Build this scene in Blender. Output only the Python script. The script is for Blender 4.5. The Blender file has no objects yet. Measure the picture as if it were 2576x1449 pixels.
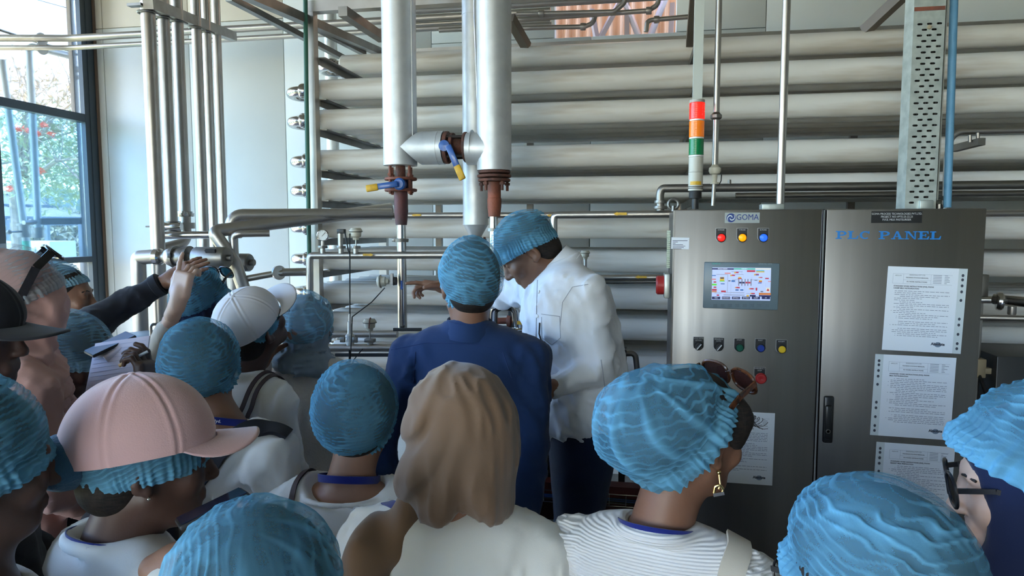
import bpy, bmesh, math, random
import numpy as np
from mathutils import Vector, Matrix, Euler

random.seed(7)
rng = np.random.RandomState(7)
SC = bpy.context.scene
COL = SC.collection
R = math.radians
PI = math.pi

# ------------------------------------------------------------------ camera
CAM_Z, YAW, PITCH, FPX = 1.78, 10.3, -4.8, 1750.0
cam_d = bpy.data.cameras.new('camera')
cam_d.sensor_fit = 'HORIZONTAL'; cam_d.sensor_width = 36.0
cam_d.lens = 36.0 * FPX / 2576.0
cam_d.clip_start = 0.05; cam_d.clip_end = 500
cam = bpy.data.objects.new('camera', cam_d); COL.objects.link(cam)
cam.location = (0, 0, CAM_Z)
cam.rotation_euler = (R(90 + PITCH), 0, R(YAW))
SC.camera = cam

# ------------------------------------------------------------------ sky, sun, exposure
world = bpy.data.worlds.new('sky'); SC.world = world; world.use_nodes = True
wn = world.node_tree.nodes; wl = world.node_tree.links
sky = wn.new('ShaderNodeTexSky'); sky.sky_type = 'NISHITA'; sky.sun_disc = False
sky.sun_elevation = R(48); sky.sun_rotation = R(-135); sky.altitude = 600
sky.air_density = 1.3; sky.dust_density = 1.2; sky.ozone_density = 1.4
tint = wn.new('ShaderNodeMix'); tint.data_type = 'RGBA'; tint.blend_type = 'MULTIPLY'; tint.inputs[0].default_value = 1.0
tint.inputs[7].default_value = (0.92, 0.98, 1.12, 1); wl.new(sky.outputs[0], tint.inputs[6]); wl.new(tint.outputs[2], wn['Background'].inputs['Color'])
wn['Background'].inputs['Strength'].default_value = 0.30

sun_d = bpy.data.lights.new('sun', 'SUN'); sun_d.energy = 3.4; sun_d.angle = R(0.6)
sun_d.color = (1.0, 0.90, 0.76)
sun = bpy.data.objects.new('sun', sun_d); COL.objects.link(sun)
sun.rotation_euler = Vector((0.36, 0.34, -0.87)).to_track_quat('-Z', 'Y').to_euler()   # from the left, behind the viewer

vs = SC.view_settings
vs.view_transform = 'Standard'; vs.look = 'None'; vs.gamma = 1.0; vs.use_curve_mapping = False
vs.exposure = 2.6

# ------------------------------------------------------------------ placement helper
_cr = cam.rotation_euler.to_matrix()
def ray(px, py):
    return _cr @ Vector(((px - 1288.0) / FPX, -(py - 724.5) / FPX, -1.0))
def at(px, py, X=None, Y=None, Z=None, t=None):
    """world point seen at a photo position, on the plane X=, Y= or Z=, or at optical depth t"""
    d = ray(px, py)
    if t is None:
        if X is not None: t = X / d.x
        elif Y is not None: t = Y / d.y
        else: t = (Z - CAM_Z) / d.z
    return Vector((0, 0, CAM_Z)) + d * t

# ------------------------------------------------------------------ materials
MATS = {}
def mat(name, col, rough=0.5, metal=0.0, col2=None, nscale=8.0, ncontrast=(0.35, 0.65), stretch=(1, 1, 1),
        bump=0.0, bscale=60.0, bstretch=(1, 1, 1), rvar=0.0, emit=0.0, spec=0.5, coat=0.0, sheen=0.0, detail=4.0, sss=0.0, aniso=0.0):
    if name in MATS: return MATS[name]
    m = bpy.data.materials.new(name); m.use_nodes = True; MATS[name] = m
    nt = m.node_tree; n = nt.nodes; l = nt.links; b = n['Principled BSDF']
    b.inputs['Base Color'].default_value = (*col, 1); b.inputs['Roughness'].default_value = rough
    b.inputs['Metallic'].default_value = metal; b.inputs['Specular IOR Level'].default_value = spec
    if coat: b.inputs['Coat Weight'].default_value = coat
    if sheen: b.inputs['Sheen Weight'].default_value = sheen
    if aniso: b.inputs['Anisotropic'].default_value = aniso
    if sss:
        b.inputs['Subsurface Weight'].default_value = sss
        b.inputs['Subsurface Radius'].default_value = (0.010, 0.004, 0.002)
    if emit:
        b.inputs['Emission Color'].default_value = (*col, 1); b.inputs['Emission Strength'].default_value = emit
    tc = None
    if col2 is not None or bump or rvar:
        tc = n.new('ShaderNodeTexCoord')
    if col2 is not None or rvar:
        mp = n.new('ShaderNodeMapping'); mp.inputs['Scale'].default_value = stretch
        l.new(tc.outputs['Object'], mp.inputs['Vector'])
        nz = n.new('ShaderNodeTexNoise'); nz.inputs['Scale'].default_value = nscale; nz.inputs['Detail'].default_value = detail
        l.new(mp.outputs[0], nz.inputs['Vector'])
        mr = n.new('ShaderNodeMapRange'); mr.inputs[1].default_value = ncontrast[0]; mr.inputs[2].default_value = ncontrast[1]
        l.new(nz.outputs['Fac'], mr.inputs[0])
        if col2 is not None:
            mx = n.new('ShaderNodeMix'); mx.data_type = 'RGBA'
            mx.inputs[6].default_value = (*col, 1); mx.inputs[7].default_value = (*col2, 1)
            l.new(mr.outputs[0], mx.inputs[0]); l.new(mx.outputs[2], b.inputs['Base Color'])
        if rvar:
            ma = n.new('ShaderNodeMath'); ma.operation = 'MULTIPLY_ADD'; ma.inputs[1].default_value = rvar; ma.inputs[2].default_value = rough
            l.new(mr.outputs[0], ma.inputs[0]); l.new(ma.outputs[0], b.inputs['Roughness'])
    if bump:
        mp2 = n.new('ShaderNodeMapping'); mp2.inputs['Scale'].default_value = bstretch
        l.new(tc.outputs['Object'], mp2.inputs['Vector'])
        nb = n.new('ShaderNodeTexNoise'); nb.inputs['Scale'].default_value = bscale; nb.inputs['Detail'].default_value = 5
        l.new(mp2.outputs[0], nb.inputs['Vector'])
        bp = n.new('ShaderNodeBump'); bp.inputs['Strength'].default_value = bump; bp.inputs['Distance'].default_value = 0.01
        l.new(nb.outputs['Fac'], bp.inputs['Height']); l.new(bp.outputs[0], b.inputs['Normal'])
    return m

STEEL = mat('stainless steel', (0.50, 0.475, 0.445), 0.36, 1.0, col2=(0.43, 0.40, 0.37), nscale=5, rvar=0.08)
STEEL_D = mat('dull stainless steel', (0.30, 0.287, 0.268), 0.40, 1.0, col2=(0.24, 0.225, 0.21), nscale=6, rvar=0.1)
STEEL_B = mat('bright polished steel', (0.58, 0.56, 0.54), 0.16, 1.0)
GALV = mat('galvanised steel', (0.56, 0.60, 0.57), 0.42, 0.75, col2=(0.44, 0.48, 0.46), nscale=22, rvar=0.12)
ALU = mat('aluminium cladding', (0.66, 0.68, 0.70), 0.44, 0.6, col2=(0.58, 0.60, 0.625), nscale=14, rvar=0.1, bump=0.05, bscale=9)
RUST = mat('rusty iron', (0.17, 0.065, 0.045), 0.75, 0.15, col2=(0.07, 0.035, 0.028), nscale=26, bump=0.5, bscale=70)
RUST_R = mat('red oxide pipe', (0.30, 0.085, 0.045), 0.65, 0.1, col2=(0.13, 0.05, 0.035), nscale=14, bump=0.3, bscale=60)
TUBE = mat('white painted tube', (0.78, 0.75, 0.70), 0.40, 0.0, col2=(0.54, 0.46, 0.37), nscale=3.0, ncontrast=(0.50, 0.78), stretch=(.7, 4, 7), rvar=0.12, bump=0.03, bscale=3)
BLACK = mat('black plastic', (0.018, 0.018, 0.02), 0.42)
DARKM = mat('dark painted steel', (0.035, 0.037, 0.04), 0.5, 0.3)
RUBBER = mat('black rubber', (0.015, 0.015, 0.016), 0.65)
WHITE = mat('white plastic', (0.78, 0.78, 0.76), 0.4)
PAPER = mat('paper', (0.80, 0.82, 0.86), 0.7)
INK = mat('printing ink', (0.05, 0.055, 0.075), 0.6)
INKG = mat('grey printing ink', (0.26, 0.28, 0.34), 0.6)
YELLOW = mat('yellow plastic', (0.80, 0.46, 0.02), 0.45, col2=(0.55, 0.30, 0.02), nscale=40)
BLUEP = mat('blue valve paint', (0.02, 0.10, 0.36), 0.35, coat=0.3)
CREAM = mat('cream enamel', (0.60, 0.57, 0.47), 0.4, col2=(0.50, 0.46, 0.36), nscale=30)

# ------------------------------------------------------------------ mesh building
ORG = {}
class MB:
    def __init__(s): s.v = []; s.f = []; s.mi = []; s.cur = 0
    def add(s, vs_, fs):
        o = len(s.v); s.v.extend([tuple(p) for p in vs_])
        for f in fs: s.f.append(tuple(i + o for i in f)); s.mi.append(s.cur)
        return s
    def box(s, lo, hi, M=None):
        x0, y0, z0 = lo; x1, y1, z1 = hi
        P = [(x0,y0,z0),(x1,y0,z0),(x1,y1,z0),(x0,y1,z0),(x0,y0,z1),(x1,y0,z1),(x1,y1,z1),(x0,y1,z1)]
        if M is not None: P = [M @ Vector(p) for p in P]
        return s.add(P, [(3,2,1,0),(4,5,6,7),(0,1,5,4),(1,2,6,5),(2,3,7,6),(3,0,4,7)])
    def cbox(s, c, size, M=None, bev=0.0):
        hx, hy, hz = size[0]/2, size[1]/2, size[2]/2
        c = Vector(c)
        if bev <= 0:
            b = MB().box((-hx,-hy,-hz), (hx,hy,hz)); P = b.v; F = b.f
        else:
            bm = bmesh.new(); bmesh.ops.create_cube(bm, size=1)
            for v in bm.verts: v.co = Vector((v.co.x*2*hx, v.co.y*2*hy, v.co.z*2*hz))
            bmesh.ops.bevel(bm, geom=bm.edges[:], offset=bev, segments=2, affect='EDGES', profile=0.5)
            bm.verts.index_update(); P = [v.co.copy() for v in bm.verts]; F = [tuple(v.index for v in f.verts) for f in bm.faces]; bm.free()
        Q = [(M @ Vector(p) if M is not None else Vector(p)) + c for p in P]
        return s.add(Q, F)
    def bar(s, a, b, w, h, up=(0,0,1), bev=0.0):
        a = Vector(a); b = Vector(b); d = (b-a); L = d.length; d.normalize()
        x = d.cross(Vector(up)); 
        if x.length < 1e-4: x = d.cross(Vector((1,0,0)))
        x.normalize(); z = x.cross(d)
        M = Matrix((x, d, z)).transposed()
        return s.cbox((a+b)/2, (w, L, h), M, bev)
    def prism(s, poly, depth, M=None):
        n = len(poly); P = [Vector((p[0], 0, p[1])) for p in poly] + [Vector((p[0], depth, p[1])) for p in poly]
        if M is not None: P = [M @ p for p in P]
        F = [tuple(range(n)), tuple(range(2*n-1, n-1, -1))] + [((i+1)%n, i, n+i, n+(i+1)%n) for i in range(n)]
        return s.add(P, F)
    def lathe(s, o, axis, prof, n=20, cap=True):
        o = Vector(o); a = Vector(axis).normalized()
        u = a.cross(Vector((0,0,1)))
        if u.length < 1e-3: u = a.cross(Vector((0,1,0)))
        u.normalize(); w = a.cross(u)
        P = []; F = []
        for (h, r) in prof:
            for i in range(n):
                t = 2*PI*i/n; P.append(o + a*h + (u*math.cos(t) + w*math.sin(t))*max(r, 1e-5))
        for k in range(len(prof)-1):
            for i in range(n):
                j = (i+1) % n; F.append((k*n+i, k*n+j, (k+1)*n+j, (k+1)*n+i))
        if cap:
            F.append(tuple(range(n-1, -1, -1))); F.append(tuple((len(prof)-1)*n + i for i in range(n)))
        return s.add(P, F)
    def tube(s, pts, r, fil=None, n=16, cap=True, steps=7, radii=None):
        pts = [Vector(p) for p in pts]
        path = [pts[0]]
        for i in range(1, len(pts)-1):
            a, b, c = pts[i-1], pts[i], pts[i+1]
            d1 = (a-b); d2 = (c-b); l1, l2 = d1.length, d2.length
            d1.normalize(); d2.normalize(); ang = d1.angle(d2)
            f = (fil if fil is not None else 2.2*r) / max(math.tan(ang/2), 0.05)
            f = min(f, l1*0.49, l2*0.49)
            if ang > PI - 0.05 or f < 1e-4: path.append(b); continue
            p1 = b + d1*f; p2 = b + d2*f
            rad = f*math.tan(ang/2); cdir = (d1+d2).normalized(); cen = b + cdir*(rad/math.sin(ang/2))
            v1 = p1-cen; v2 = p2-cen; tot = v1.angle(v2); ax = v1.cross(v2).normalized()
            for k in range(steps+1): path.append(cen + Matrix.Rotation(tot*k/steps, 3, ax) @ v1)
        path.append(pts[-1])
        out = [path[0]]; 
        for p in path[1:]:
            if (p-out[-1]).length > 1e-5: out.append(p)
        path = out; m = len(path)
        T = [(path[min(i+1, m-1)] - path[max(i-1, 0)]).normalized() for i in range(m)]
        u = T[0].cross(Vector((0,0,1)))
        if u.length < 1e-3: u = T[0].cross(Vector((1,0,0)))
        u.normalize(); P = []; F = []
        for i in range(m):
            if i:
                u = u - T[i]*u.dot(T[i]); u.normalize()
            w = T[i].cross(u); rr = radii[min(int(i*len(radii)/m), len(radii)-1)] if radii else r
            for k in range(n):
                t = 2*PI*k/n; P.append(path[i] + (u*math.cos(t) + w*math.sin(t))*rr)
        for i in range(m-1):
            for k in range(n):
                j = (k+1) % n; F.append((i*n+k, i*n+j, (i+1)*n+j, (i+1)*n+k))
        if cap: F.append(tuple(range(n-1, -1, -1))); F.append(tuple((m-1)*n + k for k in range(n)))
        return s.add(P, F)
    def ball(s, c, r, n=14, M=None):
        c = Vector(c); rx, ry, rz = (r, r, r) if not hasattr(r, '__len__') else r
        P = []; F = []; m = n//2
        for i in range(m+1):
            ph = PI*i/m
            for k in range(n):
                t = 2*PI*k/n; p = Vector((rx*math.sin(ph)*math.cos(t), ry*math.sin(ph)*math.sin(t), rz*math.cos(ph)))
                P.append((M @ p if M is not None else p) + c)
        for i in range(m):
            for k in range(n):
                j = (k+1) % n; F.append((i*n+k, (i+1)*n+k, (i+1)*n+j, i*n+j))
        return s.add(P, F)
    def build(s, name, material, parent=None, label=None, cat=None, group=None, kind=None, smooth=35, origin=None):
        V = np.array(s.v, dtype=np.float64)
        if parent is not None: o = ORG[parent.name]
        elif origin is not None: o = Vector(origin)
        else: o = Vector(((V[:,0].min()+V[:,0].max())/2, (V[:,1].min()+V[:,1].max())/2, V[:,2].min()))
        V = V - np.array(o)
        me = bpy.data.meshes.new(name); me.from_pydata(V.tolist(), [], s.f); 
        mats = material if isinstance(material, (list, tuple)) else [material]
        for m in mats: me.materials.append(m)
        if len(mats) > 1: me.polygons.foreach_set('material_index', s.mi)
        if smooth: me.shade_smooth(); me.set_sharp_from_angle(angle=R(smooth))
        me.update()
        ob = bpy.data.objects.new(name, me); COL.objects.link(ob)
        if parent is not None: ob.parent = parent
        else: ob.location = o
        ORG[ob.name] = o
        tag(ob, label, cat, group, kind)
        return ob

def tag(ob, label=None, cat=None, group=None, kind=None):
    if label: ob['label'] = label
    if cat: ob['category'] = cat
    if group: ob['group'] = group
    if kind: ob['kind'] = kind
    return ob
def thing(name, label, cat, loc, group=None, kind=None):
    o = bpy.data.objects.new(name, None); COL.objects.link(o); o.location = loc
    o.empty_display_size = 0.05
    ORG[o.name] = Vector(loc); return tag(o, label, cat, group, kind)
def text_mb(body, size, M, depth=0.0006, align='LEFT', bold=0.0, xs=1.0):
    """lettering as mesh; M places the text plane (x right, y up)"""
    c = bpy.data.curves.new('lettering', 'FONT'); c.body = body; c.size = size; c.extrude = depth/2
    c.align_x = align; c.align_y = 'CENTER'; c.offset = bold; c.resolution_u = 3
    o = bpy.data.objects.new('lettering', c); COL.objects.link(o)
    me = bpy.data.meshes.new_from_object(o)
    P = [M @ Vector((v.co.x*xs, v.co.y, v.co.z)) for v in me.vertices]; F = [tuple(p.vertices) for p in me.polygons]
    bpy.data.objects.remove(o); bpy.data.curves.remove(c); bpy.data.meshes.remove(me)
    b = MB(); b.add(P, F); return b
def dup(root, loc, label=None):
    r = root.copy(); COL.objects.link(r); r.location = loc; ORG[r.name] = Vector(loc)
    if label: r['label'] = label
    for ch in list(root.children):
        c = ch.copy(); COL.objects.link(c); c.parent = r
        for g in ch.children:
            d = g.copy(); COL.objects.link(d); d.parent = c
    return r
# ================================================================== room shell
XL, YB, XR, YF, ZC = -4.32, 5.0, 5.6, -5.5, 4.7
M_PANEL = mat('wall panel', (0.71, 0.74, 0.72), 0.38, 0.0, col2=(0.66, 0.69, 0.67), nscale=1.2, rvar=0.08, spec=0.5)
M_PANEL_T = mat('upper cladding sheet', (0.71, 0.66, 0.56), 0.5, 0.0, col2=(0.66, 0.60, 0.50), nscale=2)
M_FLOOR = mat('wet concrete floor', (0.20, 0.18, 0.16), 0.35, 0.0, col2=(0.13, 0.12, 0.11), nscale=3, bump=0.1)
M_FRAME = mat('slate window frame', (0.055, 0.075, 0.095), 0.45, 0.3)
M_CEIL = mat('ceiling sheet', (0.30, 0.28, 0.25), 0.7)

MB().box((XL-0.2, YF, -0.12), (XR, YB+0.2, 0)).build('floor', M_FLOOR, kind='structure')
MB().box((XL-0.6, YF-0.3, ZC), (XR, YB+0.6, ZC+0.12)).build('ceiling', M_CEIL, kind='structure')
# right wall and the wall behind the viewer (with a wide unseen opening added to let in fill light)
MB().box((XR, YF, 0), (XR+0.12, YB, ZC)).build('wall_right', mat('dark plant wall', (0.22, 0.21, 0.20), 0.7), kind='structure')
wf = MB(); wf.box((XL, YF-0.12, 0), (-3.9, YF, ZC)); wf.box((-0.4, YF-0.12, 0), (XR, YF, ZC)); wf.box((-3.9, YF-0.12, 3.2), (-0.4, YF, ZC))
wf.build('wall_front', M_PANEL, kind='structure')

# back wall: insulated panels with recessed joints, an opening cut high up
wb = thing('wall_back', None, None, (0, YB, 0), kind='structure')
hx0 = at(1396, 90, Y=YB).x; hx1 = at(1700, 90, Y=YB).x; hz0 = at(1400, 95, Y=YB).z; hz1 = hz0 + 0.75
zj = at(330, 68, Y=YB).z
seams = [XL-0.05] + [at(p, 300, Y=YB).x for p in (268, 482, 718)]
while seams[-1] < XR: seams.append(seams[-1] + 1.16)
seams[-1] = XR
g = 0.004
def wpan(x0, x1, z0, z1, m=M_PANEL, nm='wall_panel'):
    MB().cbox(((x0+x1)/2, YB+0.05, (z0+z1)/2), (x1-x0-g, 0.1, z1-z0-g), bev=0.004).build(nm, m, wb)
for i in range(len(seams)-1):
    a, b = seams[i], seams[i+1]
    top = zj if i < 3 else ZC
    if b < hx0 or a > hx1:
        wpan(a, b, 0, top)
        if i < 3: wpan(a, b, zj, ZC, M_PANEL_T, 'upper_sheet')
    else:
        wpan(a, b, 0, hz0); wpan(a, b, hz1, ZC)
        if a < hx0: wpan(a, hx0, hz0, hz1)
        if b > hx1: wpan(hx1, b, hz0, hz1)
MB().box((XL, YB+0.10, 0), (XR, YB+0.14, hz0)).build('backing_sheet', M_PANEL, wb)

# corrugated lean-to seen through the opening, with timber props
M_CORR = mat('tan corrugated sheet', (0.80, 0.52, 0.32), 0.5, col2=(0.68, 0.43, 0.26), nscale=3)
cm = MB(); nx = 420; X0, X1 = hx0-1.2, hx1+1.6
P = []; F = []
for i in range(nx+1):
    x = X0 + (X1-X0)*i/nx; w = 0.032*math.sin(i*.62)
    P += [(x, 5.55+w*0.8, 2.6), (x, 6.3+w*0.8, 4.9)]
for i in range(nx): F.append((2*i, 2*i+2, 2*i+3, 2*i+1))
cm.add(P, F).build('corrugated_sheet', M_CORR, label='tan corrugated roofing seen through the opening high in the back wall', cat='roofing')
for i, (a, b) in enumerate([((1500, 92), (1493, 55)), ((1512, 92), (1540, 40)), ((1577, 85), (1577, 30)), ((1604, 84), (1578, 20)), ((1640, 80), (1660, 30)), ((1688, 78), (1690, 40))]):
    A = at(*a, Y=5.4); B = at(*b, Y=5.45); d = (B-A)
    MB().bar(A-d*0.8, B+d*0.8, 0.035, 0.035).build('roof_prop', mat('grey prop', (0.42, 0.38, 0.38), 0.5, 0.4), label='grey strut behind the high wall opening, number %s from its left end' % ['first','second','third','fourth','fifth','sixth'][i], cat='strut', group='struts behind the wall opening')

# ------------------------------------------------------------------ window wall on the left
def glass(name, tint, refl):
    m = bpy.data.materials.new(name); m.use_nodes = True; nt = m.node_tree; n = nt.nodes; l = nt.links
    n.remove(n['Principled BSDF']); out = n['Material Output']
    tr = n.new('ShaderNodeBsdfTransparent'); tr.inputs[0].default_value = (*tint, 1)
    gl = n.new('ShaderNodeBsdfGlossy'); gl.inputs['Roughness'].default_value = 0.02
    fr = n.new('ShaderNodeFresnel'); fr.inputs[0].default_value = 1.45
    mu = n.new('ShaderNodeMath'); mu.operation = 'MULTIPLY'; mu.inputs[1].default_value = refl
    mx = n.new('ShaderNodeMixShader'); l.new(fr.outputs[0], mu.inputs[0]); l.new(mu.outputs[0], mx.inputs[0])
    l.new(tr.outputs[0], mx.inputs[1]); l.new(gl.outputs[0], mx.inputs[2]); l.new(mx.outputs[0], out.inputs[0]); return m
G_UP = glass('clear glass', (0.96, 0.97, 0.98), 0.7); G_LO = glass('blue tinted glass', (0.66, 0.84, 0.97), 0.7)
zt = at(235, 303, X=XL).z; zr = at(255, 650, X=XL).z
wy = [4.90, 4.07, 3.2, 2.33, 1.46, 0.59, -0.28, -1.15, -2.02, -2.89, -3.76, -4.63, -5.5]
for i in range(len(wy)-1):
    y1, y0 = wy[i], wy[i+1]
    w = thing('window_%d' % (i+1), None, None, (XL, (y0+y1)/2, 0.0), kind='structure')
    fr = MB(); fr.box((XL-0.05, y1-0.035, 0.0), (XL+0.03, y1+0.035, ZC)); fr.build('mullion', M_FRAME, w)
    MB().box((XL-0.04, y0+0.036, zt-0.03), (XL+0.03, y1-0.036, zt+0.03)).build('transom', M_FRAME, w)
    MB().box((XL-0.04, y0+0.036, zr-0.022), (XL+0.03, y1-0.036, zr+0.022)).build('rail', M_FRAME, w)
    MB().box((XL-0.04, y0+0.036, 0.0), (XL+0.03, y1-0.036, 0.10)).build('sill', M_FRAME, w)
    for (za, zb, gm) in ((zt+0.031, ZC-0.01, G_UP), (zr+0.023, zt-0.031, G_LO), (0.101, zr-0.023, G_UP)):
        MB().box((XL-0.013, y0+0.036, za), (XL-0.007, y1-0.036, zb)).build('pane', gm, w)
MB().box((XL-0.05, 4.915, 0), (XL+0.035, YB-0.002, ZC)).build('trim_1', M_FRAME, kind='structure')
MB().box((XL+0.037, YB-0.02, 0), (XL+0.05, YB-0.002, ZC)).build('trim_2', mat('brown sealant', (0.16, 0.11, 0.08), 0.7), kind='structure')
# taupe outer jamb seen through the upper pane
MB().box((XL-0.085, 4.86, zt+0.03), (XL-0.052, 4.905, ZC)).build('trim_3', mat('taupe jamb', (0.30, 0.26, 0.23), 0.6), kind='structure')

MB().box((XL-1.55, YF-1, 4.18), (XL-0.06, 16, 4.26)).build('added_sunshade', mat('eave sheet', (0.4, 0.4, 0.38), 0.6), kind='structure')  # unseen overhang added to keep direct sun off the windows
# ------------------------------------------------------------------ outside
M_GRASS = mat('dry grass', (0.33, 0.36, 0.12), 0.9, col2=(0.55, 0.48, 0.28), nscale=0.9, bump=0.6, bscale=6)
MB().box((-70, -60, -0.25), (XL-0.21, 90, -0.13)).build('ground', M_GRASS, kind='structure')
MB().box((-6.0, 1.5, -0.129), (XL-0.21, 12, -0.09)).build('apron', mat('pale concrete', (0.62, 0.58, 0.52), 0.8), kind='structure')
# far wooded hill
hp = []; hf = []
n = 60
for i in range(n+1):
    a = i/n; x = -60 + 62*a; zz = 4.2 + 1.4*math.sin(a*7) + 0.5*math.sin(a*23) + 0.3*math.sin(a*57)
    hp += [(x, 62 - 26*abs(a-0.6), -0.2), (x, 66 - 26*abs(a-0.6), max(zz, 1)), (x, 74-26*abs(a-0.6), -0.2)]
for i in range(n):
    for k in range(2): hf.append((3*i+k, 3*i+3+k, 3*i+4+k, 3*i+1+k))
MB().add(hp, hf).build('hill', mat('hazy wooded hill', (0.16, 0.22, 0.22), 1.0, col2=(0.10, 0.15, 0.12), nscale=0.6), label='hazy wooded hill far beyond the shed outside', cat='hill')

def leaf_cloud(cs, count, size, seed, squash=0.8):
    r = np.random.RandomState(seed); P = []; F = []
    for (c, rad) in cs:
        k = int(count*rad**2/sum(q[1]**2 for q in cs))
        d = r.normal(size=(k, 3)); d /= np.linalg.norm(d, axis=1)[:, None]
        p = np.array(c) + d*(rad*r.uniform(0.25, 1, (k, 1))**0.6)*np.array([1, 1, squash])
        for q in p:
            a = Euler(tuple(r.uniform(-1.2, 1.2, 2))+(r.uniform(0, 6.28),)).to_matrix(); s_ = size*r.uniform(0.6, 1.3); o = len(P); q = Vector(q)
            P += [q + a @ Vector(w) for w in ((-s_, 0, 0), (0, -s_*0.32, 0.1*s_), (s_, 0, 0), (0, s_*0.32, 0.1*s_))]; F.append((o, o+1, o+2, o+3))
    b = MB(); b.add(P, F); return b
M_LEAF = mat('green leaves', (0.34, 0.43, 0.22), 0.6, col2=(0.54, 0.58, 0.36), nscale=3)
M_LEAFB = mat('brownish sparse leaves', (0.42, 0.34, 0.16), 0.7, col2=(0.50, 0.38, 0.24), nscale=3)
M_BARK = mat('pale bark', (0.42, 0.36, 0.30), 0.85, col2=(0.30, 0.25, 0.20), nscale=12)
tb = at(52, 640, t=10.5); tb.z = -0.14
tree = thing('flowering_tree', 'tall tree with pale trunk, green leaves and red flowers outside the window', 'tree', tb)
j1 = at(28, 500, t=10.5); j2 = at(60, 400, t=10.3); 
trm = MB(); trm.tube([tb, at(45, 560, t=10.5), at(38, 470, t=10.5), at(62, 390, t=10.4), at(90, 300, t=10.4)], 0.07, n=10, radii=[0.1, 0.09, 0.08, 0.06, 0.04])
trm.build('trunk', M_BARK, tree)
br = MB(); rr = random.Random(3)
ends = [(20, 330), (150, 330), (200, 400), (60, 250), (130, 250), (190, 330), (-30, 300), (-60, 420), (220, 470), (100, 210), (170, 230), (10, 220), (60, 190), (215, 230), (150, 190)]
for (ex, ey) in ends:
    s0 = at(62+rr.uniform(-15, 10), 400+rr.uniform(-30, 60), t=10.4); e = at(ex, ey, t=10.4+rr.uniform(-1, 1)); m_ = (s0+e)/2 + Vector((rr.uniform(-.2, .2), rr.uniform(-.2, .2), 0.15))
    br.tube([s0, m_, e], 0.02, n=6, radii=[0.035, 0.022, 0.012])
    for q in range(7):
        t0 = m_ + (e-m_)*rr.random(); t1 = t0 + Vector((rr.uniform(-.6, .6), rr.uniform(-.6, .6), rr.uniform(0.0, .6))); br.tube([t0, (t0+t1)/2+Vector((0.04, 0.0, 0.05)), t1], 0.006, n=4)
br.build('branches', M_BARK, tree)
leaf_cloud([(at(100, 380, t=10.4), 1.0), (at(190, 420, t=11), 0.8), (at(20, 400, t=10.2), 0.8), (at(140, 470, t=10.8), 0.6), (at(170, 330, t=11), 0.7)], 2300, 0.06, 5).build('leaves', M_LEAF, tree, kind='stuff', smooth=0)
leaf_cloud([(at(30, 210, t=10.4), 0.7), (at(150, 260, t=10.4), 0.75), (at(80, 260, t=10.4), 0.6), (at(215, 250, t=10.4), 0.5)], 900, 0.05, 6).build('upper_leaves', M_LEAFB, tree, kind='stuff', smooth=0)
M_FLOW = mat('scarlet petals', (0.85, 0.15, 0.06), 0.6)
for k, (fx, fy) in enumerate([(30, 318), (52, 325), (70, 327), (112, 314), (96, 335), (130, 338), (104, 430), (25, 474)]):
    leaf_cloud([(at(fx, fy, t=9.6), 0.05)], 26, 0.035, 30+k).build('flower_cluster', M_FLOW, tree, smooth=0)
# second tree, further right and darker
t2 = at(330, 640, t=17); t2.z = -0.14
tr2 = thing('background_tree', 'leafy green tree further back behind the open shed outside', 'tree', t2)
MB().tube([t2, at(300, 560, t=17), at(260, 400, t=17)], 0.1, n=8).build('trunk', M_BARK, tr2)
leaf_cloud([(at(200, 400, t=17), 1.4), (at(120, 420, t=18), 1.3), (at(250, 450, t=17), 1.0)], 1500, 0.10, 9).build('leaves', M_LEAF, tr2, kind='stuff', smooth=0)
# hedge of dry scrub
leaf_cloud([(at(130+k*28, 590, t=24), 1.1) for k in range(7)] + [(at(-20+k*28, 590, t=24), 1.1) for k in range(5)], 5200, 0.14, 12, 0.9).build('scrub_hedge', mat('dry scrub', (0.34, 0.33, 0.24), 0.9, col2=(0.44, 0.42, 0.33), nscale=2), label='long dry scrub hedge behind the shed outside', cat='hedge', kind='stuff', smooth=0)

# open shed with a corrugated roof
M_ROOF = mat('zinc roof sheet', (0.24, 0.25, 0.235), 0.6, 0.0, col2=(0.19, 0.20, 0.185), nscale=4)
M_SPOST = mat('blue grey shed steel', (0.16, 0.20, 0.25), 0.5, 0.3)
e0 = at(-150, 590, t=15); e1 = at(246, 556, t=16.5); r0 = at(-120, 440, t=19.5); r1 = at(70, 470, t=19.5)
shed = thing('open_shed', 'open shed with corrugated zinc roof on blue-grey posts outside the window', 'shed', (at(100, 600, t=16).x, at(100, 600, t=16).y, -0.13))
zE, zR = at(246, 556, t=16.2).z, at(70, 470, t=16.2).z
A = at(-160, 556, t=13.5); B = at(250, 556, t=16.2); dv = (B-A); dv.z = 0; dv.normalize(); pv = Vector((-dv.y, dv.x, 0))
Lr = (B-A).length; ncor = 90
P = []; F = []
for i in range(ncor+1):
    q = A + dv*(Lr*i/ncor); wv = 0.03*math.sin(i*2.1)
    P += [(q.x, q.y, zE+wv), (q.x+pv.x*3.6-dv.x*0.9, q.y+pv.y*3.6-dv.y*0.9, zE+0.95+wv)]
for i in range(ncor): F.append((2*i, 2*i+2, 2*i+3, 2*i+1))
MB().add(P, F).build('roof_sheet', M_ROOF, shed)
pf = []
for k in range(4):
    o1 = pv*(0.1+k*1.1) - dv*(0.25*k); z_ = zE-0.06+k*0.29
    MB().bar(A+o1-Vector((0, 0, A.z-z_)), B+o1-Vector((0, 0, B.z-z_)), 0.07, 0.09).build('purlin', M_SPOST, shed)
    MB().bar(A+o1-Vector((0, 0, A.z-z_-0.12)), B+o1-Vector((0, 0, B.z-z_-0.12)), 0.07, 0.05).build('roof_batten', M_SPOST, shed)
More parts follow.
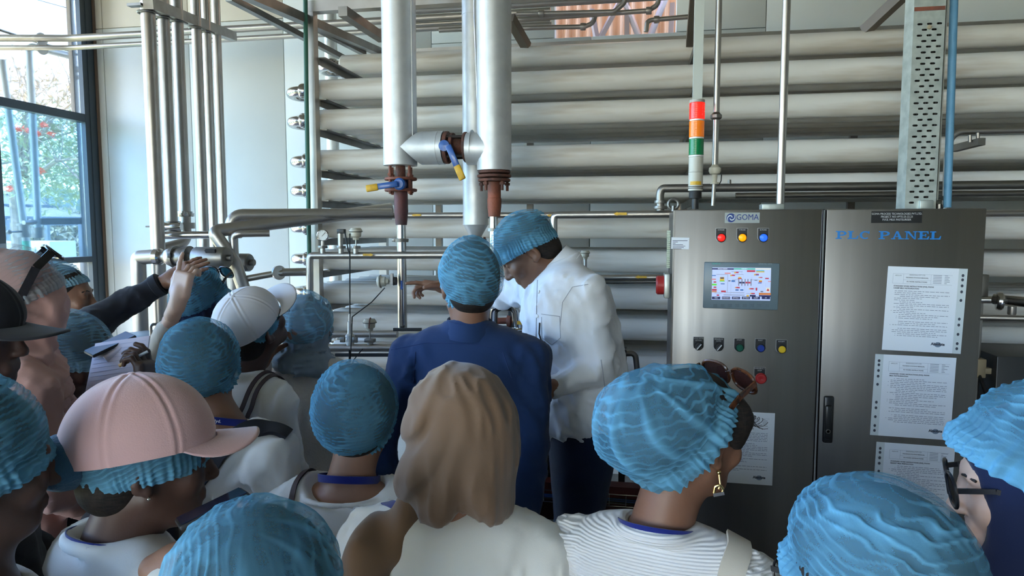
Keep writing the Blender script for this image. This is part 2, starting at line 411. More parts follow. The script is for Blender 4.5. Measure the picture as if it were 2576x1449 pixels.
for (px_, tt) in ((207, 15.6), (28, 14.5), (120, 19)):
    q = at(px_, 600, t=tt); MB().box((q.x-.05, q.y-.05, -0.13), (q.x+.05, q.y+.05, zE+(0.0 if tt < 17 else 0.8))).build('shed_post', M_SPOST, shed)
# generator box
gq = at(128, 655, t=14.0); g0 = at(0, 600, t=14.0)
gen = thing('generator_housing', 'white generator housing standing under the open shed outside', 'generator', (gq.x-.9, gq.y, -0.13))
ang = math.atan2(gq.y-g0.y, gq.x-g0.x); MR = Matrix.Rotation(ang, 3, 'Z')
gz = at(60, 607, t=14).z; cc = Vector((gq.x, gq.y, 0)) - MR @ Vector((0.75, -0.4, 0))
M_GEN = mat('cream white housing', (0.68, 0.68, 0.64), 0.5)
MB().cbox((cc.x, cc.y, (gz-0.13)/2), (1.5, 0.8, gz+0.13), MR, 0.02).build('body', M_GEN, gen)
fc = cc + MR @ Vector((0.2, -0.412, gz-0.33))
MB().cbox(fc, (0.5, 0.02, 0.45), MR, 0.01).build('service_door', M_GEN, gen)
MB().cbox(fc + MR @ Vector((0, -0.012, 0.03)), (0.24, 0.02, 0.28), MR, 0.009).build('inspection_window', mat('smoky glazing', (0.25, 0.30, 0.33), 0.2), gen)
MB().cbox(fc + MR @ Vector((0.38, 0, 0.12)), (0.07, 0.012, 0.05), MR).build('control_plate', BLACK, gen)

# pipework standing just outside the glass
M_OP = mat('galvanised pipe outside', (0.42, 0.46, 0.48), 0.45, 0.5)
XO = -4.75
a0 = at(75, 118, X=XO); a1 = at(96, 570, X=XO)
pp = thing('goose_neck_pipe', 'grey goose-neck pipe with clamp joint standing outside the window', 'pipe', (a1.x, a1.y, a1.z-0.1))
MB().tube([at(97, 588, X=XO), a1, at(74, 132, X=XO), at(78, 116, X=XO), at(222, 152, X=XO+0.1)], 0.028, fil=0.05, n=12).build('pipe_run', M_OP, pp)
MB().lathe(at(97, 588, X=XO), (0, 0, 1), [(-.03, .03), (-.03, .05), (0, .05), (0, .042), (.03, .042), (.03, .05), (.05, .05), (.05, .03)]).build('clamp_joint', STEEL_D, pp)
b0 = at(5, 150, X=XO-0.15); b1 = at(62, 580, X=XO-0.15)
p2 = thing('valved_downpipe', 'grey downpipe with lever valve and green hose outside the window', 'pipe', (b1.x, b1.y, b1.z-0.4))
MB().tube([b0, b1, at(66, 608, X=XO-0.15)], 0.028, n=12).build('pipe_run', M_OP, p2)
MB().lathe(at(62, 578, X=XO-0.15), (0, 0, 1), [(-.06, .03), (-.06, .055), (-.03, .055), (-.03, .04), (.03, .04), (.03, .055), (.05, .055), (.05, .03)]).build('valve_body', STEEL_D, p2)
lv = MB(); lv.tube([at(62, 582, X=XO-0.15), at(24, 584, X=XO-0.12)], 0.008, n=8); lv.ball(at(23, 584, X=XO-0.12), 0.02); lv.build('lever', STEEL_D, p2)
MB().tube([at(66, 606, X=XO-0.15), at(70, 645, X=XO-0.15), at(72, 760, X=XO-0.15)], 0.03, n=12).build('green_hose', mat('green hose', (0.03, 0.42, 0.26), 0.5), p2)
MB().tube([at(60, 560, X=XO), at(105, 558, X=XO)], 0.018, n=10).build('link_pipe', STEEL, p2)
MB().bar(at(103, 557, X=XO+0.05), at(246, 556, X=XO+0.3), 0.05, 0.05).build('bracket_bar', M_FRAME, label='dark square bracket bar holding the pipes outside the window', cat='bracket')
# overhead cable
MB().tube([at(-40, 62, X=-4.6), at(100, 108, X=-4.55), at(222, 140, X=-4.5)], 0.010, n=8).build('overhead_cable', RUBBER, label='thick black cable sloping down outside the upper pane', cat='cable')
MB().tube([at(60, -10, X=-6), at(205, 30, X=-6)], 0.004, n=6).build('overhead_wire', RUBBER, label='thin dark wire high against the sky outside', cat='wire')
# ================================================================== holding-tube rack
RX, RY = -1.74, 3.60                 # left end of the tubes, plane of the front tubes
DT, DY = 0.113, 0.18
rack = thing('tube_rack', 'tall steel rack of stacked white insulated tubes along the back wall', 'tube rack', (RX, RY, 0))
rows = []                            # (z, first column)
for (yc, c0) in ((228, 0), (303, 0), (404, 0), (479, 0), (573, 0), (652, 0), (737, 0), (808, 0), (893, 0), (965, 0), (1050, 0)):
    rows.append((at(808, yc, Y=RY).z, c0))
rows.insert(0, (at(865, 164, Y=RY+2*DY).z, 2))
XE = 3.3
XS = at(1742, 130, Y=4.0).x
NCOL = 5
def tube_mesh(L):
    b = MB(); r = DT/2
    b.lathe((0, 0, 0), (1, 0, 0), [(0, 0.028), (0.0, r-0.012), (0.012, r), (L-0.012, r), (L, r-0.012), (L, 0.028)], n=22)
    return b
tm = tube_mesh(XE-RX); first = None
def hook(src, loc, nm=None):
    c = src.copy(); COL.objects.link(c); c.location = loc; ORG[c.name] = ORG[src.name]; return c
bend = None
for ri, (z, c0) in enumerate(rows):
    for c in range(c0, NCOL):
        loc = Vector((0, c*DY, z)) 
        dx = random.uniform(-0.008, 0.008)
        if first is None:
            b = MB(); b.v = [(p[0]+RX, p[1]+RY, p[2]) for p in tm.v]; b.f = tm.f; b.mi = tm.mi
            first = b.build('tube', TUBE, rack); first.location = loc + Vector((dx, 0, 0)); tb_ = first
        else:
            tb_ = hook(first, loc + Vector((dx, 0, 0)))
        # stub collar + return bend towards the next column
        if c % 2 == 0 and c < NCOL-1:
            if bend is None:
                b = MB(); o = Vector((RX, RY, 0))
                b.tube([o+Vector((0.0, 0, 0)), o+Vector((-0.165, 0, 0)), o+Vector((-0.165, DY, 0)), o+Vector((0, DY, 0))], 0.028, fil=0.088, n=14)
                b.lathe(o+Vector((-0.075, 0, 0)), (1, 0, 0), [(0, .028), (0, .039), (.010, .042), (.026, .042), (.036, .038), (.036, .028)], n=16)
                b.lathe(o+Vector((-0.075, DY, 0)), (1, 0, 0), [(0, .028), (0, .039), (.010, .042), (.026, .042), (.036, .038), (.036, .028)], n=16)
                bend = b.build('return_bend', STEEL_B, rack); bend.location = loc + Vector((dx, 0, 0))
            else: hook(bend, loc + Vector((dx, 0, 0)))
# frame: front and rear posts, depth-wise angle bars below each row, top rail
def rpart(b, nm, m=STEEL_D): return b.build(nm, m, rack)
PXW = 0.052
ztop = at(790, 36, Y=RY-0.07).z
px_post = at(790, 400, Y=RY-0.09).x
M_POST = mat('brushed post steel', (0.60, 0.57, 0.53), 0.33, 0.9, col2=(0.48, 0.45, 0.42), nscale=6)
for X_ in (px_post, at(1757, 200, Y=RY-0.12).x, 2.9):
    if X_ == px_post or X_ > 2: MB().box((X_-PXW/2, RY-0.115, 0), (X_+PXW/2, RY-0.065, ztop)).build('post', M_POST, rack)
    MB().box((X_-PXW/2, RY+NCOL*DY+0.0, 0), (X_+PXW/2, RY+NCOL*DY+0.05, ztop)).build('post', M_POST, rack)
for k, X_ in enumerate((px_post+0.045, XS, 2.9)):
    for (z, c0) in rows:
        zz = z - DT/2
        b = MB(); b.box((X_-0.02, RY-0.064+c0*DY*0.0, zz-0.006), (X_+0.02, RY+NCOL*DY+0.0, zz-0.001)); b.box((X_-0.02, RY-0.064, zz-0.04), (X_-0.015, RY+NCOL*DY, zz-0.006))
        rpart(b, 'angle_bar')
MB().box((px_post-PXW/2, RY-0.118, ztop), (2.95, RY-0.062, ztop+0.055)).build('top_rail', M_POST, rack)
MB().box((px_post-PXW/2, RY+NCOL*DY, ztop), (2.95, RY+NCOL*DY+0.05, ztop+0.055)).build('top_rail', M_POST, rack)
# short uprights between the rows seen against the wall
for p in (1106, 1335, 1720, 2140):
    X_ = at(p, 440, Y=RY+NCOL*DY+0.1).x
    MB().box((X_-0.02, RY+NCOL*DY+0.06, 0), (X_+0.02, RY+NCOL*DY+0.10, ztop)).build('rear_upright', STEEL_D, rack)

# depth-wise overhead bars at the left end of the rack
def obar(a, b, Xa, w, h, lab, m=STEEL_D):
    A = at(*a, X=Xa); B = at(*b, X=Xa); MB().bar(A, B, w, h).build('overhead_bar', m, label=lab, cat='bar', group='overhead bars left of the rack')
obar((560, -40), (962, 134), px_post-0.02, 0.05, 0.045, 'broad overhead steel bar running back past the top of the rack post')
obar((690, 15), (916, 134), px_post-0.06, 0.032, 0.03, 'thin upper overhead bar just below the broad bar left of the rack')
obar((575, -6), (868, 148), px_post-0.13, 0.032, 0.03, 'thin lower overhead bar reaching the topmost tube end')
obar((862, 28), (962, 96), -1.40, 0.045, 0.045, 'short overhead bar with pipe clips right of the rack post')
# vertical galvanised pipe standing behind the rack's left end
q = at(840, 500, Y=4.72)
MB().tube([(q.x, 4.72, 0), (q.x, 4.72, 3.4)], 0.045, n=18).build('standing_pipe', mat('pale galvanised pipe', (0.70, 0.72, 0.70), 0.4, 0.5), label='pale vertical pipe behind the left ends of the white tubes', cat='pipe')
# green conduit by the rack post
MB().tube([at(768, -20, Y=RY-0.16), at(771, 250, Y=RY-0.16), at(776, 520, Y=RY-0.16), at(778, 650, Y=RY-0.16)], 0.0115, n=10).build('green_conduit', mat('green conduit', (0.02, 0.13, 0.085), 0.45), label='thin dark green conduit running down beside the rack post', cat='conduit')

# ================================================================== overhead horizontal pipes
def pipe(pts, r, lab, m=STEEL, fil=None, nm='steel_pipe', cat='pipe', n=16, group=None):
    return MB().tube(pts, r, fil=fil, n=n).build(nm, m, label=lab, cat=cat, group=group)
def hz(p0, p1, Y): return [at(*p0, Y=Y), at(*p1, Y=Y)]
YT = 4.55
# two long lines that pass through the upper window pane
for (yl, yr, r, nm) in ((94, 66, 0.025, 'upper'), (118, 91, 0.018, 'lower')):
    A = at(220, yl, Y=YT); B = at(960, yr-3, Y=YT); z = (A.z)
    C = at(-80, yl+ (40 if nm == 'upper' else 30), X=-5.3)
    t_ = thing('long_pipe', '%s of two thin steel lines crossing the wall and leaving through the upper pane' % nm, 'pipe', (A.x, YT, A.z-0.03), group='pipes through the window pane')
    MB().tube([(at(1385, 60, Y=YT).x, YT, z+0.0), (-4.1, YT, z), (-5.0, YT-0.25, z-0.02), (-5.6, YT-0.6, z-0.06)], r, fil=0.4, n=14).build('pipe_run', STEEL, t_)
    MB().lathe((XL-0.006, YT-0.02, z), (1, -0.25, 0), [(-.003, r), (-.003, 0.045), (.003, 0.045), (.003, r)], n=24).build('wall_plate', mat('bright white plate', (0.85, 0.85, 0.86), 0.4), t_)
# bundle of thin pipes at the very top
tops = [(4.10, 2, 0.015), (4.22, 14, 0.018), (4.36, 48, 0.013), (4.50, 66, 0.016)]
names = ['nearest', 'second', 'third', 'rearmost']
for (Y_, y_, r_), nm in zip(tops, names):
    z = at(1300, y_, Y=Y_).z
    pipe([(-1.55 if Y_ < 4.4 else -1.3, Y_, z), (2.9 if Y_ < 4.3 else at(1388, 60, Y=Y_).x, Y_, z)], r_, '%s thin steel pipe in the bundle under the ceiling' % nm, STEEL, group='thin overhead pipes')
# upper bundle pipes with unions and elbows by the opening
def union_at(c, axis, r, parent, m=STEEL, nm='union', w=0.03):
    MB().lathe(Vector(c)-Vector(axis)*w/2, axis, [(0, r), (0, r*1.45), (w*.2, r*1.55), (w*.8, r*1.55), (w, r*1.45), (w, r)], n=16).build(nm, m, parent)
Yb = 3.95
for i, (pts, ux, lab) in enumerate([
    ([(1300, 36), (1545, 30), (1572, 6), (1574, -40)], 1362, 'clamped overhead pipe bending upward left of the opening'),
    ([(1300, 50), (1630, 27), (1655, 12), (1660, -30)], 1632, 'overhead pipe with a union ending in an upward elbow'),
    ([(1300, 71), (1470, 67), (1492, 58), (1500, 30)], 1467, 'low overhead pipe ending in a short elbow below the opening'),
    ([(1625, 80), (1628, 54), (1640, 50), (1735, 42)], 1652, 'short hooked overhead pipe at the right of the opening')]):
    P_ = [at(*p, Y=Yb+i*0.06) for p in pts]
    t_ = thing('overhead_pipe', lab, 'pipe', P_[0])
    MB().tube(P_, 0.0135, fil=0.04, n=14).build('pipe_run', STEEL, t_)
    c = None
    for a_, b_ in zip(P_[:-1], P_[1:]):
        pa, pb = a_, b_
    x_ = at(ux, 40, Y=Yb+i*0.06).x; a_, b_ = (P_[0], P_[1]) if i < 3 else (P_[2], P_[3]); f_ = (x_-a_.x)/(b_.x-a_.x); c = a_ + (b_-a_)*f_
    union_at(c, (b_-a_).normalized(), 0.0135, t_)
# knee braces
for a, b, lab in (((1283, 45), (1325, 118), 'slanting brown steel brace above the right insulated duct'), ((2290, -30), (2175, 78), 'slanting dark steel brace left of the perforated tray')):
    MB().bar(at(*a, Y=3.75), at(*b, Y=3.95), 0.045, 0.05).build('knee_brace', mat('brown weathered steel', (0.20, 0.17, 0.14), 0.5, 0.5), label=lab, cat='brace')
A = at(1752, -40, Y=3.5); Bq = at(1738, 108, Y=3.9)
MB().bar(A, Bq, 0.05, 0.05).build('knee_brace', mat('brown weathered steel', (0.2, 0.17, 0.14), 0.5), label='short brown brace behind the upright above the signal tower', cat='brace')

# ================================================================== vertical pipes on the left
YV = 3.05
vx = at(385, 300, Y=YV).x
vert = [((368, 20), (410, 830), 2.90, 0.031), ((405, 0), (437, 560), 3.05, 0.027), ((440, 0), (470, 545), 3.16, 0.027), ((487, 0), (520, 640), 3.36, 0.025), ((514, 0), (545, 700), 3.50, 0.023), ((539, 0), (571, 720), 3.66, 0.023)]
vl = ['leftmost', 'second', 'third', 'fourth', 'fifth', 'rightmost']
VP = []
for (a, b, Y_, r), nm in zip(vert, vl):
    A = at(a[0], a[1], Y=Y_); B = at(b[0], b[1], Y=Y_); 
    x_ = (A.x+B.x)/2; B.x = x_; A.x = x_
    A.z = 4.3 if nm != 'leftmost' else at(368, 6, Y=Y_).z
    if nm == 'leftmost': B.z = 0.0
    VP.append((x_, Y_, r))
    t_ = thing('vertical_pipe', '%s of the row of vertical steel pipes by the window' % nm, 'pipe', (x_, Y_, B.z), group='vertical pipes by the window')
    MB().tube([B, A], r, n=18).build('pipe_run', STEEL, t_)
    if nm == 'third':
        c = at(470, 545, Y=Y_); c.x = x_
        MB().lathe((x_, Y_, c.z), (0, 0, 1), [(0, r), (0, .042), (.006, .044), (.018, .044), (.018, .036), (.026, .036), (.026, r)], n=18).build('union_nut', STEEL_B, t_)
        MB().lathe((x_, Y_, c.z-0.06), (0, 0, 1), [(0, r), (0, .045), (.03, .045), (.03, r)], n=18).build('clamp', STEEL, t_)
        MB().tube([(x_, Y_, c.z), (x_, Y_, c.z-0.13), (x_-0.07, Y_-0.09, c.z-0.16)], r, fil=0.05, n=16).build('elbow', STEEL, t_)
    if nm == 'second':
        c = at(432, 570, Y=Y_)
        MB().lathe((x_-0.05, Y_-0.03, c.z), (1, 0.2, 0), [(0, .0), (0, .018), (.03, .020), (.03, .026), (.05, .026), (.09, .022), (.11, .02)], n=16).build('valve_actuator', STEEL_B, t_)
        MB().tube([(x_-0.12, Y_-0.03, c.z), (x_-0.05, Y_-0.03, c.z)], 0.004, n=8).build('valve_lever', STEEL_D, t_)
        MB().lathe((x_, Y_, c.z-0.03), (0, 0, 1), [(0, r), (0, .04), (.055, .04), (.055, r)], n=18).build('clamp', STEEL_D, t_)
# the bracket bar holding them
bz = VP[0]
bA = at(372, 8, Y=2.86); bB = at(586, 92, Y=3.9)
bk = thing('pipe_bracket', 'square galvanised bar clamping the vertical pipes at the top left', 'bracket', bA)
dirb = (bB-bA)
MB().bar(bA, bB, 0.045, 0.05).build('bar', mat('weathered grey bar', (0.42, 0.40, 0.37), 0.5, 0.6, col2=(0.34, 0.32, 0.29), nscale=18), bk)
for (x_, Y_, r) in VP[:5]:
    f = (Y_-bA.y)/dirb.y; c = bA + dirb*f
    MB().tube([(x_-r-0.008, Y_+r, c.z-0.035), (x_-r-0.008, Y_-r-0.008, c.z-0.035), (x_+r+0.008, Y_-r-0.008, c.z-0.035), (x_+r+0.008, Y_+r, c.z-0.035)], 0.005, fil=r, n=6).build('pipe_clip', STEEL_D, bk)
MB().cbox(bA+Vector((-0.06, 0, -0.005)), (0.07, 0.03, 0.012)).build('channel_end', STEEL_D, bk)

# ------------------------------------------------------------------ left valve cluster
Yc = 2.82
t_ = thing('valve_manifold', 'horizontal steel mixing valve with round bodies and cylinder actuator the hands point at', 'valve', at(345, 820, Y=Yc))
MB().tube([(at(345, 700, Y=Yc).x, Yc, 0.0), at(348, 655, Y=Yc), at(350, 648, Y=Yc), at(395, 645, Y=Yc)], 0.033, fil=0.06, n=18).build('inlet_pipe', STEEL, t_)
o = at(388, 646, Y=Yc)
def px2m(w, Y=Yc, px=450, py=650):
    return (at(px+w, py, Y=Y) - at(px, py, Y=Y)).length
k = px2m(1)
MB().lathe(o, (1, 0, 0), [(0, 12*k), (0, 16*k), (4*k, 19*k), (16*k, 19*k), (20*k, 15*k), (20*k, 11*k)], n=24).build('union_nut', STEEL_B, t_)
MB().lathe(o+Vector((20*k, 0, 0)), (1, 0, 0), [(0, 11*k), (8*k, 12*k), (12*k, 17*k), (22*k, 21*k), (32*k, 21*k), (38*k, 19*k)], n=24).build('valve_body', STEEL, t_)
MB().lathe(o+Vector((50*k, 0, 0)), (1, 0, 0), [(0, 19*k), (0, 25*k), (7*k, 25*k), (7*k, 20*k), (12*k, 20*k), (20*k, 22*k), (30*k, 20*k), (34*k, 20*k), (34*k, 25*k), (41*k, 25*k), (41*k, 18*k)], n=24).build('valve_clamp', STEEL_D, t_)
for xx in (56, 86): MB().cbox(o+Vector((xx*k, -23*k, 4*k)), (8*k, 6*k, 10*k), bev=0.002).build('clamp_bolt', BLACK, t_)
for dz in (-8, 0, 9): MB().tube([o+Vector((88*k, -10*k, dz*k)), o+Vector((108*k, -10*k, dz*k))], 2.2*k, n=8).build('yoke_rod', STEEL_D, t_)
ac = o+Vector((104*k, 0, -1*k))
MB().lathe(ac, (1, 0.0, 0), [(0, 12*k), (0, 22*k), (3*k, 24*k), (76*k, 24*k), (79*k, 22*k), (79*k, 7*k), (90*k, 7*k), (90*k, 4*k)], n=28).build('actuator', STEEL_D, t_)
MB().cbox(ac+Vector((52*k, -20.5*k, 15*k)), (24*k, 6*k, 9*k), Matrix.Rotation(R(35), 3, 'X')).build('nameplate', DARKM, t_)
Y2 = 3.18; k2 = px2m(1, Y2)
o2 = at(585, 660, Y=Y2)
t2_ = thing('pneumatic_actuator', 'second cylinder actuator lettered in red and black behind the elbow pipe', 'actuator', o2)
MB().lathe(o2-Vector((30*k2, 0, 0)), (1, 0, 0), [(0, 12*k2), (0, 18*k2), (3*k2, 20*k2), (70*k2, 20*k2), (73*k2, 18*k2), (73*k2, 7*k2), (83*k2, 7*k2), (83*k2, 3*k2)], n=28).build('cylinder', STEEL_D, t2_)
lm = MB(); lr = MB()
Mtx = Matrix.Translation(o2+Vector((18*k2, -20.6*k2, 8*k2))) @ Matrix.Rotation(R(90), 4, 'X') @ Matrix.Rotation(R(-90), 4, 'Z')
text_mb('NOXPA', 0.026, Mtx).build('lettering', INK, t2_)
Mtx = Matrix.Translation(o2+Vector((18*k2, -20.6*k2, 14*k2))) @ Matrix.Rotation(R(90), 4, 'X') @ Matrix.Rotation(R(-90), 4, 'Z')
text_mb('I', 0.028, Mtx, bold=0.001).build('lettering', mat('red print', (0.6, 0.03, 0.02), 0.5), t2_)
pipe([at(408, 592, Y=2.98), at(606, 590, Y=3.0)], 0.018, 'thin horizontal cross pipe tied to the leftmost vertical pipe', STEEL_B)
# the two long lines leaving the cluster to the right
pipe([at(590, 770, Y=3.0), at(583, 600, Y=3.0), at(580, 541, Y=3.0), at(985, 538, Y=3.40)], 0.029, 'steel pipe rising behind the caps then running right at eye level', fil=0.07)
pipe([at(625, 760, Y=2.95), at(590, 660, Y=2.92), at(540, 588, Y=2.9), at(548, 580, Y=2.92), at(985, 525, Y=3.45)], 0.030, 'slanting steel pipe with a welded bend crossing behind the upright', fil=0.05)
pipe([at(592, 690, Y=2.93), at(586, 596, Y=2.93), at(600, 588, Y=2.93), at(678, 587, Y=3.0)], 0.016, 'short capped steel branch pointing right from the riser', fil=0.03)
t_ = thing('flanged_branch', 'thin slanting branch pipe with a round flange left of the rack', 'pipe', at(640, 698, Y=2.95))
MB().tube([at(610, 703, Y=2.95), at(692, 688, Y=3.0), at(775, 684, Y=3.05)], 0.015, n=12).build('pipe_run', STEEL, t_)
cF = at(702, 686, Y=3.0)
MB().lathe(cF, (1, -0.6, 0), [(-.012, .016), (-.012, .032), (.004, .034), (.004, .016)], n=20).build('flange', STEEL, t_)
MB().tube([at(710, 685, Y=3.0), at(770, 684, Y=3.05)], 0.019, n=12).build('sleeve', STEEL, t_)
# small bits low between people
MB().tube([at(520, 724, Y=3.3), at(440, 722, Y=2.95)], 0.018, n=12).build('capped_pipe', STEEL, label='short blanked pipe end between the raised hands', cat='pipe')

# ------------------------------------------------------------------ instrument pipe in front of the rack
Yi = 3.0; ki = px2m(1, Yi, 900, 640)
ip = thing('instrument_pipe', 'steel pipe with gauge and sensors rising beside the rack post', 'pipe', at(780, 740, Y=Yi))
MB().tube([at(781, 900, Y=Yi), at(779, 660, Y=Yi), at(780, 643, Y=Yi), at(1240, 641, Y=Yi+0.05)], 8.5*ki, fil=0.055, n=16).build('pipe_run', STEEL, ip)
def ferrule(c, r, parent, h=0.012, nm='ferrule'):
    MB().lathe(c, (0, 0, 1), [(0, r*.6), (0, r), (h*.4, r*1.05), (h, r), (h, r*.6)], n=16).build(nm, STEEL_D, parent)
z0 = at(812, 632, Y=Yi).z
def ipx(px): return at(px, 632, Y=Yi).x
for px in (812, 858, 895):
    MB().tube([(ipx(px), Yi, z0-0.01), (ipx(px), Yi, z0+8*ki)], 6*ki, n=12).build('stub', STEEL, ip)
    ferrule((ipx(px), Yi, z0+7*ki), 11*ki, ip)
# pressure gauge
M_DIAL = mat('gauge dial', (0.74, 0.74, 0.70), 0.4)
def gauge(c, r, parent, facing=Vector((0.15, -1, 0.05))):
    f = facing.normalized()
    g_ = MB().lathe(c-f*r*.35, f, [(0, 0), (0, r*.9), (r*.1, r), (r*.5, r), (r*.55, r*.92), (r*.45, r*.86)], n=28, cap=False).build('gauge_case', STEEL_B, parent)
    d_ = MB().lathe(c+f*r*.05, f, [(0, 0.0), (0, r*.87), (0.0005, r*.87), (0.0005, 0)], n=24, cap=False); d_.build('dial', M_DIAL, parent)
    s_ = f.cross(Vector((0, 0, 1))).normalized() * -1; u_ = Vector((0, 0, 1))
    MB().bar(c+f*r*.09-s_*r*.15-u_*r*.15, c+f*r*.09+s_*r*.5+u_*r*.5, r*.05, r*.1, up=f).build('needle', INK, parent)
    tk = MB()
    for i in range(9):
        a = R(-130 + i*32.5); d = s_*math.sin(a)+u_*math.cos(a); tk.bar(c+f*r*.08+d*r*.66, c+f*r*.08+d*r*.8, r*.03, r*.05, up=f)
    tk.build('tick_marks', INK, parent)
gauge(at(812, 592, Y=Yi), 14*ki, ip)
MB().tube([at(812, 606, Y=Yi), at(812, 622, Y=Yi)], 4*ki, n=10).build('gauge_stem', STEEL, ip)
MB().lathe(at(857, 623, Y=Yi), (0, 0, 1), [(0, 9*ki), (4*ki, 9*ki), (4*ki, 6*ki), (34*ki, 6*ki), (34*ki, 7*ki), (37*ki, 7*ki)], n=14).build('pressure_sensor', STEEL, ip)
MB().cbox(at(859, 582, Y=Yi), (18*ki, 14*ki, 11*ki), bev=0.003).build('sensor_plug', BLACK, ip)
def transmitter(base, parent, s, lean=Vector((0, 0, 1)), stem=22):
    a = lean.normalized()
    MB().tube([base, base+a*stem*s], 1.6*s, n=8).build('sensor_stem', STEEL, parent)
    h = base + a*stem*s
    MB().lathe(h, a, [(0, 4*s), (0, 7*s), (6*s, 8*s), (8*s, 12*s), (18*s, 13*s), (19*s, 15.5*s), (23*s, 15.5*s), (24*s, 14*s), (28*s, 12*s), (29*s, 0)], n=22, cap=False).build('sensor_head', CREAM, parent)
    MB().lathe(h+a*19*s, a, [(0, 15.6*s), (0, 16.2*s), (1.2*s, 16.2*s), (1.2*s, 15.6*s)], n=22).build('gasket', RUBBER, parent)
transmitter(at(896, 627, Y=Yi), ip, ki*1.0)
MB().lathe(at(883, 588, Y=Yi), (-1, 0, 0), [(0, 5*ki), (6*ki, 5*ki), (8*ki, 3*ki), (8*ki, 2*ki)], n=12).build('cable_gland', CREAM, ip)
# yellow flow arrows
def arrow(px, py, Y, w, parent=None, left=False, lab='yellow flow arrow', m=YELLOW, ang=0, off=0.0):
    c = at(px, py, Y=Y); s = -1 if left else 1
    poly = [(-w*.5*s, -w*.10), (w*.2*s, -w*.10), (w*.2*s, -w*.16), (w*.5*s, 0), (w*.2*s, w*.16), (w*.2*s, w*.10), (-w*.5*s, w*.10)]
    M_ = Matrix.Translation(c) @ Matrix.Rotation(ang, 4, 'Y')
    b = MB().prism(poly, 0.0015, M_); 
    return b.build('flow_arrow', m, parent, label=None if parent else lab, cat=None if parent else 'arrow sticker')
arrow(926, 641, Yi-9.5*ki, 26*ki, ip)
# vertical steel pipe under the rusty valve and the remote sensor hung on it
# ------------------------------------------------------------------ lower lines
Yl = 2.9; kl = px2m(1, Yl, 900, 870)
lp = thing('lower_pipe', 'low horizontal steel pipe carrying two clamped sensors', 'pipe', at(850, 872, Y=Yl))
MB().tube([at(640, 876, Y=Yl), at(1250, 874, Y=Yl)], 9.5*kl, n=16).build('pipe_run', STEEL, lp)
zl = at(880, 863, Y=Yl).z
xa = at(881, 863, Y=Yl).x; xb = at(931, 863, Y=Yl).x
MB().lathe((xa, Yl, zl-0.01), (0, 0, 1), [(0, 9*kl), (18*kl, 9*kl), (18*kl, 11*kl), (24*kl, 11*kl), (28*kl, 6*kl), (56*kl, 5*kl), (58*kl, 3*kl), (75*kl, 2.5*kl)], n=16).build('probe_housing', mat('pale probe', (0.66, 0.66, 0.64), 0.35, 0.3), lp)
for dx in (-16, 15): MB().cbox((xa+dx*kl, Yl-6*kl, zl+9*kl), (12*kl, 8*kl, 13*kl), bev=0.002).build('clamp_wing', STEEL_D, lp)
MB().tube([(xb, Yl, zl-0.005), (xb, Yl, zl+8*kl)], 7*kl, n=12).build('stub', STEEL, lp)
MB().cbox((xb, Yl, zl+8*kl), (24*kl, 16*kl, 9*kl), bev=0.003).build('clamp', STEEL_D, lp)
transmitter(Vector((xb, Yl, zl+10*kl)), lp, kl*1.02, stem=20)
MB().tube([at(928, 826, Y=Yl-13*kl), at(930, 803, Y=Yl-16*kl), at(932, 800, Y=Yl)], 0.003, n=6).build('retaining_strap', mat('rusty strap', (0.22, 0.08, 0.05), 0.7), lp)
pipe([at(700, 842, Y=3.1), at(1000, 840, Y=3.1)], 0.017, 'thin steel pipe just behind the low sensor pipe')
MB().bar(at(844, 893, Y=2.85), at(985, 893, Y=2.85), 0.012, 0.014).build('dark_slot_bar', DARKM, label='thin dark bar below the low sensor pipe', cat='bar')
# black sensor leads
t_ = thing('sensor_lead', 'thin black lead dropping from the sensors to the low pipe', 'cable', at(880, 905, Y=2.93))
MB().tube([at(868, 586, Y=2.98), at(876, 630, Y=2.94), at(880, 640, Y=2.94), at(880, 790, Y=2.94), at(881, 805, Y=2.9)], 0.0032, n=8).build('lead', RUBBER, t_)
MB().tube([at(880, 588, Y=2.99), at(880, 640, Y=2.945)], 0.0025, n=8).build('lead', RUBBER, t_)
MB().tube([at(968, 724, Y=2.96), at(935, 760, Y=2.95), at(886, 797, Y=2.92), at(884, 850, Y=2.86), at(881, 910, Y=2.84)], 0.0025, n=8).build('lead', RUBBER, t_)
MB().tube([at(879, 880, Y=2.84), at(879, 960, Y=2.84)], 0.004, n=8).build('lead', RUBBER, t_)
MB().tube([at(912, 878, Y=2.86), at(890, 905, Y=2.84), at(880, 940, Y=2.84)], 0.0025, n=8).build('lead', RUBBER, t_)

# ================================================================== insulated ducts and valves
YD = 3.05; kd = px2m(1, YD, 1120, 350)
def vx_(px, py, Y=YD): return at(px, py, Y=Y).x
def vz_(px, py, Y=YD): return at(px, py, Y=Y).z
# left duct
d1 = thing('insulated_duct', 'left aluminium-clad vertical duct above the rusty lever valve', 'duct', (vx_(1005, 400), YD, vz_(1005, 418)))
cx1 = vx_(1006, 300); r1 = 41.5*kd; zb1 = vz_(1005, 417)
MB().lathe((cx1, YD, zb1), (0, 0, 1), [(0, 14*kd), (0, r1*1.0), (16*kd, r1*1.0), (16*kd, r1*1.012), (20*kd, r1*1.012), (20*kd, r1), (33*kd, r1), (33*kd, r1*1.012), (36*kd, r1*1.012), (36*kd, r1), (ZC-zb1, r1)], n=40).build('cladding', ALU, d1)
MB().bar((cx1+r1*.90, YD-r1*.44, zb1+36*kd), (cx1+r1*.90, YD-r1*.44, 4.5), 0.005, 0.002, up=(0, 1, 0)).build('seam', ALU, d1)
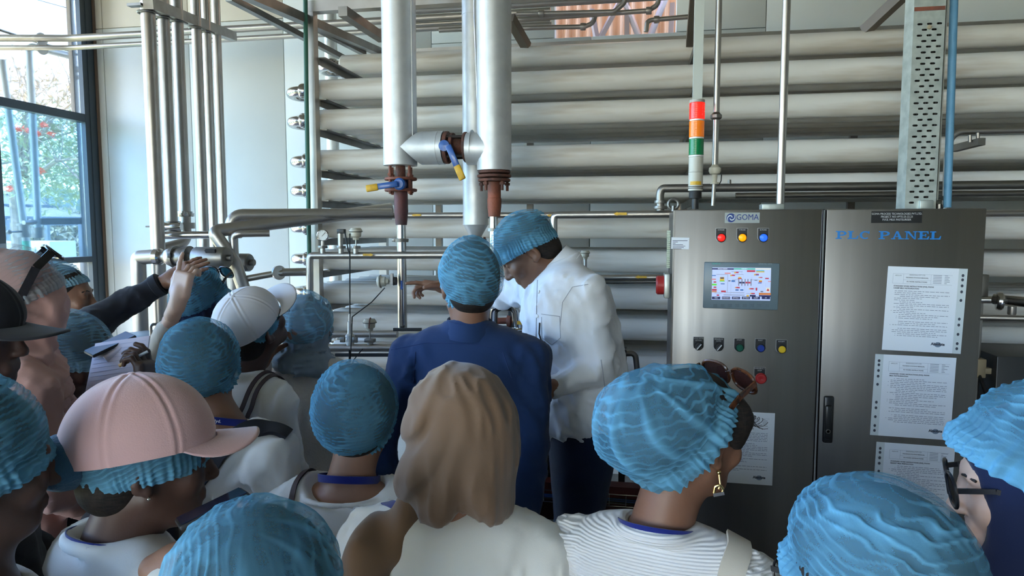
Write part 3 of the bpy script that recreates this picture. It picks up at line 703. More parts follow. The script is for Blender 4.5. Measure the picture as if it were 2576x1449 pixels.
# right duct
d2 = thing('insulated_duct', 'right aluminium-clad vertical duct above the rusty flanges', 'duct', (vx_(1243, 400), YD, vz_(1243, 430)))
cx2 = vx_(1243, 300); r2 = 41.5*kd; zb2 = vz_(1243, 429)
MB().lathe((cx2, YD, zb2), (0, 0, 1), [(0, 14*kd), (0, r2*1.0), (24*kd, r2*1.0), (24*kd, r2*1.014), (27*kd, r2*1.014), (27*kd, r2), (44*kd, r2), (44*kd, r2*1.014), (47*kd, r2*1.014), (47*kd, r2), (ZC-zb2, r2)], n=40).build('cladding', ALU, d2)
# slim rear duct ending in a cone
d3 = thing('slim_duct', 'slimmer aluminium-clad duct ending in a cone behind the right duct', 'duct', (vx_(1195, 600, 3.2), 3.25, vz_(1195, 596, 3.25)))
Y3 = 3.25; k3 = px2m(1, Y3, 1195, 400); cx3 = vx_(1196, 480, Y3); zc3 = vz_(1196, 596, Y3)
MB().lathe((cx3, Y3, zc3), (0, 0, 1), [(0, 14*k3), (30*k3, 31*k3), (30*k3, 31.8*k3), (32*k3, 31.8*k3), (32*k3, 31*k3), (46*k3, 31*k3), (46*k3, 31.6*k3), (48*k3, 31.6*k3), (48*k3, 31*k3), (200*k3, 31*k3), (ZC-zc3, 31*k3)], n=36).build('cladding', ALU, d3)
for zz in (540, 40): MB().lathe((cx3, Y3, vz_(1190, zz, Y3)), (0, 0, 1), [(0, 31*k3), (0, 31.8*k3), (3*k3, 31.8*k3), (3*k3, 31*k3)], n=36).build('band', ALU, d3)
MB().tube([(cx3, Y3, zc3-0.07), (cx3, Y3, zc3+0.02)], 13*k3, n=16).build('outlet', RUST, d3)
MB().lathe((cx3, Y3, zc3-0.025), (0, 0, 1), [(0, 12*k3), (0, 27*k3), (8*k3, 27*k3), (8*k3, 12*k3)], n=24).build('flange', mat('dark flange', (0.06, 0.05, 0.045), 0.6, 0.5), d3)
for i in range(6):
    a = i*PI/3+.3; MB().lathe((cx3+22*k3*math.cos(a), Y3+22*k3*math.sin(a), zc3-0.012), (0, 0, 1), [(0, 3*k3), (6*k3, 3*k3)], n=6).build('bolt', RUST, d3)
# thin conduit strapped between ducts
pipe([at(1192, -30, Y=3.15), at(1193, 40, Y=3.15), at(1203, 300, Y=3.1), at(1206, 330, Y=3.1)], 0.004, 'thin bright wire conduit between the slim and the right duct', STEEL_B, n=8)
# cross-over: faceted clad elbows and the blue lever valve between the ducts
def facet(name, tip, base, parent, zt_, zb_, tipz):
    # a clad saddle: half octagon tapering to a point on the duct
    n_ = 20; rad = abs(zt_-zb_)/2; cz = (zt_+zb_)/2
    P_ = []; F_ = []
    for i in range(n_):
        a = 2*PI*i/n_; y_ = YD - 0.0 + rad*math.cos(a); z_ = cz + rad*math.sin(a)
        # the mitre line on the duct side runs to a point at mid-height
        xm = tip + (abs(z_-cz)/rad)*(base-tip)*0.42
        P_ += [(base, y_, z_), (xm, y_ , z_)]
    for i in range(n_):
        j = (i+1) % n_; F_.append((2*i, 2*j, 2*j+1, 2*i+1))
    F_.append(tuple(2*i for i in range(n_)))
    return MB().add(P_, F_)
xo0 = vx_(1009, 362, 2.99); xo1 = vx_(1109, 362, 2.99); zt0 = vz_(1080, 325, 2.99); zb0 = vz_(1080, 411, 2.99)
e1 = facet('e', xo0, xo1, None, zt0, zb0, 0).build('crossover_cladding', ALU, d1, smooth=50)
xq0 = vx_(1247, 362, 2.99); xq1 = vx_(1168, 362, 2.99)
e2 = facet('e', xq0, xq1, None, vz_(1200, 328, 2.99), vz_(1200, 412, 2.99), 0).build('crossover_cladding', ALU, d2, smooth=50)
zm = (zt0+zb0)/2; rf = (zt0-zb0)/2
for xx, pr in ((xo1-0.028, d1), (xq1+0.02, d2)):
    MB().lathe((xx, YD, zm), (1, 0, 0), [(0, rf), (0, rf*1.012), (0.004, rf*1.012), (0.004, rf)], n=36).build('band', ALU, pr)
lv = thing('lever_valve', 'rusty flanged valve with hanging blue and yellow lever between the ducts', 'valve', (vx_(1138, 400), YD, zb0))
def disc(x, r, w, m=RUST, parent=lv, nm='flange'): MB().lathe((x, YD, zm), (1, 0, 0), [(0, r*.4), (0, r*.97), (w*.15, r), (w*.85, r), (w, r*.97), (w, r*.4)], n=30).build(nm, m, parent)
disc(xo1+0.003, rf*0.97, 0.018); disc(vx_(1135, 362), rf*0.86, 0.015); disc(xq1-0.014, rf*.9, 0.012)
MB().lathe((xo1, YD, zm), (1, 0, 0), [(0, rf*.42), (0.03, rf*.46), (0.06, rf*.52), (0.075, rf*.5), (0.09, rf*.38), (xq1-xo1, rf*.40)], n=24).build('valve_body', RUST, lv)
for i in range(4):
    a = PI/4+i*PI/2; y_, z_ = YD+rf*.8*math.cos(a), zm+rf*.8*math.sin(a)
    MB().tube([(xo1-0.0, y_, z_), (xq1-0.002, y_, z_)], 0.0065, n=8).build('stud_bolt', mat('dark stud', (0.05, 0.04, 0.038), 0.6, 0.6), lv)
lc = Vector((vx_(1128, 362), YD-rf*1.0, zm)) 
MB().lathe(lc+Vector((0, 0.05, 0)), (0, -1, 0), [(0, .02), (0.03, .02), (0.03, .026), (0.052, .024), (0.055, 0)], n=18, cap=False).build('lever_hub', BLUEP, lv)
le = Vector((vx_(1150, 418, YD-rf), YD-rf-0.005, vz_(1150, 418, YD-rf))); lt = Vector((vx_(1165, 452, YD-rf), YD-rf-0.005, vz_(1165, 452, YD-rf)))
ls = Vector((vx_(1128, 362, YD-rf), YD-rf-0.005, vz_(1128, 366, YD-rf)))
MB().bar(ls, le, 0.012, 0.028, up=(0, -1, 0.0), bev=0.004).build('lever', BLUEP, lv) if False else MB().bar(ls, le, 0.028, 0.012, up=(0, -1, 0), bev=0.004).build('lever', BLUEP, lv)
MB().bar(le-(lt-le)*.05, lt, 0.030, 0.016, up=(0, -1, 0), bev=0.005).build('lever_grip', YELLOW, lv)
# valve under the left duct
lw = thing('lever_valve', 'rusty bolted valve with level blue and yellow lever under the left duct', 'valve', (cx1, YD, vz_(1007, 565)))
def vdisc(py0, py1, r, m=RUST, cx=None, parent=lw, nm='flange', n=28, sq=False):
    c_ = cx if cx is not None else cx1; za, zb_ = vz_(1007, py1), vz_(1007, py0)
    return MB().lathe((c_, YD, za), (0, 0, 1), [(0, r*.3), (0, r*.96), ((zb_-za)*.2, r), ((zb_-za)*.8, r), (zb_-za, r*.96), (zb_-za, r*.3)], n=n).build(nm, m, parent)
vdisc(417, 452, 12*kd, RUST, nm='neck'); vdisc(447, 454, 40*kd, RUST_R); vdisc(475, 482, 40*kd, RUST_R); vdisc(452, 478, 26*kd, mat('navy valve body', (0.02, 0.035, 0.09), 0.5), nm='valve_body')
MB().lathe((cx1, YD, vz_(1007, 566)), (0, 0, 1), [(0, 12*kd), (0, 14*kd), (10*kd, 15*kd), (34*kd, 17.5*kd), (42*kd, 17*kd), (86*kd, 17*kd)], n=24).build('reducer', mat('maroon iron reducer', (0.13, 0.045, 0.045), 0.6, 0.2, col2=(0.07, 0.04, 0.045), nscale=12, bump=0.2), lw)
for i in range(4):
    a = PI/4 + i*PI/2 + 0.25; x_, y_ = cx1+33*kd*math.cos(a), YD+33*kd*math.sin(a)
    MB().tube([(x_, y_, vz_(1007, 489)), (x_, y_, vz_(1007, 419))], 4*kd, n=8).build('stud_bolt', RUST_R, lw)
    for py in (485, 444): MB().lathe((x_, y_, vz_(1007, py)), (0, 0, 1), [(0, 6.5*kd), (6*kd, 6.5*kd)], n=6).build('nut', RUST_R, lw)
hub = Vector((vx_(1005, 463, 2.97), 2.965, vz_(1005, 463, 2.97)))
MB().lathe(hub+Vector((0, .03, 0)), (0, -1, 0), [(0, .025), (0.03, .027), (0.036, .02), (0.036, 0)], n=18, cap=False).build('lever_hub', BLUEP, lw)
e_ = at(948, 470, Y=2.93); t__ = at(921, 475, Y=2.92)
MB().bar(hub+Vector((0, -0.02, 0)), e_, 0.026, 0.012, up=(0, -1, 0), bev=0.004).build('lever', BLUEP, lw)
MB().bar(e_+Vector((0.006, 0, 0)), t__, 0.030, 0.016, up=(0, -1, 0), bev=0.005).build('lever_grip', YELLOW, lw)
# vertical pipe below it
vp = thing('vertical_pipe', 'bright vertical steel pipe below the rusty lever valve', 'pipe', (cx1, YD, vz_(1010, 830)))
MB().tube([(cx1, YD, vz_(1010, 832)), (cx1, YD, vz_(1007, 564))], 11.5*kd, n=20).build('pipe_run', STEEL_B, vp)
MB().lathe((cx1, YD, vz_(1008, 609)), (0, 0, 1), [(0, 12*kd), (0, 17*kd), (8*kd, 18*kd), (9*kd, 12*kd)], n=20).build('clamp', STEEL_D, vp)
MB().cbox((cx1-17*kd, YD-0.01, vz_(1008, 604)), (8*kd, 14*kd, 8*kd), bev=0.002).build('clamp_screw', STEEL_D, vp)
arrow(1010, 718, YD-12*kd, 24*kd, vp, m=mat('blue arrow sticker', (0.02, 0.10, 0.42), 0.5), ang=R(90))
MB().bar(at(990, 829, Y=3.0), at(1060, 829, Y=3.0), 0.012, 0.014).build('foot_bar', DARKM, vp)
# side mounted sensor
ss = thing('side_sensor', 'cream round sensor head screwed sideways onto the vertical steel pipe', 'sensor', at(957, 730, Y=3.0))
cS = at(992, 707, Y=3.0)
MB().lathe(cS+Vector((0.01, 0, 0)), (-1, 0, 0), [(0, 10*kd), (8*kd, 11*kd), (8*kd, 5*kd), (12*kd, 5*kd)], n=14).build('mount', DARKM, ss)
MB().bar(at(986, 688, Y=2.98), at(986, 716, Y=2.98), 0.012, 0.012).build('clamp', STEEL_D, ss)
transmitter(cS+Vector((-0.012, 0, 0)), ss, kd*1.0, lean=Vector((-1, -0.15, -0.05)), stem=8)
# right rusty flange stack and red pipe
rf_ = thing('flange_stack', 'rusty bolted flanges and red oxide pipe under the right duct', 'flange', (cx2, YD, vz_(1243, 555)))
for (a, b, r) in ((432, 440, 39), (443, 450, 41), (453, 460, 39)): vdisc(a, b, r*kd, RUST, cx2, rf_)
vdisc(428, 455, 14*kd, RUST, cx2, rf_, 'neck')
MB().lathe((cx2, YD, vz_(1243, 545)), (0, 0, 1), [(0, 10*kd), (0, 14*kd), (24*kd, 17*kd), (44*kd, 17*kd), (45*kd, 16*kd), (88*kd, 16*kd)], n=24).build('reducer', RUST_R, rf_)
for i in range(5):
    a = i*2*PI/5 + 0.5; x_, y_ = cx2+33*kd*math.cos(a), YD+33*kd*math.sin(a)
    MB().tube([(x_, y_, vz_(1243, 480)), (x_, y_, vz_(1243, 455))], 3.5*kd, n=8).build('stud_bolt', RUST, rf_)
    MB().lathe((x_, y_, vz_(1243, 466)), (0, 0, 1), [(0, 6.5*kd), (6*kd, 6.5*kd)], n=6).build('nut', RUST, rf_)
vp2 = thing('vertical_pipe', 'short bright steel pipe under the red oxide reducer', 'pipe', (cx2, YD, vz_(1243, 830)))
MB().tube([(cx2-0.003, YD, vz_(1243, 800)), (cx2-0.003, YD, vz_(1243, 543))], 10.5*kd, n=18).build('pipe_run', STEEL_B, vp2)
MB().lathe((cx2-0.003, YD, vz_(1243, 582)), (0, 0, 1), [(0, 11*kd), (0, 17*kd), (8*kd, 17*kd), (8*kd, 11*kd)], n=18).build('clamp', STEEL_D, vp2)
# long eye-level line continuing to the right, with arrows
t_ = thing('arrow_pipe', 'eye-level steel pipe marked with yellow arrows behind the ducts', 'pipe', at(1240, 545, Y=3.35))
MB().tube([at(820, 543, Y=3.42), (2.6, 3.42, at(820, 543, Y=3.42).z)], 0.0155, n=14).build('pipe_run', STEEL, t_)
arrow(1047, 541, 3.40, 0.05, t_, left=True); arrow(1388, 542, 3.40, 0.05, t_, left=True)
t_ = thing('arrow_pipe', 'hooked steel pipe rising behind the white shirt and running to the cabinet', 'pipe', at(1395, 620, Y=3.0))
MB().tube([at(1395, 760, Y=3.0), at(1393, 560, Y=3.0), at(1394, 541, Y=3.0), at(1720, 538, Y=2.98)], 0.0155, fil=0.05, n=14).build('pipe_run', STEEL, t_)
arrow(1560, 538, 2.96, 0.055, t_, left=True)
t_ = thing('arrow_pipe', 'steel pipe with yellow arrow between the white shirt and the cabinet', 'pipe', at(1600, 705, Y=3.1))
MB().tube([at(1240, 701, Y=3.1), at(1720, 697, Y=3.1)], 0.013, n=14).build('pipe_run', STEEL, t_)
arrow(1612, 697, 3.08, 0.05, t_, left=True)
pipe([at(1240, 712, Y=3.12), at(1720, 708, Y=3.12)], 0.008, 'thin second line just under the arrow pipe left of the cabinet', STEEL_D)
t_ = thing('level_transmitter', 'cream sensor head behind the white-shirted shoulder', 'sensor', at(1472, 650, Y=3.1))
MB().tube([at(1472, 700, Y=3.1), at(1472, 640, Y=3.1)], 0.008, n=8).build('stem', STEEL, t_)
transmitter(at(1472, 655, Y=3.1), t_, 0.0017*.8, stem=4)
# ================================================================== control cabinet
YC = 2.50
def cp(px, py, off=0.0): return at(px, py, Y=YC-off)
cx0, cx1_ = cp(1686, 900).x, cp(2462, 900).x
cxm = cp(2058, 900).x
ct = cp(2080, 526).z
kc = (cp(2081, 800) - cp(2080, 800)).length
CD = 0.40
M_CAB = mat('brushed cabinet steel', (0.27, 0.255, 0.24), 0.34, 1.0, col2=(0.22, 0.207, 0.196), nscale=3.0, stretch=(4, 1, 0.12), rvar=0.10, bump=0.01, bscale=120, bstretch=(1, 1, 0.02))
cab = thing('control_cabinet', 'tall two-door brushed steel control cabinet with blue lettering and touch screen', 'cabinet', ((cx0+cx1_)/2, YC+CD/2, 0))
MB().box((cx0+0.004, YC+0.022, 0.10), (cx1_-0.004, YC+CD, ct-0.004)).build('body', M_CAB, cab)
MB().box((cx0+0.02, YC+0.04, 0.0), (cx1_-0.02, YC+CD-0.02, 0.10)).build('plinth', DARKM, cab)
MB().cbox(((cx0+cxm)/2, YC+0.012, (0.12+ct)/2), (cxm-cx0-0.004, 0.024, ct-0.12), bev=0.004).build('door', M_CAB, cab)
door2 = MB().cbox(((cxm+0.010+cx1_)/2, YC+0.012, (0.12+ct)/2), (cx1_-cxm-0.010, 0.024, ct-0.12), bev=0.004).build('door', M_CAB, cab)
MB().box((cxm+0.000, YC+0.006, 0.12), (cxm+0.007, YC+0.03, ct)).build('door_gap', DARKM, cab)
for px in (1693, 2066): MB().box((cp(px, 800).x-0.006, YC-0.0015, 0.14), (cp(px, 800).x-0.0005, YC+0.003, ct-0.003)).build('edge_strip', STEEL_B, cab)
M_HAND = mat('black swing handle', (0.012, 0.012, 0.013), 0.3)
hd = MB().cbox(cp(2083, 1055, 0.010), (25*kc, 0.02, 128*kc), bev=0.006).build('swing_handle', M_HAND, cab)
MB().cbox(cp(2083, 1062, 0.026), (17*kc, 0.016, 92*kc), bev=0.006).build('grip', M_HAND, hd)
MB().lathe(cp(2083, 1085, 0.033), (0, -1, 0), [(0, 6*kc), (0.003, 6*kc), (0.003, 4*kc), (0.001, 4*kc)], n=16).build('lock', STEEL_D, hd)
# lettering matrix on the door face
def face(px, py, off=0.001): return Matrix.Translation(cp(px, py, off)) @ Matrix.Rotation(R(90), 4, 'X')
# maker's plate with the swirl badge
MB().cbox(cp(1867, 548, 0.001), (90*kc, 0.003, 28*kc)).build('maker_plate', mat('brushed plate', (0.36, 0.40, 0.40), 0.4, 0.6), cab)
M_NAVY = mat('navy print', (0.012, 0.04, 0.20), 0.5)
text_mb('GOMA', 22*kc, face(1852, 547, 0.003), xs=0.88).build('maker_lettering', M_NAVY, cab)
bc = cp(1839, 548, 0.0035)
bd = MB()
bd.lathe(bc, (0, -1, 0), [(0, 0), (0, 12*kc), (0.0006, 12*kc), (0.0006, 0)], n=28, cap=False); bd.build('maker_badge', M_NAVY, cab)
sw = MB()
for s_ in (0, PI):
    P_ = []; 
    for i in range(15):
        a = s_ + i*0.28; r_ = (2 + i*0.62)*kc; w_ = (0.5+1.1*math.sin(PI*i/14))*kc
        P_.append((math.cos(a)*(r_-w_), math.sin(a)*(r_-w_), math.cos(a)*(r_+w_), math.sin(a)*(r_+w_)))
    for i in range(14):
        p, q = P_[i], P_[i+1]; sw.add([bc+Vector((p[0], -0.0009, p[1])), bc+Vector((p[2], -0.0009, p[3])), bc+Vector((q[2], -0.0009, q[3])), bc+Vector((q[0], -0.0009, q[1]))], [(0, 1, 2, 3)])
sw.build('badge_swirl', mat('pale print', (0.6, 0.66, 0.68), 0.5), cab, smooth=0)
# black plaque
pl = MB().cbox(cp(2255, 546, 0.001), (122*kc, 0.003, 30*kc)).build('plaque', mat('engraved black plaque', (0.012, 0.012, 0.013), 0.4), cab)
tw = mat('white engraving', (0.6, 0.6, 0.6), 0.5)
for i, s_ in enumerate(('GOMA PROCESS TECHNOLOGIES PVT.LTD.', 'PROJECT NO-VPTE-25-22.23', 'P.H.E. MILK PASTEURISER')):
    text_mb(s_, 7.3*kc, face(2256, 538+i*7.4, 0.0032), depth=0.0004, align='CENTER', xs=0.86).build('plaque_lettering', tw, pl)
MB().box(cp(2193, 562, 0.0015), cp(2317, 531, 0.0022)).build('plaque_rim', mat('plate rim', (0.5, 0.5, 0.5), 0.4), pl) if False else None
# PLC PANEL: slab-serif capitals
M_PLC = mat('bright blue lettering', (0.02, 0.20, 0.55), 0.45)
def slab(ch):
    o = []   # list of polygons in a 1.3 x 1 box
    def rect(a, b, c, d): o.append([(a, b), (c, b), (c, d), (a, d)])
    def arcband(cx, cy, rx, ry, w, a0, a1, n=12):
        for i in range(n):
            t0 = R(a0+(a1-a0)*i/n); t1 = R(a0+(a1-a0)*(i+1)/n)
            o.append([(cx+rx*math.cos(t0), cy+ry*math.sin(t0)), (cx+rx*math.cos(t1), cy+ry*math.sin(t1)), (cx+(rx-w)*math.cos(t1), cy+(ry-w*.55)*math.sin(t1)), (cx+(rx-w)*math.cos(t0), cy+(ry-w*.55)*math.sin(t0))])
    if ch == 'P':
        rect(.18, 0, .46, 1); rect(0, 0, .64, .13); rect(0, .87, .6, 1); arcband(.62, .70, .52, .30, .26, -90, 90); rect(.46, .40, .64, .53); rect(.46, .87, .64, 1)
    elif ch == 'L':
        rect(.16, 0, .44, 1); rect(0, .87, .6, 1); rect(0, 0, 1.05, .14); o.append([(.88, .14), (1.05, .14), (1.12, .42), (1.0, .42)])
    elif ch == 'C':
        arcband(.62, .5, .62, .5, .28, 50, 310, 18); o.append([(.96, .66), (1.08, .66), (1.12, 1.0), (1.02, 1.0), (.92, .86)])
    elif ch == 'A':
        o.append([(.22, 0), (.36, 0), (.72, 1), (.56, 1)]); o.append([(.56, 1), (.76, 1), (1.18, 0), (.88, 0)]); rect(.40, .28, .94, .38); rect(.05, 0, .5, .12); rect(.76, 0, 1.34, .12)
    elif ch == 'N':
        rect(.16, 0, .30, 1); o.append([(.16, 1), (.46, 1), (1.14, 0), (.98, 0)]); rect(1.0, 0, 1.14, 1); rect(0, 0, .46, .12); rect(0, .88, .44, 1); rect(.84, .88, 1.3, 1)
    elif ch == 'E':
        rect(.16, 0, .44, 1); rect(0, 0, 1.06, .13); rect(0, .87, 1.02, 1); rect(.44, .44, .78, .56); o.append([(.9, .13), (1.06, .13), (1.12, .36), (1.0, .36)]); o.append([(.88, .87), (1.02, .87), (1.04, .66), (.96, .66)]); rect(.70, .32, .80, .68)
    return o
x_ = 2102; hz_ = 21
for ch in 'PLC PANEL':
    if ch == ' ': x_ += 18; continue
    wch = {'P': 27, 'L': 27, 'C': 27, 'A': 32, 'N': 31, 'E': 27}[ch]
    wu = {'P': 1.14, 'L': 1.12, 'C': 1.24, 'A': 1.34, 'N': 1.3, 'E': 1.12}[ch]
    yy = 601 + (x_-2102)*0.006
    base = cp(x_, yy, 0.0012); 
    pl_b = MB()
    for pi_, poly in enumerate(slab(ch)):
        n_ = len(poly); pl_b.add([base+Vector((p[0]/wu*wch*kc, -pi_*0.00003, p[1]*hz_*kc)) for p in poly], [tuple(range(n_))])
    pl_b.build('door_letter', M_PLC, cab, smooth=0)
    x_ += wch + 3

# indicator lamps, switches, push buttons
def plate(px, py, w=27, h=35, txt=None):
    poly = [(-w/2*kc, h/2*kc), (-w/2*kc, -h*.18*kc)] + [(w/2*kc*math.cos(R(a)), -h*.18*kc - (h*.32*kc)*math.sin(R(-a))*1.0 if False else -h*.18*kc+(h*.32*kc)*math.sin(R(a))) for a in range(200, 341, 20)] + [(w/2*kc, -h*.18*kc), (w/2*kc, h/2*kc)]
    p_ = MB().prism([(x*1.07, y*1.05) for x, y in poly], 0.002, Matrix.Translation(cp(px, py, 0.002))).build('legend_rim', mat('silver rim', (0.5, 0.5, 0.5), 0.4, 0.5), cab)
    p_ = MB().prism(poly, 0.002, Matrix.Translation(cp(px, py, 0.004))).build('legend_plate', BLACK, cab)
    if txt:
        for i, t_ in enumerate(txt.split('|')): text_mb(t_, 4.6*kc, face(px, py-h*.36+i*5, 0.0046), depth=0.0003, align='CENTER').build('legend_text', tw, p_)
    return p_
for (px, col, t_, nm) in ((1814, (1.0, 0.015, 0.01), 'R-PHASE', 'red'), (1867, (1.0, 0.32, 0.0), 'Y-PHASE', 'amber'), (1920, (0.02, 0.12, 1.0), 'B-PHASE', 'blue')):
    p_ = plate(px, 591, txt=t_); c = cp(px, 598, 0.004)
    MB().lathe(c, (0, -1, 0), [(0, 12*kc), (0.006, 12*kc), (0.008, 10.5*kc), (0.006, 10*kc)], n=24).build('lamp_bezel', BLACK, p_)
    MB().lathe(c, (0, -1, 0), [(0, 10*kc), (0.010, 10*kc), (0.014, 7*kc), (0.015, 0)], n=24, cap=False).build('lamp_lens', mat('%s lit lens' % nm, col, 0.3, emit=0.16), p_, label='lit %s indicator lens' % nm)
for i, (px, py, kind) in enumerate(((1757, 864, 'sel'), (1808, 866, 'sel'), (1860, 868, 'green'), (1913, 869, 'blue'), (1966, 872, 'yellow'))):
    p_ = plate(px, py, txt=('FLOW METER|OPTION', 'SEQUENCE|AUTO', 'START', 'RESET', 'ACCEPT')[i]); c = cp(px, py+6, 0.004)
    MB().lathe(c, (0, -1, 0), [(0, 11.5*kc), (0.008, 11.5*kc), (0.010, 10*kc)], n=22).build('bezel', BLACK, p_)
    if kind == 'sel':
        MB().cbox(c+Vector((0, -0.016, 0)), (8*kc, 0.016, 22*kc), Matrix.Rotation(R(38), 3, 'Y'), bev=0.002).build('selector_knob', BLACK, p_)
        MB().cbox(c+Vector((0, -0.0245, 0)), (2.4*kc, 0.002, 19*kc), Matrix.Rotation(R(38), 3, 'Y')).build('pointer_line', mat('white pointer', (0.8, 0.8, 0.8), 0.4), p_)
    else:
        col = {'green': (0.0, 0.10, 0.06), 'blue': (0.01, 0.04, 0.28), 'yellow': (0.75, 0.48, 0.02)}[kind]
        MB().lathe(c, (0, -1, 0), [(0, 9.6*kc), (0.012, 9.6*kc), (0.014, 8*kc), (0.014, 0)], n=22, cap=False).build('push_button', mat('%s button' % kind, col, 0.35), p_)
p_ = plate(1911, 938, 28, 30, 'EMERGENCY|STOP')
MB().lathe(cp(1911, 948, 0.004), (0, -1, 0), [(0, 9*kc), (0.016, 9*kc), (0.018, 14*kc), (0.030, 15*kc), (0.036, 12*kc), (0.037, 5*kc), (0.034, 0)], n=26, cap=False).build('emergency_button', mat('red mushroom button', (0.40, 0.018, 0.022), 0.4), p_)

# touch screen panel
hm = MB().cbox(cp(1863.5, 719, 0.004), (196*kc, 0.014, 127*kc), Matrix.Rotation(R(0.6), 3, 'Y'), bev=0.004).build('touch_panel', mat('grey blue bezel', (0.14, 0.19, 0.22), 0.35), cab)
M_SCR = mat('lit screen', (0.50, 0.58, 0.85), 0.3, emit=0.07)
def srect(px0, py0, px1, py1, off=0.0118):
    a = cp(px0, py1, off); b = cp(px1, py0, off)
    return [a, Vector((b.x, a.y, a.z)), b, Vector((a.x, a.y, b.z))]
sc_ = MB(); sc_.add(srect(1790, 674, 1940, 754), [(0, 1, 2, 3)]); sc_.build('screen', M_SCR, hm, smooth=0)
gcol = {'navy': (0.015, 0.02, 0.10), 'green': (0.10, 0.50, 0.35), 'cream': (0.8, 0.75, 0.6), 'red': (0.55, 0.03, 0.06), 'yel': (0.75, 0.45, 0.06), 'lime': (0.15, 0.75, 0.05), 'cyan': (0.10, 0.45, 0.55), 'org': (0.65, 0.20, 0.05), 'blue': (0.04, 0.15, 0.42), 'grey': (0.18, 0.18, 0.24), 'pink': (0.7, 0.25, 0.25)}
gm_names = list(gcol); gmats = [mat('screen ' + k, gcol[k], 0.35, emit=0.05) for k in gm_names]
gr = MB()
def G(k, a, b, c, d, off=0.0122):
    gr.cur = gm_names.index(k); gr.add(srect(a, b, c, d, off), [(0, 1, 2, 3)])
G('navy', 1791, 675, 1846, 678); G('green', 1846, 675, 1900, 678); G('cream', 1900, 675, 1939, 678)
G('red', 1879, 680, 1900, 684); G('cyan', 1902, 680, 1923, 682.4); G('yel', 1902, 682.6, 1923, 685)
G('pink', 1823, 686, 1838, 689); G('yel', 1847, 684, 1851, 688); G('red', 1851, 684, 1858, 687); G('yel', 1837, 691, 1841, 695); G('red', 1841, 691, 1849, 694)
G('yel', 1811, 697, 1822, 706); G('navy', 1812, 698, 1821, 701); G('lime', 1810, 706, 1823, 708)
G('blue', 1790.5, 692, 1801, 694); G('pink', 1790.5, 701, 1801, 704); G('lime', 1791, 714, 1803, 718); G('red', 1791, 727, 1803, 731); G('org', 1791, 732, 1803, 735); G('red', 1814, 731, 1826, 735); G('red', 1795, 708, 1802, 711); G('red', 1795, 721, 1802, 724); G('red', 1803, 741, 1809, 744)
G('grey', 1832, 705, 1838, 708); G('blue', 1840, 705, 1849, 709); G('blue', 1813, 713, 1823, 715)
for i, x in enumerate((1857, 1865, 1873, 1880, 1888)): G('grey', x, 702, x+2.6, 719, 0.0126)
G('navy', 1859.6, 709, 1873, 713); G('red', 1875.6, 709, 1888, 713); G('yel', 1857, 697, 1865, 700); G('red', 1856, 700, 1866, 702)
G('yel', 1897, 689, 1901, 693); G('red', 1901, 689, 1909, 691); G('blue', 1901, 691, 1909, 693); G('grey', 1898, 704, 1905, 706); G('yel', 1909, 705, 1917, 708); G('red', 1909, 708, 1917, 710); G('blue', 1907, 711, 1916, 713); G('red', 1925, 699, 1934, 702); G('red', 1911, 697, 1918, 699); G('yel', 1908, 697, 1911, 699); G('pink', 1932, 707, 1939, 709)
G('yel', 1849, 722, 1852, 725); G('red', 1852, 722, 1861, 725); G('blue', 1850, 728, 1858, 731); G('blue', 1862, 728, 1870, 731); G('yel', 1884, 725, 1887, 728); G('red', 1887, 725, 1896, 728); G('red', 1901, 724, 1905, 731); G('grey', 1913, 732, 1920, 735); G('yel', 1887, 737, 1890, 740); G('red', 1890, 737, 1899, 740)
G('org', 1909, 737, 1939, 742); G('navy', 1909, 743, 1939, 746); G('yel', 1878, 742, 1884, 746); G('navy', 1886, 742, 1901, 746)
G('cream', 1927, 724, 1937, 734); gr.cur = gm_names.index('red'); a = cp(1932, 725.5, 0.0126); gr.add([a, a+Vector((-4*kc, 0, -7*kc)), a+Vector((4*kc, 0, -7*kc))], [(0, 1, 2)])
for (x0, y0, x1, y1) in ((1802, 690, 1830, 690.5), (1830, 690, 1830.5, 735), (1838, 736, 1872, 736.5), (1820, 742, 1873, 742.5), (1873, 718, 1873.5, 742.5), (1849, 690, 1870, 690.5), (1850, 703, 1850.5, 712), (1842, 703, 1857, 703.5), (1877, 720, 1877.5, 738), (1877, 738, 1886, 738.5), (1866, 682, 1866.5, 690), (1840, 683, 1868, 683.5), (1891, 697, 1891.5, 704), (1891, 704, 1908, 704.5), (1838, 713, 1838.5, 742), (1797, 737, 1815, 737.5), (1822, 736, 1838, 736.5), (1895, 726, 1903, 726.5), (1915, 713, 1915.5, 730), (1926, 712, 1926.5, 722), (1870, 690, 1870.5, 702)): G('grey', x0, y0, x1, y1, 0.01205)
for i in range(6): G('navy', 1791+i*25, 746.5, 1812+i*25, 752.5)
gr.build('screen_graphics', gmats, hm, smooth=0)
for i, s_ in enumerate(('MAIN', 'OVERVIEW-2', 'SETTING-1', 'SETTING-2', 'ALARM', 'CIP')):
    text_mb(s_, 4.2*kc, face(1801.5+i*25, 749.5, 0.0128), depth=0.0002, align='CENTER', xs=.8).build('screen_text', mat('lit white text', (0.8, 0.85, 1), .4, emit=0.1), hm)
text_mb('PROCESS OVERVIEW', 3.4*kc, face(1818, 676.5, 0.0128), depth=0.0002, align='CENTER', xs=.8).build('screen_text', MATS['lit white text'], hm)
text_mb('OVERVIEW-1', 3.4*kc, face(1873, 676.5, 0.0128), depth=0.0002, align='CENTER', xs=.8).build('screen_text', MATS['lit white text'], hm)
text_mb('SIEMENS', 6.0*kc, face(1791, 663.5, 0.0125), depth=0.0003, bold=0.0001).build('panel_lettering', mat('teal print', (0.10, 0.42, 0.38), 0.5), hm)
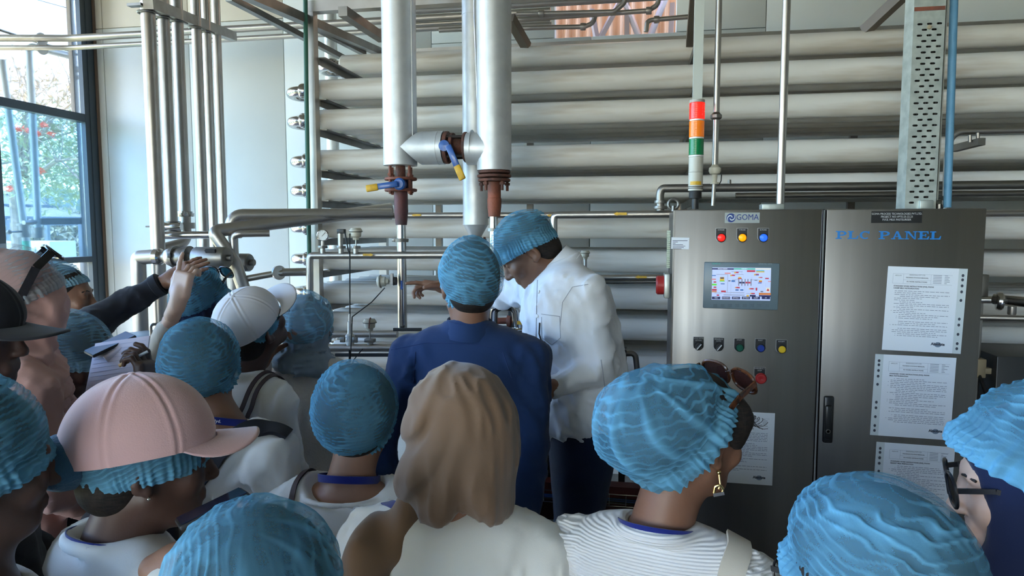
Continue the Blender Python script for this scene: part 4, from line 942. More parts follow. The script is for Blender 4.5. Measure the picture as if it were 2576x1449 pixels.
text_mb('SIMATIC HMI', 6.0*kc, face(1908, 664, 0.0125), depth=0.0003).build('panel_lettering', mat('dim grey print', (0.30, 0.36, 0.38), 0.5), hm)
for i in range(8): MB().cbox(cp(1799+i*18.5, 768, 0.0115), (10*kc, 0.001, 9*kc)).build('soft_key', mat('dim key', (0.10, 0.14, 0.17), 0.4), hm)

# taped sheets
def sheet(pxc, pyc, w, h, tilt, strip, parent, lab, lines, seed, title):
    M_ = Matrix.Translation(cp(pxc, pyc, 0.0)) @ Matrix.Rotation(R(tilt), 4, 'Y') @ Matrix.Rotation(R(90), 4, 'X')
    w *= kc; h *= kc
    root = thing('instruction_sheet', lab, 'paper', cp(pxc, pyc, 0.0)-Vector((0, 0, h/2)))
    def rect(b, x0, y0, x1, y1, z, t=0.0002):
        b.add([M_ @ Vector(p) for p in ((x0, y0, z), (x1, y0, z), (x1, y1, z), (x0, y1, z))], [(0, 1, 2, 3)])
    def slabr(b, x0, y0, x1, y1, z0, z1): b.box((x0, y0, z0), (x1, y1, z1), M_)
    b = MB(); slabr(b, -w/2, -h/2, w/2, h/2, 0.0006, 0.0012); b.build('page', PAPER, root)
    b = MB(); sw_ = 0.026
    if strip:
        xs = w/2 if strip > 0 else -w/2-sw_
        slabr(b, xs, -h/2, xs+sw_, h/2, 0.0004, 0.0011)
        st = b.build('punched_strip', mat('clear pocket strip', (0.62, 0.66, 0.66), 0.3), root)
        hb = MB()
        for fy in (-.44, -.38, -.27, -.16, -.09, .13, .23, .30, .37, .42):
            n_ = 10; r_ = 0.0042; c_ = Vector((xs+sw_*.5, fy*h, 0.0014)); hb.add([M_ @ (c_+Vector((r_*math.cos(2*PI*i/n_), r_*math.sin(2*PI*i/n_)*1.2, 0))) for i in range(n_)], [tuple(range(n_))])
        hb.build('punch_holes', INK, st, smooth=0)
    r_ = random.Random(seed); b = MB(); z = 0.0014
    def tx(s_, x, y, size, **k_): text_mb(s_, size, M_ @ Matrix.Translation((x, y, 0.0013)), depth=0.0002, **k_).build('print', INK, root)
    y = h*.40
    for (x0, x1) in ((-.42, -.27), (-.27, .12), (.12, .42)):
        for yy in (.415, .30): rect(b, x0*w, yy*h, x1*w, yy*h+0.0005, z)
        rect(b, x0*w, .30*h, x0*w+0.0005, .415*h, z)
    rect(b, -.27*w, .345*h, .12*w, .345*h+.0005, z)
    tx('ABSOLUTE', -.345*w, .395*h, 0.0042, align='CENTER'); tx('ESSENTIALS PVT LTD', -.075*w, .405*h, 0.0052, align='CENTER'); tx('PACKING STATION MANUAL', -.075*w, .373*h, 0.0052, align='CENTER', bold=0.0001); tx('PU WORK INSTRUCTIONS', -.075*w, .325*h, 0.0052, align='CENTER', bold=0.0001)
    for i in range(6):
        rect(b, .15*w, (.405-.018*i)*h, (.15+.12)*w, (.405-.018*i)*h+0.0016, z); rect(b, .31*w, (.405-.018*i)*h, (.31+r_.uniform(.03, .1))*w, (.405-.018*i)*h+0.0016, z)
    tx('STANDARD WORK INSTRUCTIONS (SWI), PW/WI', -.40*w, .27*h, 0.0055, bold=0.0002); tx(title, -.40*w, .245*h, 0.0055, bold=0.0002)
    y = .21*h
    for i in range(lines):
        if i in (lines-5, lines-8): y -= .018*h
        ind = -.38 if r_.random() < .5 else -.30
        if r_.random() < .45: rect(b, (ind-.035)*w, y, (ind-.025)*w, y+.0016, z)
        xe = .40 if r_.random() < .55 else r_.uniform(-.1, .3)
        x = ind
        while x < xe:
            wl_ = r_.uniform(.02, .075); rect(b, x*w, y, min(x+wl_, xe)*w, y+0.0017, z); x += wl_+.012
        y -= .0215*h
    b.build('print_lines', INKG, root, smooth=0)
    tx('Absolute', .29*w, -.40*h, 0.012, align='CENTER', bold=0.0006, xs=.95)
    e_ = MB(); n_ = 20; e_.add([M_ @ Vector((.29*w+0.011*math.cos(2*PI*i/n_), -.405*h+0.0085*math.sin(2*PI*i/n_), 0.00125)) for i in range(n_)], [tuple(range(n_))]); e_.build('logo_disc', mat('slate logo disc', (0.20, 0.25, 0.33), 0.6), root, smooth=0)
    return root
sheet(2314, 779, 170, 222, 1.6, 1, cab, 'uppermost instruction sheet taped to the right cabinet door', 24, 3, 'CHAMP MILK PASTEURIZATION')
sheet(2306, 999, 176, 220, 1.2, -1, cab, 'middle instruction sheet on the right cabinet door, punched strip at its left', 24, 8, 'MILK PASTEURIZATION')
sheet(2306, 1218, 172, 216, 1.2, -1, cab, 'lowest instruction sheet on the right cabinet door, behind the round glasses', 22, 15, 'MARKET MILK PREPARATION')
sheet(1866, 1126, 168, 204, 0.4, 0, cab, 'instruction sheet taped low on the left cabinet door beside the earring', 24, 21, 'CIP PROCEDURE')
# calibration sticker
stk = MB().cbox(cp(1711, 612, 0.001), (48*kc, 0.0015, 32*kc), Matrix.Rotation(R(1.5), 3, 'Y')).build('calibration_sticker', PAPER, label='small white calibration sticker on the left cabinet door', cat='sticker')
sb = MB()
for i, w_ in enumerate((40, 14, 8, 28, 34, 30, 24)): 
    a = cp(1692, 606+i*3.4, 0.0022); sb.add([a, a+Vector((w_*kc, 0, 0)), a+Vector((w_*kc, 0, 1.3*kc)), a+Vector((0, 0, 1.3*kc))], [(0, 1, 2, 3)])
sb.build('print_lines', INK, stk, smooth=0)
# fittings on the cabinet's left side and top
MB().cbox((cx0-0.012, YC+0.14, cp(1676, 725).z), (0.02, 0.10, 0.09), bev=0.004).build('isolator_plate', GALV, cab)
MB().lathe((cx0-0.020, YC+0.14, cp(1676, 725).z), (-1, 0, 0), [(0, 0.035), (0.025, 0.035), (0.03, 0.03)], n=20).build('isolator_knob', mat('red isolator knob', (0.45, 0.03, 0.03), 0.4), cab)
tsb = MB()
for i in range(20): tsb.cbox((cx0-0.006, YC+0.18, cp(1680, 582+i*5.1).z), (0.012, 0.02, 0.0055))
tsb.build('terminal_strip', mat('pale green strip', (0.52, 0.60, 0.45), 0.5), cab)
for px in (1698, 2402):
    c = Vector((cp(px, 520).x, YC+0.12, ct+0.018)); P_ = [c+Vector((0.018*math.cos(a*PI/8), 0, 0.018*math.sin(a*PI/8)+0.006)) for a in range(17)]
    MB().tube(P_, 0.006, n=8, fil=0.001).tube([c-Vector((0, 0, 0.02)), c], 0.008, n=8).build('eye_bolt', STEEL_D, cab)
MB().cbox((cp(1955, 515).x, YC+0.10, ct+0.010), (0.075, 0.06, 0.022), bev=0.003).build('cable_entry_box', GALV, cab)
MB().cbox((cp(2346, 510).x, YC+0.07, ct+0.014), (0.042, 0.05, 0.03), bev=0.003).build('cable_entry_box', GALV, cab)

# ------------------------------------------------------------------ signal tower on its post
YS = YC+0.16; ks = px2m(1, YS, 1752, 380)
stw = thing('signal_tower', 'red, amber and green stacked signal light standing on the cabinet', 'signal light', (at(1751, 520, Y=YS).x, YS, ct))
sx = at(1751, 400, Y=YS).x
def sz(py): return at(1751, py, Y=YS).z
def ring(py0, py1, r, m, nm, ribs=0):
    z0_, z1_ = sz(py1), sz(py0); pr = [(0, 0)]
    if ribs:
        for i in range(ribs): pr += [((z1_-z0_)*(i+.15)/ribs, r), ((z1_-z0_)*(i+.5)/ribs, r*1.015), ((z1_-z0_)*(i+.85)/ribs, r)]
    else: pr += [(0, r), ((z1_-z0_), r)]
    pr += [(z1_-z0_, 0)]
    return MB().lathe((sx, YS, z0_), (0, 0, 1), pr, n=32, cap=False).build(nm, m, stw)
ring(252, 259, 19*ks, mat('grey cap', (0.40, 0.37, 0.34), 0.5), 'cap')
def lens(name, col, em):
    m = mat(name, col, 0.25, emit=em, bump=0.6, bscale=1); return m
ring(259, 301, 19.5*ks, lens('red lit dome', (1.0, 0.02, 0.01), 0.16), 'red_light', 9)
ring(301, 305, 18.6*ks, WHITE, 'spacer'); ring(305, 346, 19*ks, mat('orange lens', (0.85, 0.20, 0.01), 0.25, emit=0.04), 'amber_light', 9)
ring(346, 350, 18.6*ks, WHITE, 'spacer'); ring(350, 391, 18.8*ks, mat('green lens', (0.0, 0.20, 0.06), 0.25), 'green_light', 9)
ring(391, 395, 18.6*ks, WHITE, 'spacer'); ring(395, 434, 18.2*ks, mat('ivory module', (0.55, 0.53, 0.46), 0.5), 'buzzer_module', 8); ring(434, 480, 18.4*ks, mat('ivory module', (0.55, 0.53, 0.46), 0.5), 'base_module')
ring(480, 500, 16*ks, RUBBER, 'rubber_collar', 4); ring(500, 526, 9*ks, BLACK, 'stem')
a_ = MB(); 
for i in range(8):
    t0, t1 = R(-140+i*12), R(-140+(i+1)*12); r_ = 18.7*ks
    a_.add([(sx+r_*math.cos(t0), YS+r_*math.sin(t0), sz(466)), (sx+r_*math.cos(t1), YS+r_*math.sin(t1), sz(466)), (sx+r_*math.cos(t1), YS+r_*math.sin(t1), sz(457)), (sx+r_*math.cos(t0), YS+r_*math.sin(t0), sz(457))], [(0, 1, 2, 3)])
a_.build('warning_label', YELLOW, stw)
for py in (469, 473): ring(py, py+2, 18.8*ks, DARKM, 'speaker_slot')
MB().box((sx-13*ks+0.004, YS+0.012, sz(258)), (sx+10*ks+0.004, YS+0.05, 4.4)).build('upright_channel', mat('pale upright', (0.52, 0.54, 0.50), 0.5, 0.2), label='pale grey upright channel rising behind the signal light', cat='post')
# conduits and pipes rising from the cabinet
t_ = thing('sensor_riser', 'slender steel riser with a union and cream sensor right of the signal light', 'pipe', at(1792, 522, Y=2.68))
Yr = 2.70; kr = px2m(1, Yr, 1800, 300)
rx = at(1799, 400, Y=Yr).x
MB().tube([(rx-0.004, Yr, ct+0.02), (rx, Yr, at(1799, 440, Y=Yr).z)], 5*kr, n=12).tube([(rx, Yr, at(1799, 418, Y=Yr).z), (rx, Yr, 4.3)], 8*kr, n=14).build('pipe_run', STEEL, t_)
MB().lathe((rx, Yr, at(1799, 302, Y=Yr).z), (0, 0, 1), [(0, 8*kr), (2*kr, 12*kr), (5*kr, 14.5*kr), (13*kr, 14.5*kr), (16*kr, 11*kr), (20*kr, 8*kr)], n=8).build('union', STEEL_D, t_)
MB().lathe((rx, Yr, at(1799, 463, Y=Yr).z), (0, 0, 1), [(0, 5*kr), (0, 11*kr), (4*kr, 11*kr), (4*kr, 6*kr), (24*kr, 7*kr), (27*kr, 13*kr), (34*kr, 16*kr), (42*kr, 15*kr), (46*kr, 10*kr), (52*kr, 7*kr)], n=20).build('sensor_head', CREAM, t_)
MB().tube([at(1815, 440, Y=2.69), at(1814, 455, Y=2.68), at(1808, 466, Y=2.69)], 0.002, n=6).build('lead', RUBBER, t_)
Yq = YC+0.10; kq = px2m(1, Yq, 1970, 250)
qx = (at(1970, 280, Y=Yq)).x
pipe([(qx, Yq, ct+0.02), (qx, Yq, 4.3)], 10.5*kq, 'plain vertical steel conduit rising from the middle of the cabinet top', STEEL)
t_ = thing('elbowed_pipe', 'steel pipe bending right just above the cabinet top behind the tower', 'pipe', at(1660, 525, Y=2.95))
MB().tube([at(1661, 530, Y=2.95), at(1660, 490, Y=2.95), at(1664, 474, Y=2.95), (3.2, 2.95, at(1664, 474, Y=2.95).z)], 0.017, fil=0.035, n=14).build('pipe_run', STEEL_D, t_)
MB().tube([at(1835, 470, Y=2.95), at(1835, 452, Y=2.95)], 0.007, n=10).build('stub', STEEL_D, t_)
ferrule(at(1661, 526, Y=2.95), 0.028, t_); ferrule(at(1661, 512, Y=2.95), 0.024, t_)
t_ = thing('low_rail_pipe', 'thin dark pipe close above the cabinet top at the right', 'pipe', at(2000, 490, Y=3.0))
MB().tube([at(1850, 492, Y=3.05), (3.2, 3.05, at(1850, 492, Y=3.05).z)], 0.012, n=12).build('pipe_run', STEEL_D, t_)

# perforated cable tray
YP = YC+0.06; kp = px2m(1, YP, 2320, 300)
zb = ct+0.001; zt_ = 4.4; xL_ = at(2276, 520, Y=YP).x; wP = 0.098
tray = thing('perforated_tray', 'upright galvanised cable tray with rows of slots above the cabinet', 'cable tray', (xL_+wP/2, YP, zb))
M_GT = mat('spangled zinc', (0.56, 0.60, 0.56), 0.45, 0.55, col2=(0.42, 0.46, 0.43), nscale=30, bump=0.05)
MB().box((xL_-0.028, YP-0.001, zb), (xL_, YP+0.002, zt_)).build('flange', M_GT, tray) if False else None
MB().add([(xL_-0.011, YP+0.05, zb), (xL_, YP, zb), (xL_, YP, zt_), (xL_-0.011, YP+0.05, zt_)], [(0, 1, 2, 3)]).add([(xL_-0.007, YP+0.05, zb), (xL_+0.002, YP+0.002, zb), (xL_+0.002, YP+0.002, zt_), (xL_-0.007, YP+0.05, zt_)], [(3, 2, 1, 0)]).build('side_flange', M_GT, tray, smooth=0)
MB().box((xL_+wP-0.002, YP, zb), (xL_+wP, YP+0.05, zt_)).build('side_flange', M_GT, tray)
fb = MB(); pitch = 15.0*kp; sl_w = 13.5*kp; sl_h = 5.6*kp; z_ = zb+0.006; row = 0; th = 0.002
ztop_s = at(2330, 62, Y=YP).z
def plate_rect(x0, z0_, x1, z1_): fb.box((x0, YP, z0_), (x1, YP+th, z1_))
plate_rect(xL_, zb, xL_+wP, z_)
while z_ < ztop_s:
    plate_rect(xL_, z_, xL_+wP, z_+pitch-sl_h); z0_ = z_+pitch-sl_h; z1_ = z_+pitch
    xs = [0.012+i*0.0295 for i in range(3)] if row % 2 == 0 else [0.0265+i*0.0295 for i in range(2)]
    prev = xL_; cch = sl_h*.35
    for x in xs:
        a, b = xL_+x, xL_+x+sl_w
        poly = [(prev-(cch if prev > xL_ else 0), z0_), (a+cch, z0_), (a, z0_+cch), (a, z1_-cch), (a+cch, z1_), (prev-(cch if prev > xL_ else 0), z1_)] + ([(prev, z1_-cch), (prev, z0_+cch)] if prev > xL_ else [])
        fb.prism(poly, th, Matrix.Translation((0, YP, 0))); prev = b
    poly = [(prev-cch, z0_), (xL_+wP, z0_), (xL_+wP, z1_), (prev-cch, z1_), (prev, z1_-cch), (prev, z0_+cch)]
    fb.prism(poly, th, Matrix.Translation((0, YP, 0)))
    z_ += pitch; row += 1
plate_rect(xL_, z_, xL_+wP, zt_)
fb.build('slotted_face', M_GT, tray, smooth=0)
for i_ in range(7): MB().tube([(xL_+.012+i_*.0125, YP+.018+.008*(i_ % 2), zb), (xL_+.012+i_*.0125, YP+.018+.008*(i_ % 2), zt_)], .0075, n=8).build('cable', RUBBER, tray)  # black cables added as a backing so the slots read dark
MB().box((xL_+0.001, YP-0.0012, at(2330, 27, Y=YP).z), (xL_+wP-0.004, YP-0.0002, at(2330, 17, Y=YP).z)).build('rust_seam', RUST_R, tray)
MB().cbox(at(2338, 68, Y=YP-0.004), (0.012, 0.008, 0.012), Matrix.Rotation(R(30), 3, 'Y'), bev=0.002).build('bolt', mat('rust stain bolt', (0.35, 0.28, 0.18), 0.6), tray)
pipe([(xL_+wP+0.007, YP+0.02, ct+0.03), (xL_+wP+0.006, YP+0.02, 3.0), (xL_+wP+0.008, YP+0.02, 4.3)], 0.0045, 'thin grey conduit clipped to the right of the perforated tray', mat('grey conduit', (0.45, 0.47, 0.44), 0.5), n=10)
pipe([at(2383, 522, Y=2.6), at(2400, 0, Y=2.6), at(2402, -60, Y=2.6)], 0.0125, 'sky-blue painted pipe standing right of the perforated tray', mat('sky blue paint', (0.12, 0.33, 0.55), 0.5, col2=(0.16, 0.38, 0.60), nscale=20, bump=0.1), n=14)
t_ = thing('gooseneck_line', 'steel line rising behind the blue pipe and bending right on a bracket', 'pipe', at(2378, 522, Y=2.72))
MB().tube([(at(2380, 522, Y=2.72).x, 2.72, ct-0.1), at(2382, 400, Y=2.72), at(2392, 346, Y=2.72), at(2412, 331, Y=2.72), (2.6, 2.72, at(2412, 331, Y=2.72).z)], 0.011, fil=0.04, n=14).build('pipe_run', STEEL, t_)
MB().bar(at(2400, 374, Y=2.85), at(2470, 356, Y=2.66), 0.024, 0.024).build('bracket', STEEL_D, t_)
for px, py in ((2440, 350), (2460, 344)): MB().tube([at(px, py+8, Y=2.7), at(px, py-10, Y=2.7)], 0.006, n=8).build('clip_stud', STEEL_D, t_)
# right of the cabinet
t_ = thing('clamped_line', 'bright horizontal steel pipe with clamp right of the cabinet', 'pipe', at(2500, 770, Y=2.75))
MB().tube([at(2440, 754, Y=2.78), at(2500, 754, Y=2.76)], 0.013, n=14).tube([at(2500, 752, Y=2.76), at(2700, 772, Y=2.6)], 0.019, n=16).build('pipe_run', STEEL_B, t_)
MB().lathe(at(2506, 757, Y=2.74), (1, -0.3, -0.05), [(0, .018), (0, .030), (.006, .033), (.016, .033), (.022, .028), (.022, .018)], n=22).build('clamp', STEEL_B, t_)
t_ = thing('thin_rail', 'thin steel rail pipe with small clip below the clamped pipe', 'pipe', at(2500, 800, Y=2.78))
MB().tube([at(2440, 798, Y=2.78), at(2700, 804, Y=2.7)], 0.010, n=12).build('pipe_run', STEEL, t_)
MB().lathe(at(2545, 792, Y=2.76), (0, 0, 1), [(0, .012), (.004, .014), (.03, .014), (.034, .008)], n=12).build('clip', STEEL, t_)
MB().tube([at(2470, 690, Y=2.8), (at(2470, 690, Y=2.8).x, 2.8, 0.0)], 0.010, n=12).build('stand_pipe', STEEL, label='thin vertical stand pipe hard by the right cabinet edge', cat='pipe')
MB().cbox(at(2471, 725, Y=2.79), (0.03, 0.03, 0.10), bev=0.003).build('stand_sleeve', STEEL_D, label='square steel sleeve on the stand pipe right of the cabinet', cat='sleeve')
t_ = thing('solenoid_valve', 'tan brass solenoid valve right of the lowest cabinet sheets', 'valve', at(2470, 950, Y=2.79))
MB().cbox(at(2464, 925, Y=2.795), (0.03, 0.04, 0.07), bev=0.004).build('body', mat('tan brass', (0.42, 0.34, 0.22), 0.5, 0.3), t_)
MB().cbox(at(2482, 932, Y=2.79), (0.03, 0.03, 0.022), bev=0.003).build('coil', mat('tan brass', (0.42, 0.34, 0.22), 0.5, 0.3), t_)
MB().tube([at(2464, 945, Y=2.78), at(2478, 985, Y=2.72), at(2510, 1030, Y=2.68)], 0.006, n=8).build('lead', RUBBER, t_)
bq = at(2516, 900, Y=2.72)
bx = thing('black_enclosure', 'black wall box at the right edge beyond the cabinet', 'enclosure', (bq.x+0.2, 2.9, 0.5))
MB().cbox((bq.x+0.2, 2.9, 1.0), (0.4, 0.32, at(2516, 896, Y=2.74).z*2-2.0), bev=0.004).build('body', mat('charcoal steel', (0.025, 0.028, 0.032), 0.35), bx)
MB().cbox((bq.x+0.22, 2.735, 1.23), (0.10, 0.015, 0.03), bev=0.004).build('handle', BLACK, bx)
MB().box((bq.x+0.03, 2.8, 0), (bq.x+0.38, 3.0, 0.76)).build('pedestal', DARKM, bx)
# ================================================================== soft-body mesher (signed distance + surface nets)
class Prim:
    def __init__(s, lo, hi, fn, k, op): s.lo, s.hi, s.fn, s.k, s.op = np.array(lo), np.array(hi), fn, k, op
def _loc(X, Y, Z, c, Rm):
    x, y, z = X-c[0], Y-c[1], Z-c[2]
    return (x*Rm[0][0]+y*Rm[1][0]+z*Rm[2][0], x*Rm[0][1]+y*Rm[1][1]+z*Rm[2][1], x*Rm[0][2]+y*Rm[1][2]+z*Rm[2][2])
def ell(c, r, Rm=None, k=0.02, op='add'):
    """ellipsoid; Rm columns are its own axes"""
    c = Vector(c); Rm = Matrix.Identity(3) if Rm is None else Rm.to_3x3()
    ex = [math.sqrt(sum((Rm[i][j]*r[j])**2 for j in range(3))) for i in range(3)]
    def fn(X, Y, Z):
        a, b, d = _loc(X, Y, Z, c, Rm)
        k0 = np.sqrt((a/r[0])**2+(b/r[1])**2+(d/r[2])**2); k1 = np.sqrt((a/r[0]**2)**2+(b/r[1]**2)**2+(d/r[2]**2)**2)
        return k0*(k0-1)/np.maximum(k1, 1e-6)
    return Prim([c[i]-ex[i] for i in range(3)], [c[i]+ex[i] for i in range(3)], fn, k, op)
def cone(a, b, ra, rb, k=0.02, op='add', flat=None):
    """tapered capsule"""
    a = np.array(a, float); b = np.array(b, float); d = b-a; L2 = max((d*d).sum(), 1e-9); m = max(ra, rb)
    def fn(X, Y, Z):
        t = np.clip(((X-a[0])*d[0]+(Y-a[1])*d[1]+(Z-a[2])*d[2])/L2, 0, 1)
        return np.sqrt((X-a[0]-t*d[0])**2+(Y-a[1]-t*d[1])**2+(Z-a[2]-t*d[2])**2) - (ra+(rb-ra)*t)
    return Prim(np.minimum(a, b)-m, np.maximum(a, b)+m, fn, k, op)
def rbox(c, h, Rm=None, rad=0.01, k=0.02, op='add'):
    c = Vector(c); Rm = Matrix.Identity(3) if Rm is None else Rm.to_3x3()
    ex = [sum(abs(Rm[i][j])*h[j] for j in range(3)) for i in range(3)]
    def fn(X, Y, Z):
        q = _loc(X, Y, Z, c, Rm); q = [np.abs(q[i])-(h[i]-rad) for i in range(3)]
        return np.sqrt(sum(np.maximum(v, 0)**2 for v in q)) + np.minimum(np.maximum(np.maximum(q[0], q[1]), q[2]), 0) - rad
    return Prim([c[i]-ex[i] for i in range(3)], [c[i]+ex[i] for i in range(3)], fn, k, op)
def ring(c, Rm, ra, rb, r, k=0.008, op='add'):
    """elliptic torus lying in the local xy plane"""
    c = Vector(c); Rm = Rm.to_3x3(); m = max(ra, rb)+r
    def fn(X, Y, Z):
        x, y, z = _loc(X, Y, Z, c, Rm); rr = np.sqrt((x/ra)**2+(y/rb)**2); l = np.sqrt(x*x+y*y)
        return np.sqrt((l*(1-1/np.maximum(rr, 1e-4)))**2+z*z)-r
    return Prim([c[i]-m for i in range(3)], [c[i]+m for i in range(3)], fn, k, op)
def cut(p, n):
    """removes everything on the side the normal points to"""
    p = Vector(p); n = Vector(n).normalized()
    return Prim([-1e3]*3, [1e3]*3, lambda X, Y, Z: (X-p.x)*n.x+(Y-p.y)*n.y+(Z-p.z)*n.z, 0, 'cut')
def sdf_mesh(prims, h, disp=None, pad=0.02, lo=None, hi=None):
    adds = [p for p in prims if p.op == 'add']
    L = np.min([p.lo for p in adds], axis=0)-pad if lo is None else np.array(lo); H = np.max([p.hi for p in adds], axis=0)+pad if hi is None else np.array(hi)
    n = np.ceil((H-L)/h).astype(int)+1
    ax = [L[i]+h*np.arange(n[i]) for i in range(3)]
    D = np.full(n, 0.12)
    for p in prims:
        if p.op == 'cut':
            D = np.maximum(D, p.fn(ax[0][:, None, None], ax[1][None, :, None], ax[2][None, None, :])); continue
        m = p.k + 3*h + 0.012
        i0 = np.clip(np.floor((p.lo-m-L)/h).astype(int), 0, n); i1 = np.clip(np.ceil((p.hi+m-L)/h).astype(int)+1, 0, n)
        if (i1 <= i0).any(): continue
        sl = tuple(slice(a, b) for a, b in zip(i0, i1))
        d = p.fn(ax[0][sl[0]][:, None, None], ax[1][sl[1]][None, :, None], ax[2][sl[2]][None, None, :]); A = D[sl]
        if p.op == 'add':
            if p.k > 0: w = np.clip(.5+.5*(d-A)/p.k, 0, 1); D[sl] = d*(1-w)+A*w-p.k*w*(1-w)
            else: D[sl] = np.minimum(A, d)
        else:
            d = -d
            if p.k > 0: w = np.clip(.5-.5*(d-A)/p.k, 0, 1); D[sl] = d*(1-w)+A*w+p.k*w*(1-w)
            else: D[sl] = np.maximum(A, d)
    if disp is not None: D = D + disp(ax[0][:, None, None], ax[1][None, :, None], ax[2][None, None, :])
    D[0] = D[-1] = 1; D[:, 0] = D[:, -1] = 1; D[:, :, 0] = D[:, :, -1] = 1
    s = D < 0
    c8 = [(a, b, c) for a in (0, 1) for b in (0, 1) for c in (0, 1)]
    N = n-1
    cnt = sum(s[a:a+N[0], b:b+N[1], c:c+N[2]].astype(np.int8) for a, b, c in c8)
    act = (cnt > 0) & (cnt < 8)
    I = np.argwhere(act)
    if len(I) == 0: return np.zeros((0, 3)), np.zeros((0, 4), int)
    idx = np.full(N, -1); idx[act] = np.arange(len(I))
    acc = np.zeros((len(I), 3)); num = np.zeros(len(I))
    vals = {c: D[I[:, 0]+c[0], I[:, 1]+c[1], I[:, 2]+c[2]] for c in c8}
    for c in c8:
        for a in range(3):
            if c[a] == 0:
                e = list(c); e[a] = 1; e = tuple(e); v0, v1 = vals[c], vals[e]; x = (v0 < 0) != (v1 < 0)
                t = np.where(x, v0/np.where(x, v0-v1, 1), 0)
                p = np.zeros((len(I), 3)); p[:] = c; p[:, a] += t
                acc += p*x[:, None]; num += x
    V = (I+acc/num[:, None])*h+L
    Q = []
    for a in range(3):
        b, c = (a+1) % 3, (a+2) % 3
        s0 = np.take(s, range(0, n[a]-1), a); s1 = np.take(s, range(1, n[a]), a)
        E = np.argwhere(s0 != s1)
        E = E[(E[:, b] > 0) & (E[:, c] > 0) & (E[:, b] < N[b]) & (E[:, c] < N[c])]
        def at_(db, dc):
            J = E.copy(); J[:, b] -= db; J[:, c] -= dc; return idx[J[:, 0], J[:, 1], J[:, 2]]
        q = np.stack([at_(1, 1), at_(0, 1), at_(0, 0), at_(1, 0)], 1)
        fl = ~s0[E[:, 0], E[:, 1], E[:, 2]]; q[fl] = q[fl][:, ::-1]; Q.append(q)
    return V, np.concatenate(Q)
def np_build(parts, name, material, parent, label=None, kind=None, attr=None, smooth=True):
    """one mesh object from [(verts, quads), ...] in world space"""
    V = np.concatenate([p[0] for p in parts]); off = np.cumsum([0]+[len(p[0]) for p in parts[:-1]])
    Q = np.concatenate([p[1]+o for p, o in zip(parts, off)])
    o = ORG[parent.name]; V = V-np.array(o)
    me = bpy.data.meshes.new(name); me.vertices.add(len(V)); me.vertices.foreach_set('co', V.astype(np.float32).ravel())
    me.loops.add(Q.size); me.loops.foreach_set('vertex_index', Q.astype(np.int32).ravel())
    me.polygons.add(len(Q)); me.polygons.foreach_set('loop_start', np.arange(0, Q.size, 4, dtype=np.int32)); me.polygons.foreach_set('loop_total', np.full(len(Q), 4, dtype=np.int32))
    me.update(calc_edges=True); me.validate()
    if smooth: me.shade_smooth()
    if attr is not None:
        at_ = me.attributes.new('fold', 'FLOAT', 'POINT'); at_.data.foreach_set('value', attr.astype(np.float32))
    me.materials.append(material)
    ob = bpy.data.objects.new(name, me); COL.objects.link(ob); ob.parent = parent; ORG[ob.name] = o
    tag(ob, label, None, None, kind); return ob
def waves(seed, n, scale, stretch=(1, 1, 1)):
    r = np.random.RandomState(seed); K = r.normal(size=(n, 3))*np.array(stretch)*scale; ph = r.uniform(0, 6.28, n)
    def f(X, Y, Z): return sum(np.sin(K[i, 0]*X+K[i, 1]*Y+K[i, 2]*Z+ph[i]) for i in range(n))/math.sqrt(n)
    return f
def creases(seed, amp, scale, stretch=(1, 1, 1), c=(0, 0, 0)):
    a = waves(seed, 4, scale, stretch); b = waves(seed+50, 4, scale*0.6)
    def f(X, Y, Z):
        w = a(X-c[0], Y-c[1], Z-c[2]); g_ = b(X-c[0], Y-c[1], Z-c[2])
        return amp*(np.exp(-(w*1.6)**2)*(0.5+0.5*np.tanh(g_*1.5))-0.25)
    return f
# ================================================================== people
def skin(name, c): return mat(name, c, 0.5, 0.0, col2=tuple(v*0.86 for v in c), nscale=9, sss=0.05, bump=0.04, bscale=180)
SK_DARK = skin('deep brown skin', (0.085, 0.042, 0.030)); SK_BROWN = skin('brown skin', (0.24, 0.115, 0.070)); SK_MED = skin('medium brown skin', (0.34, 0.175, 0.110)); SK_LIGHT = skin('light skin', (0.58, 0.36, 0.26))
HAIR = mat('black hair', (0.010, 0.009, 0.009), 0.65, spec=.25, col2=(0.03, 0.022, 0.018), nscale=60, stretch=(1, 1, 6), bump=0.12, bscale=160, bstretch=(1, 1, .2))
def cloth(name, c, c2=None, b=0.06, bs=500, sheen=0.15, st=(1, 1, 1)): return mat(name, c, 0.85, 0.0, col2=c2 or tuple(v*0.93 for v in c), nscale=5, bump=b, bscale=bs, bstretch=st, sheen=sheen, spec=0.2)
C_WHITE = cloth('white cotton', (0.82, 0.80, 0.77)); C_LINEN = cloth('white linen shirt', (0.80, 0.82, 0.86), b=0.05, bs=400); C_NAVYS = cloth('navy work shirt', (0.013, 0.034, 0.105)); C_BLACK = cloth('black jersey', (0.014, 0.015, 0.022))
C_KNIT = cloth('beige knit', (0.62, 0.56, 0.49), b=0.5, bs=160); C_GREYH = cloth('grey blue scarf', (0.22, 0.27, 0.31)); C_PINKH = cloth('dusty pink scarf', (0.52, 0.30, 0.26)); C_NAVYH = cloth('navy scarf', (0.007, 0.012, 0.042)); C_BROWNH = cloth('tan satin scarf', (0.19, 0.113, 0.066), b=0.05, sheen=0.3)
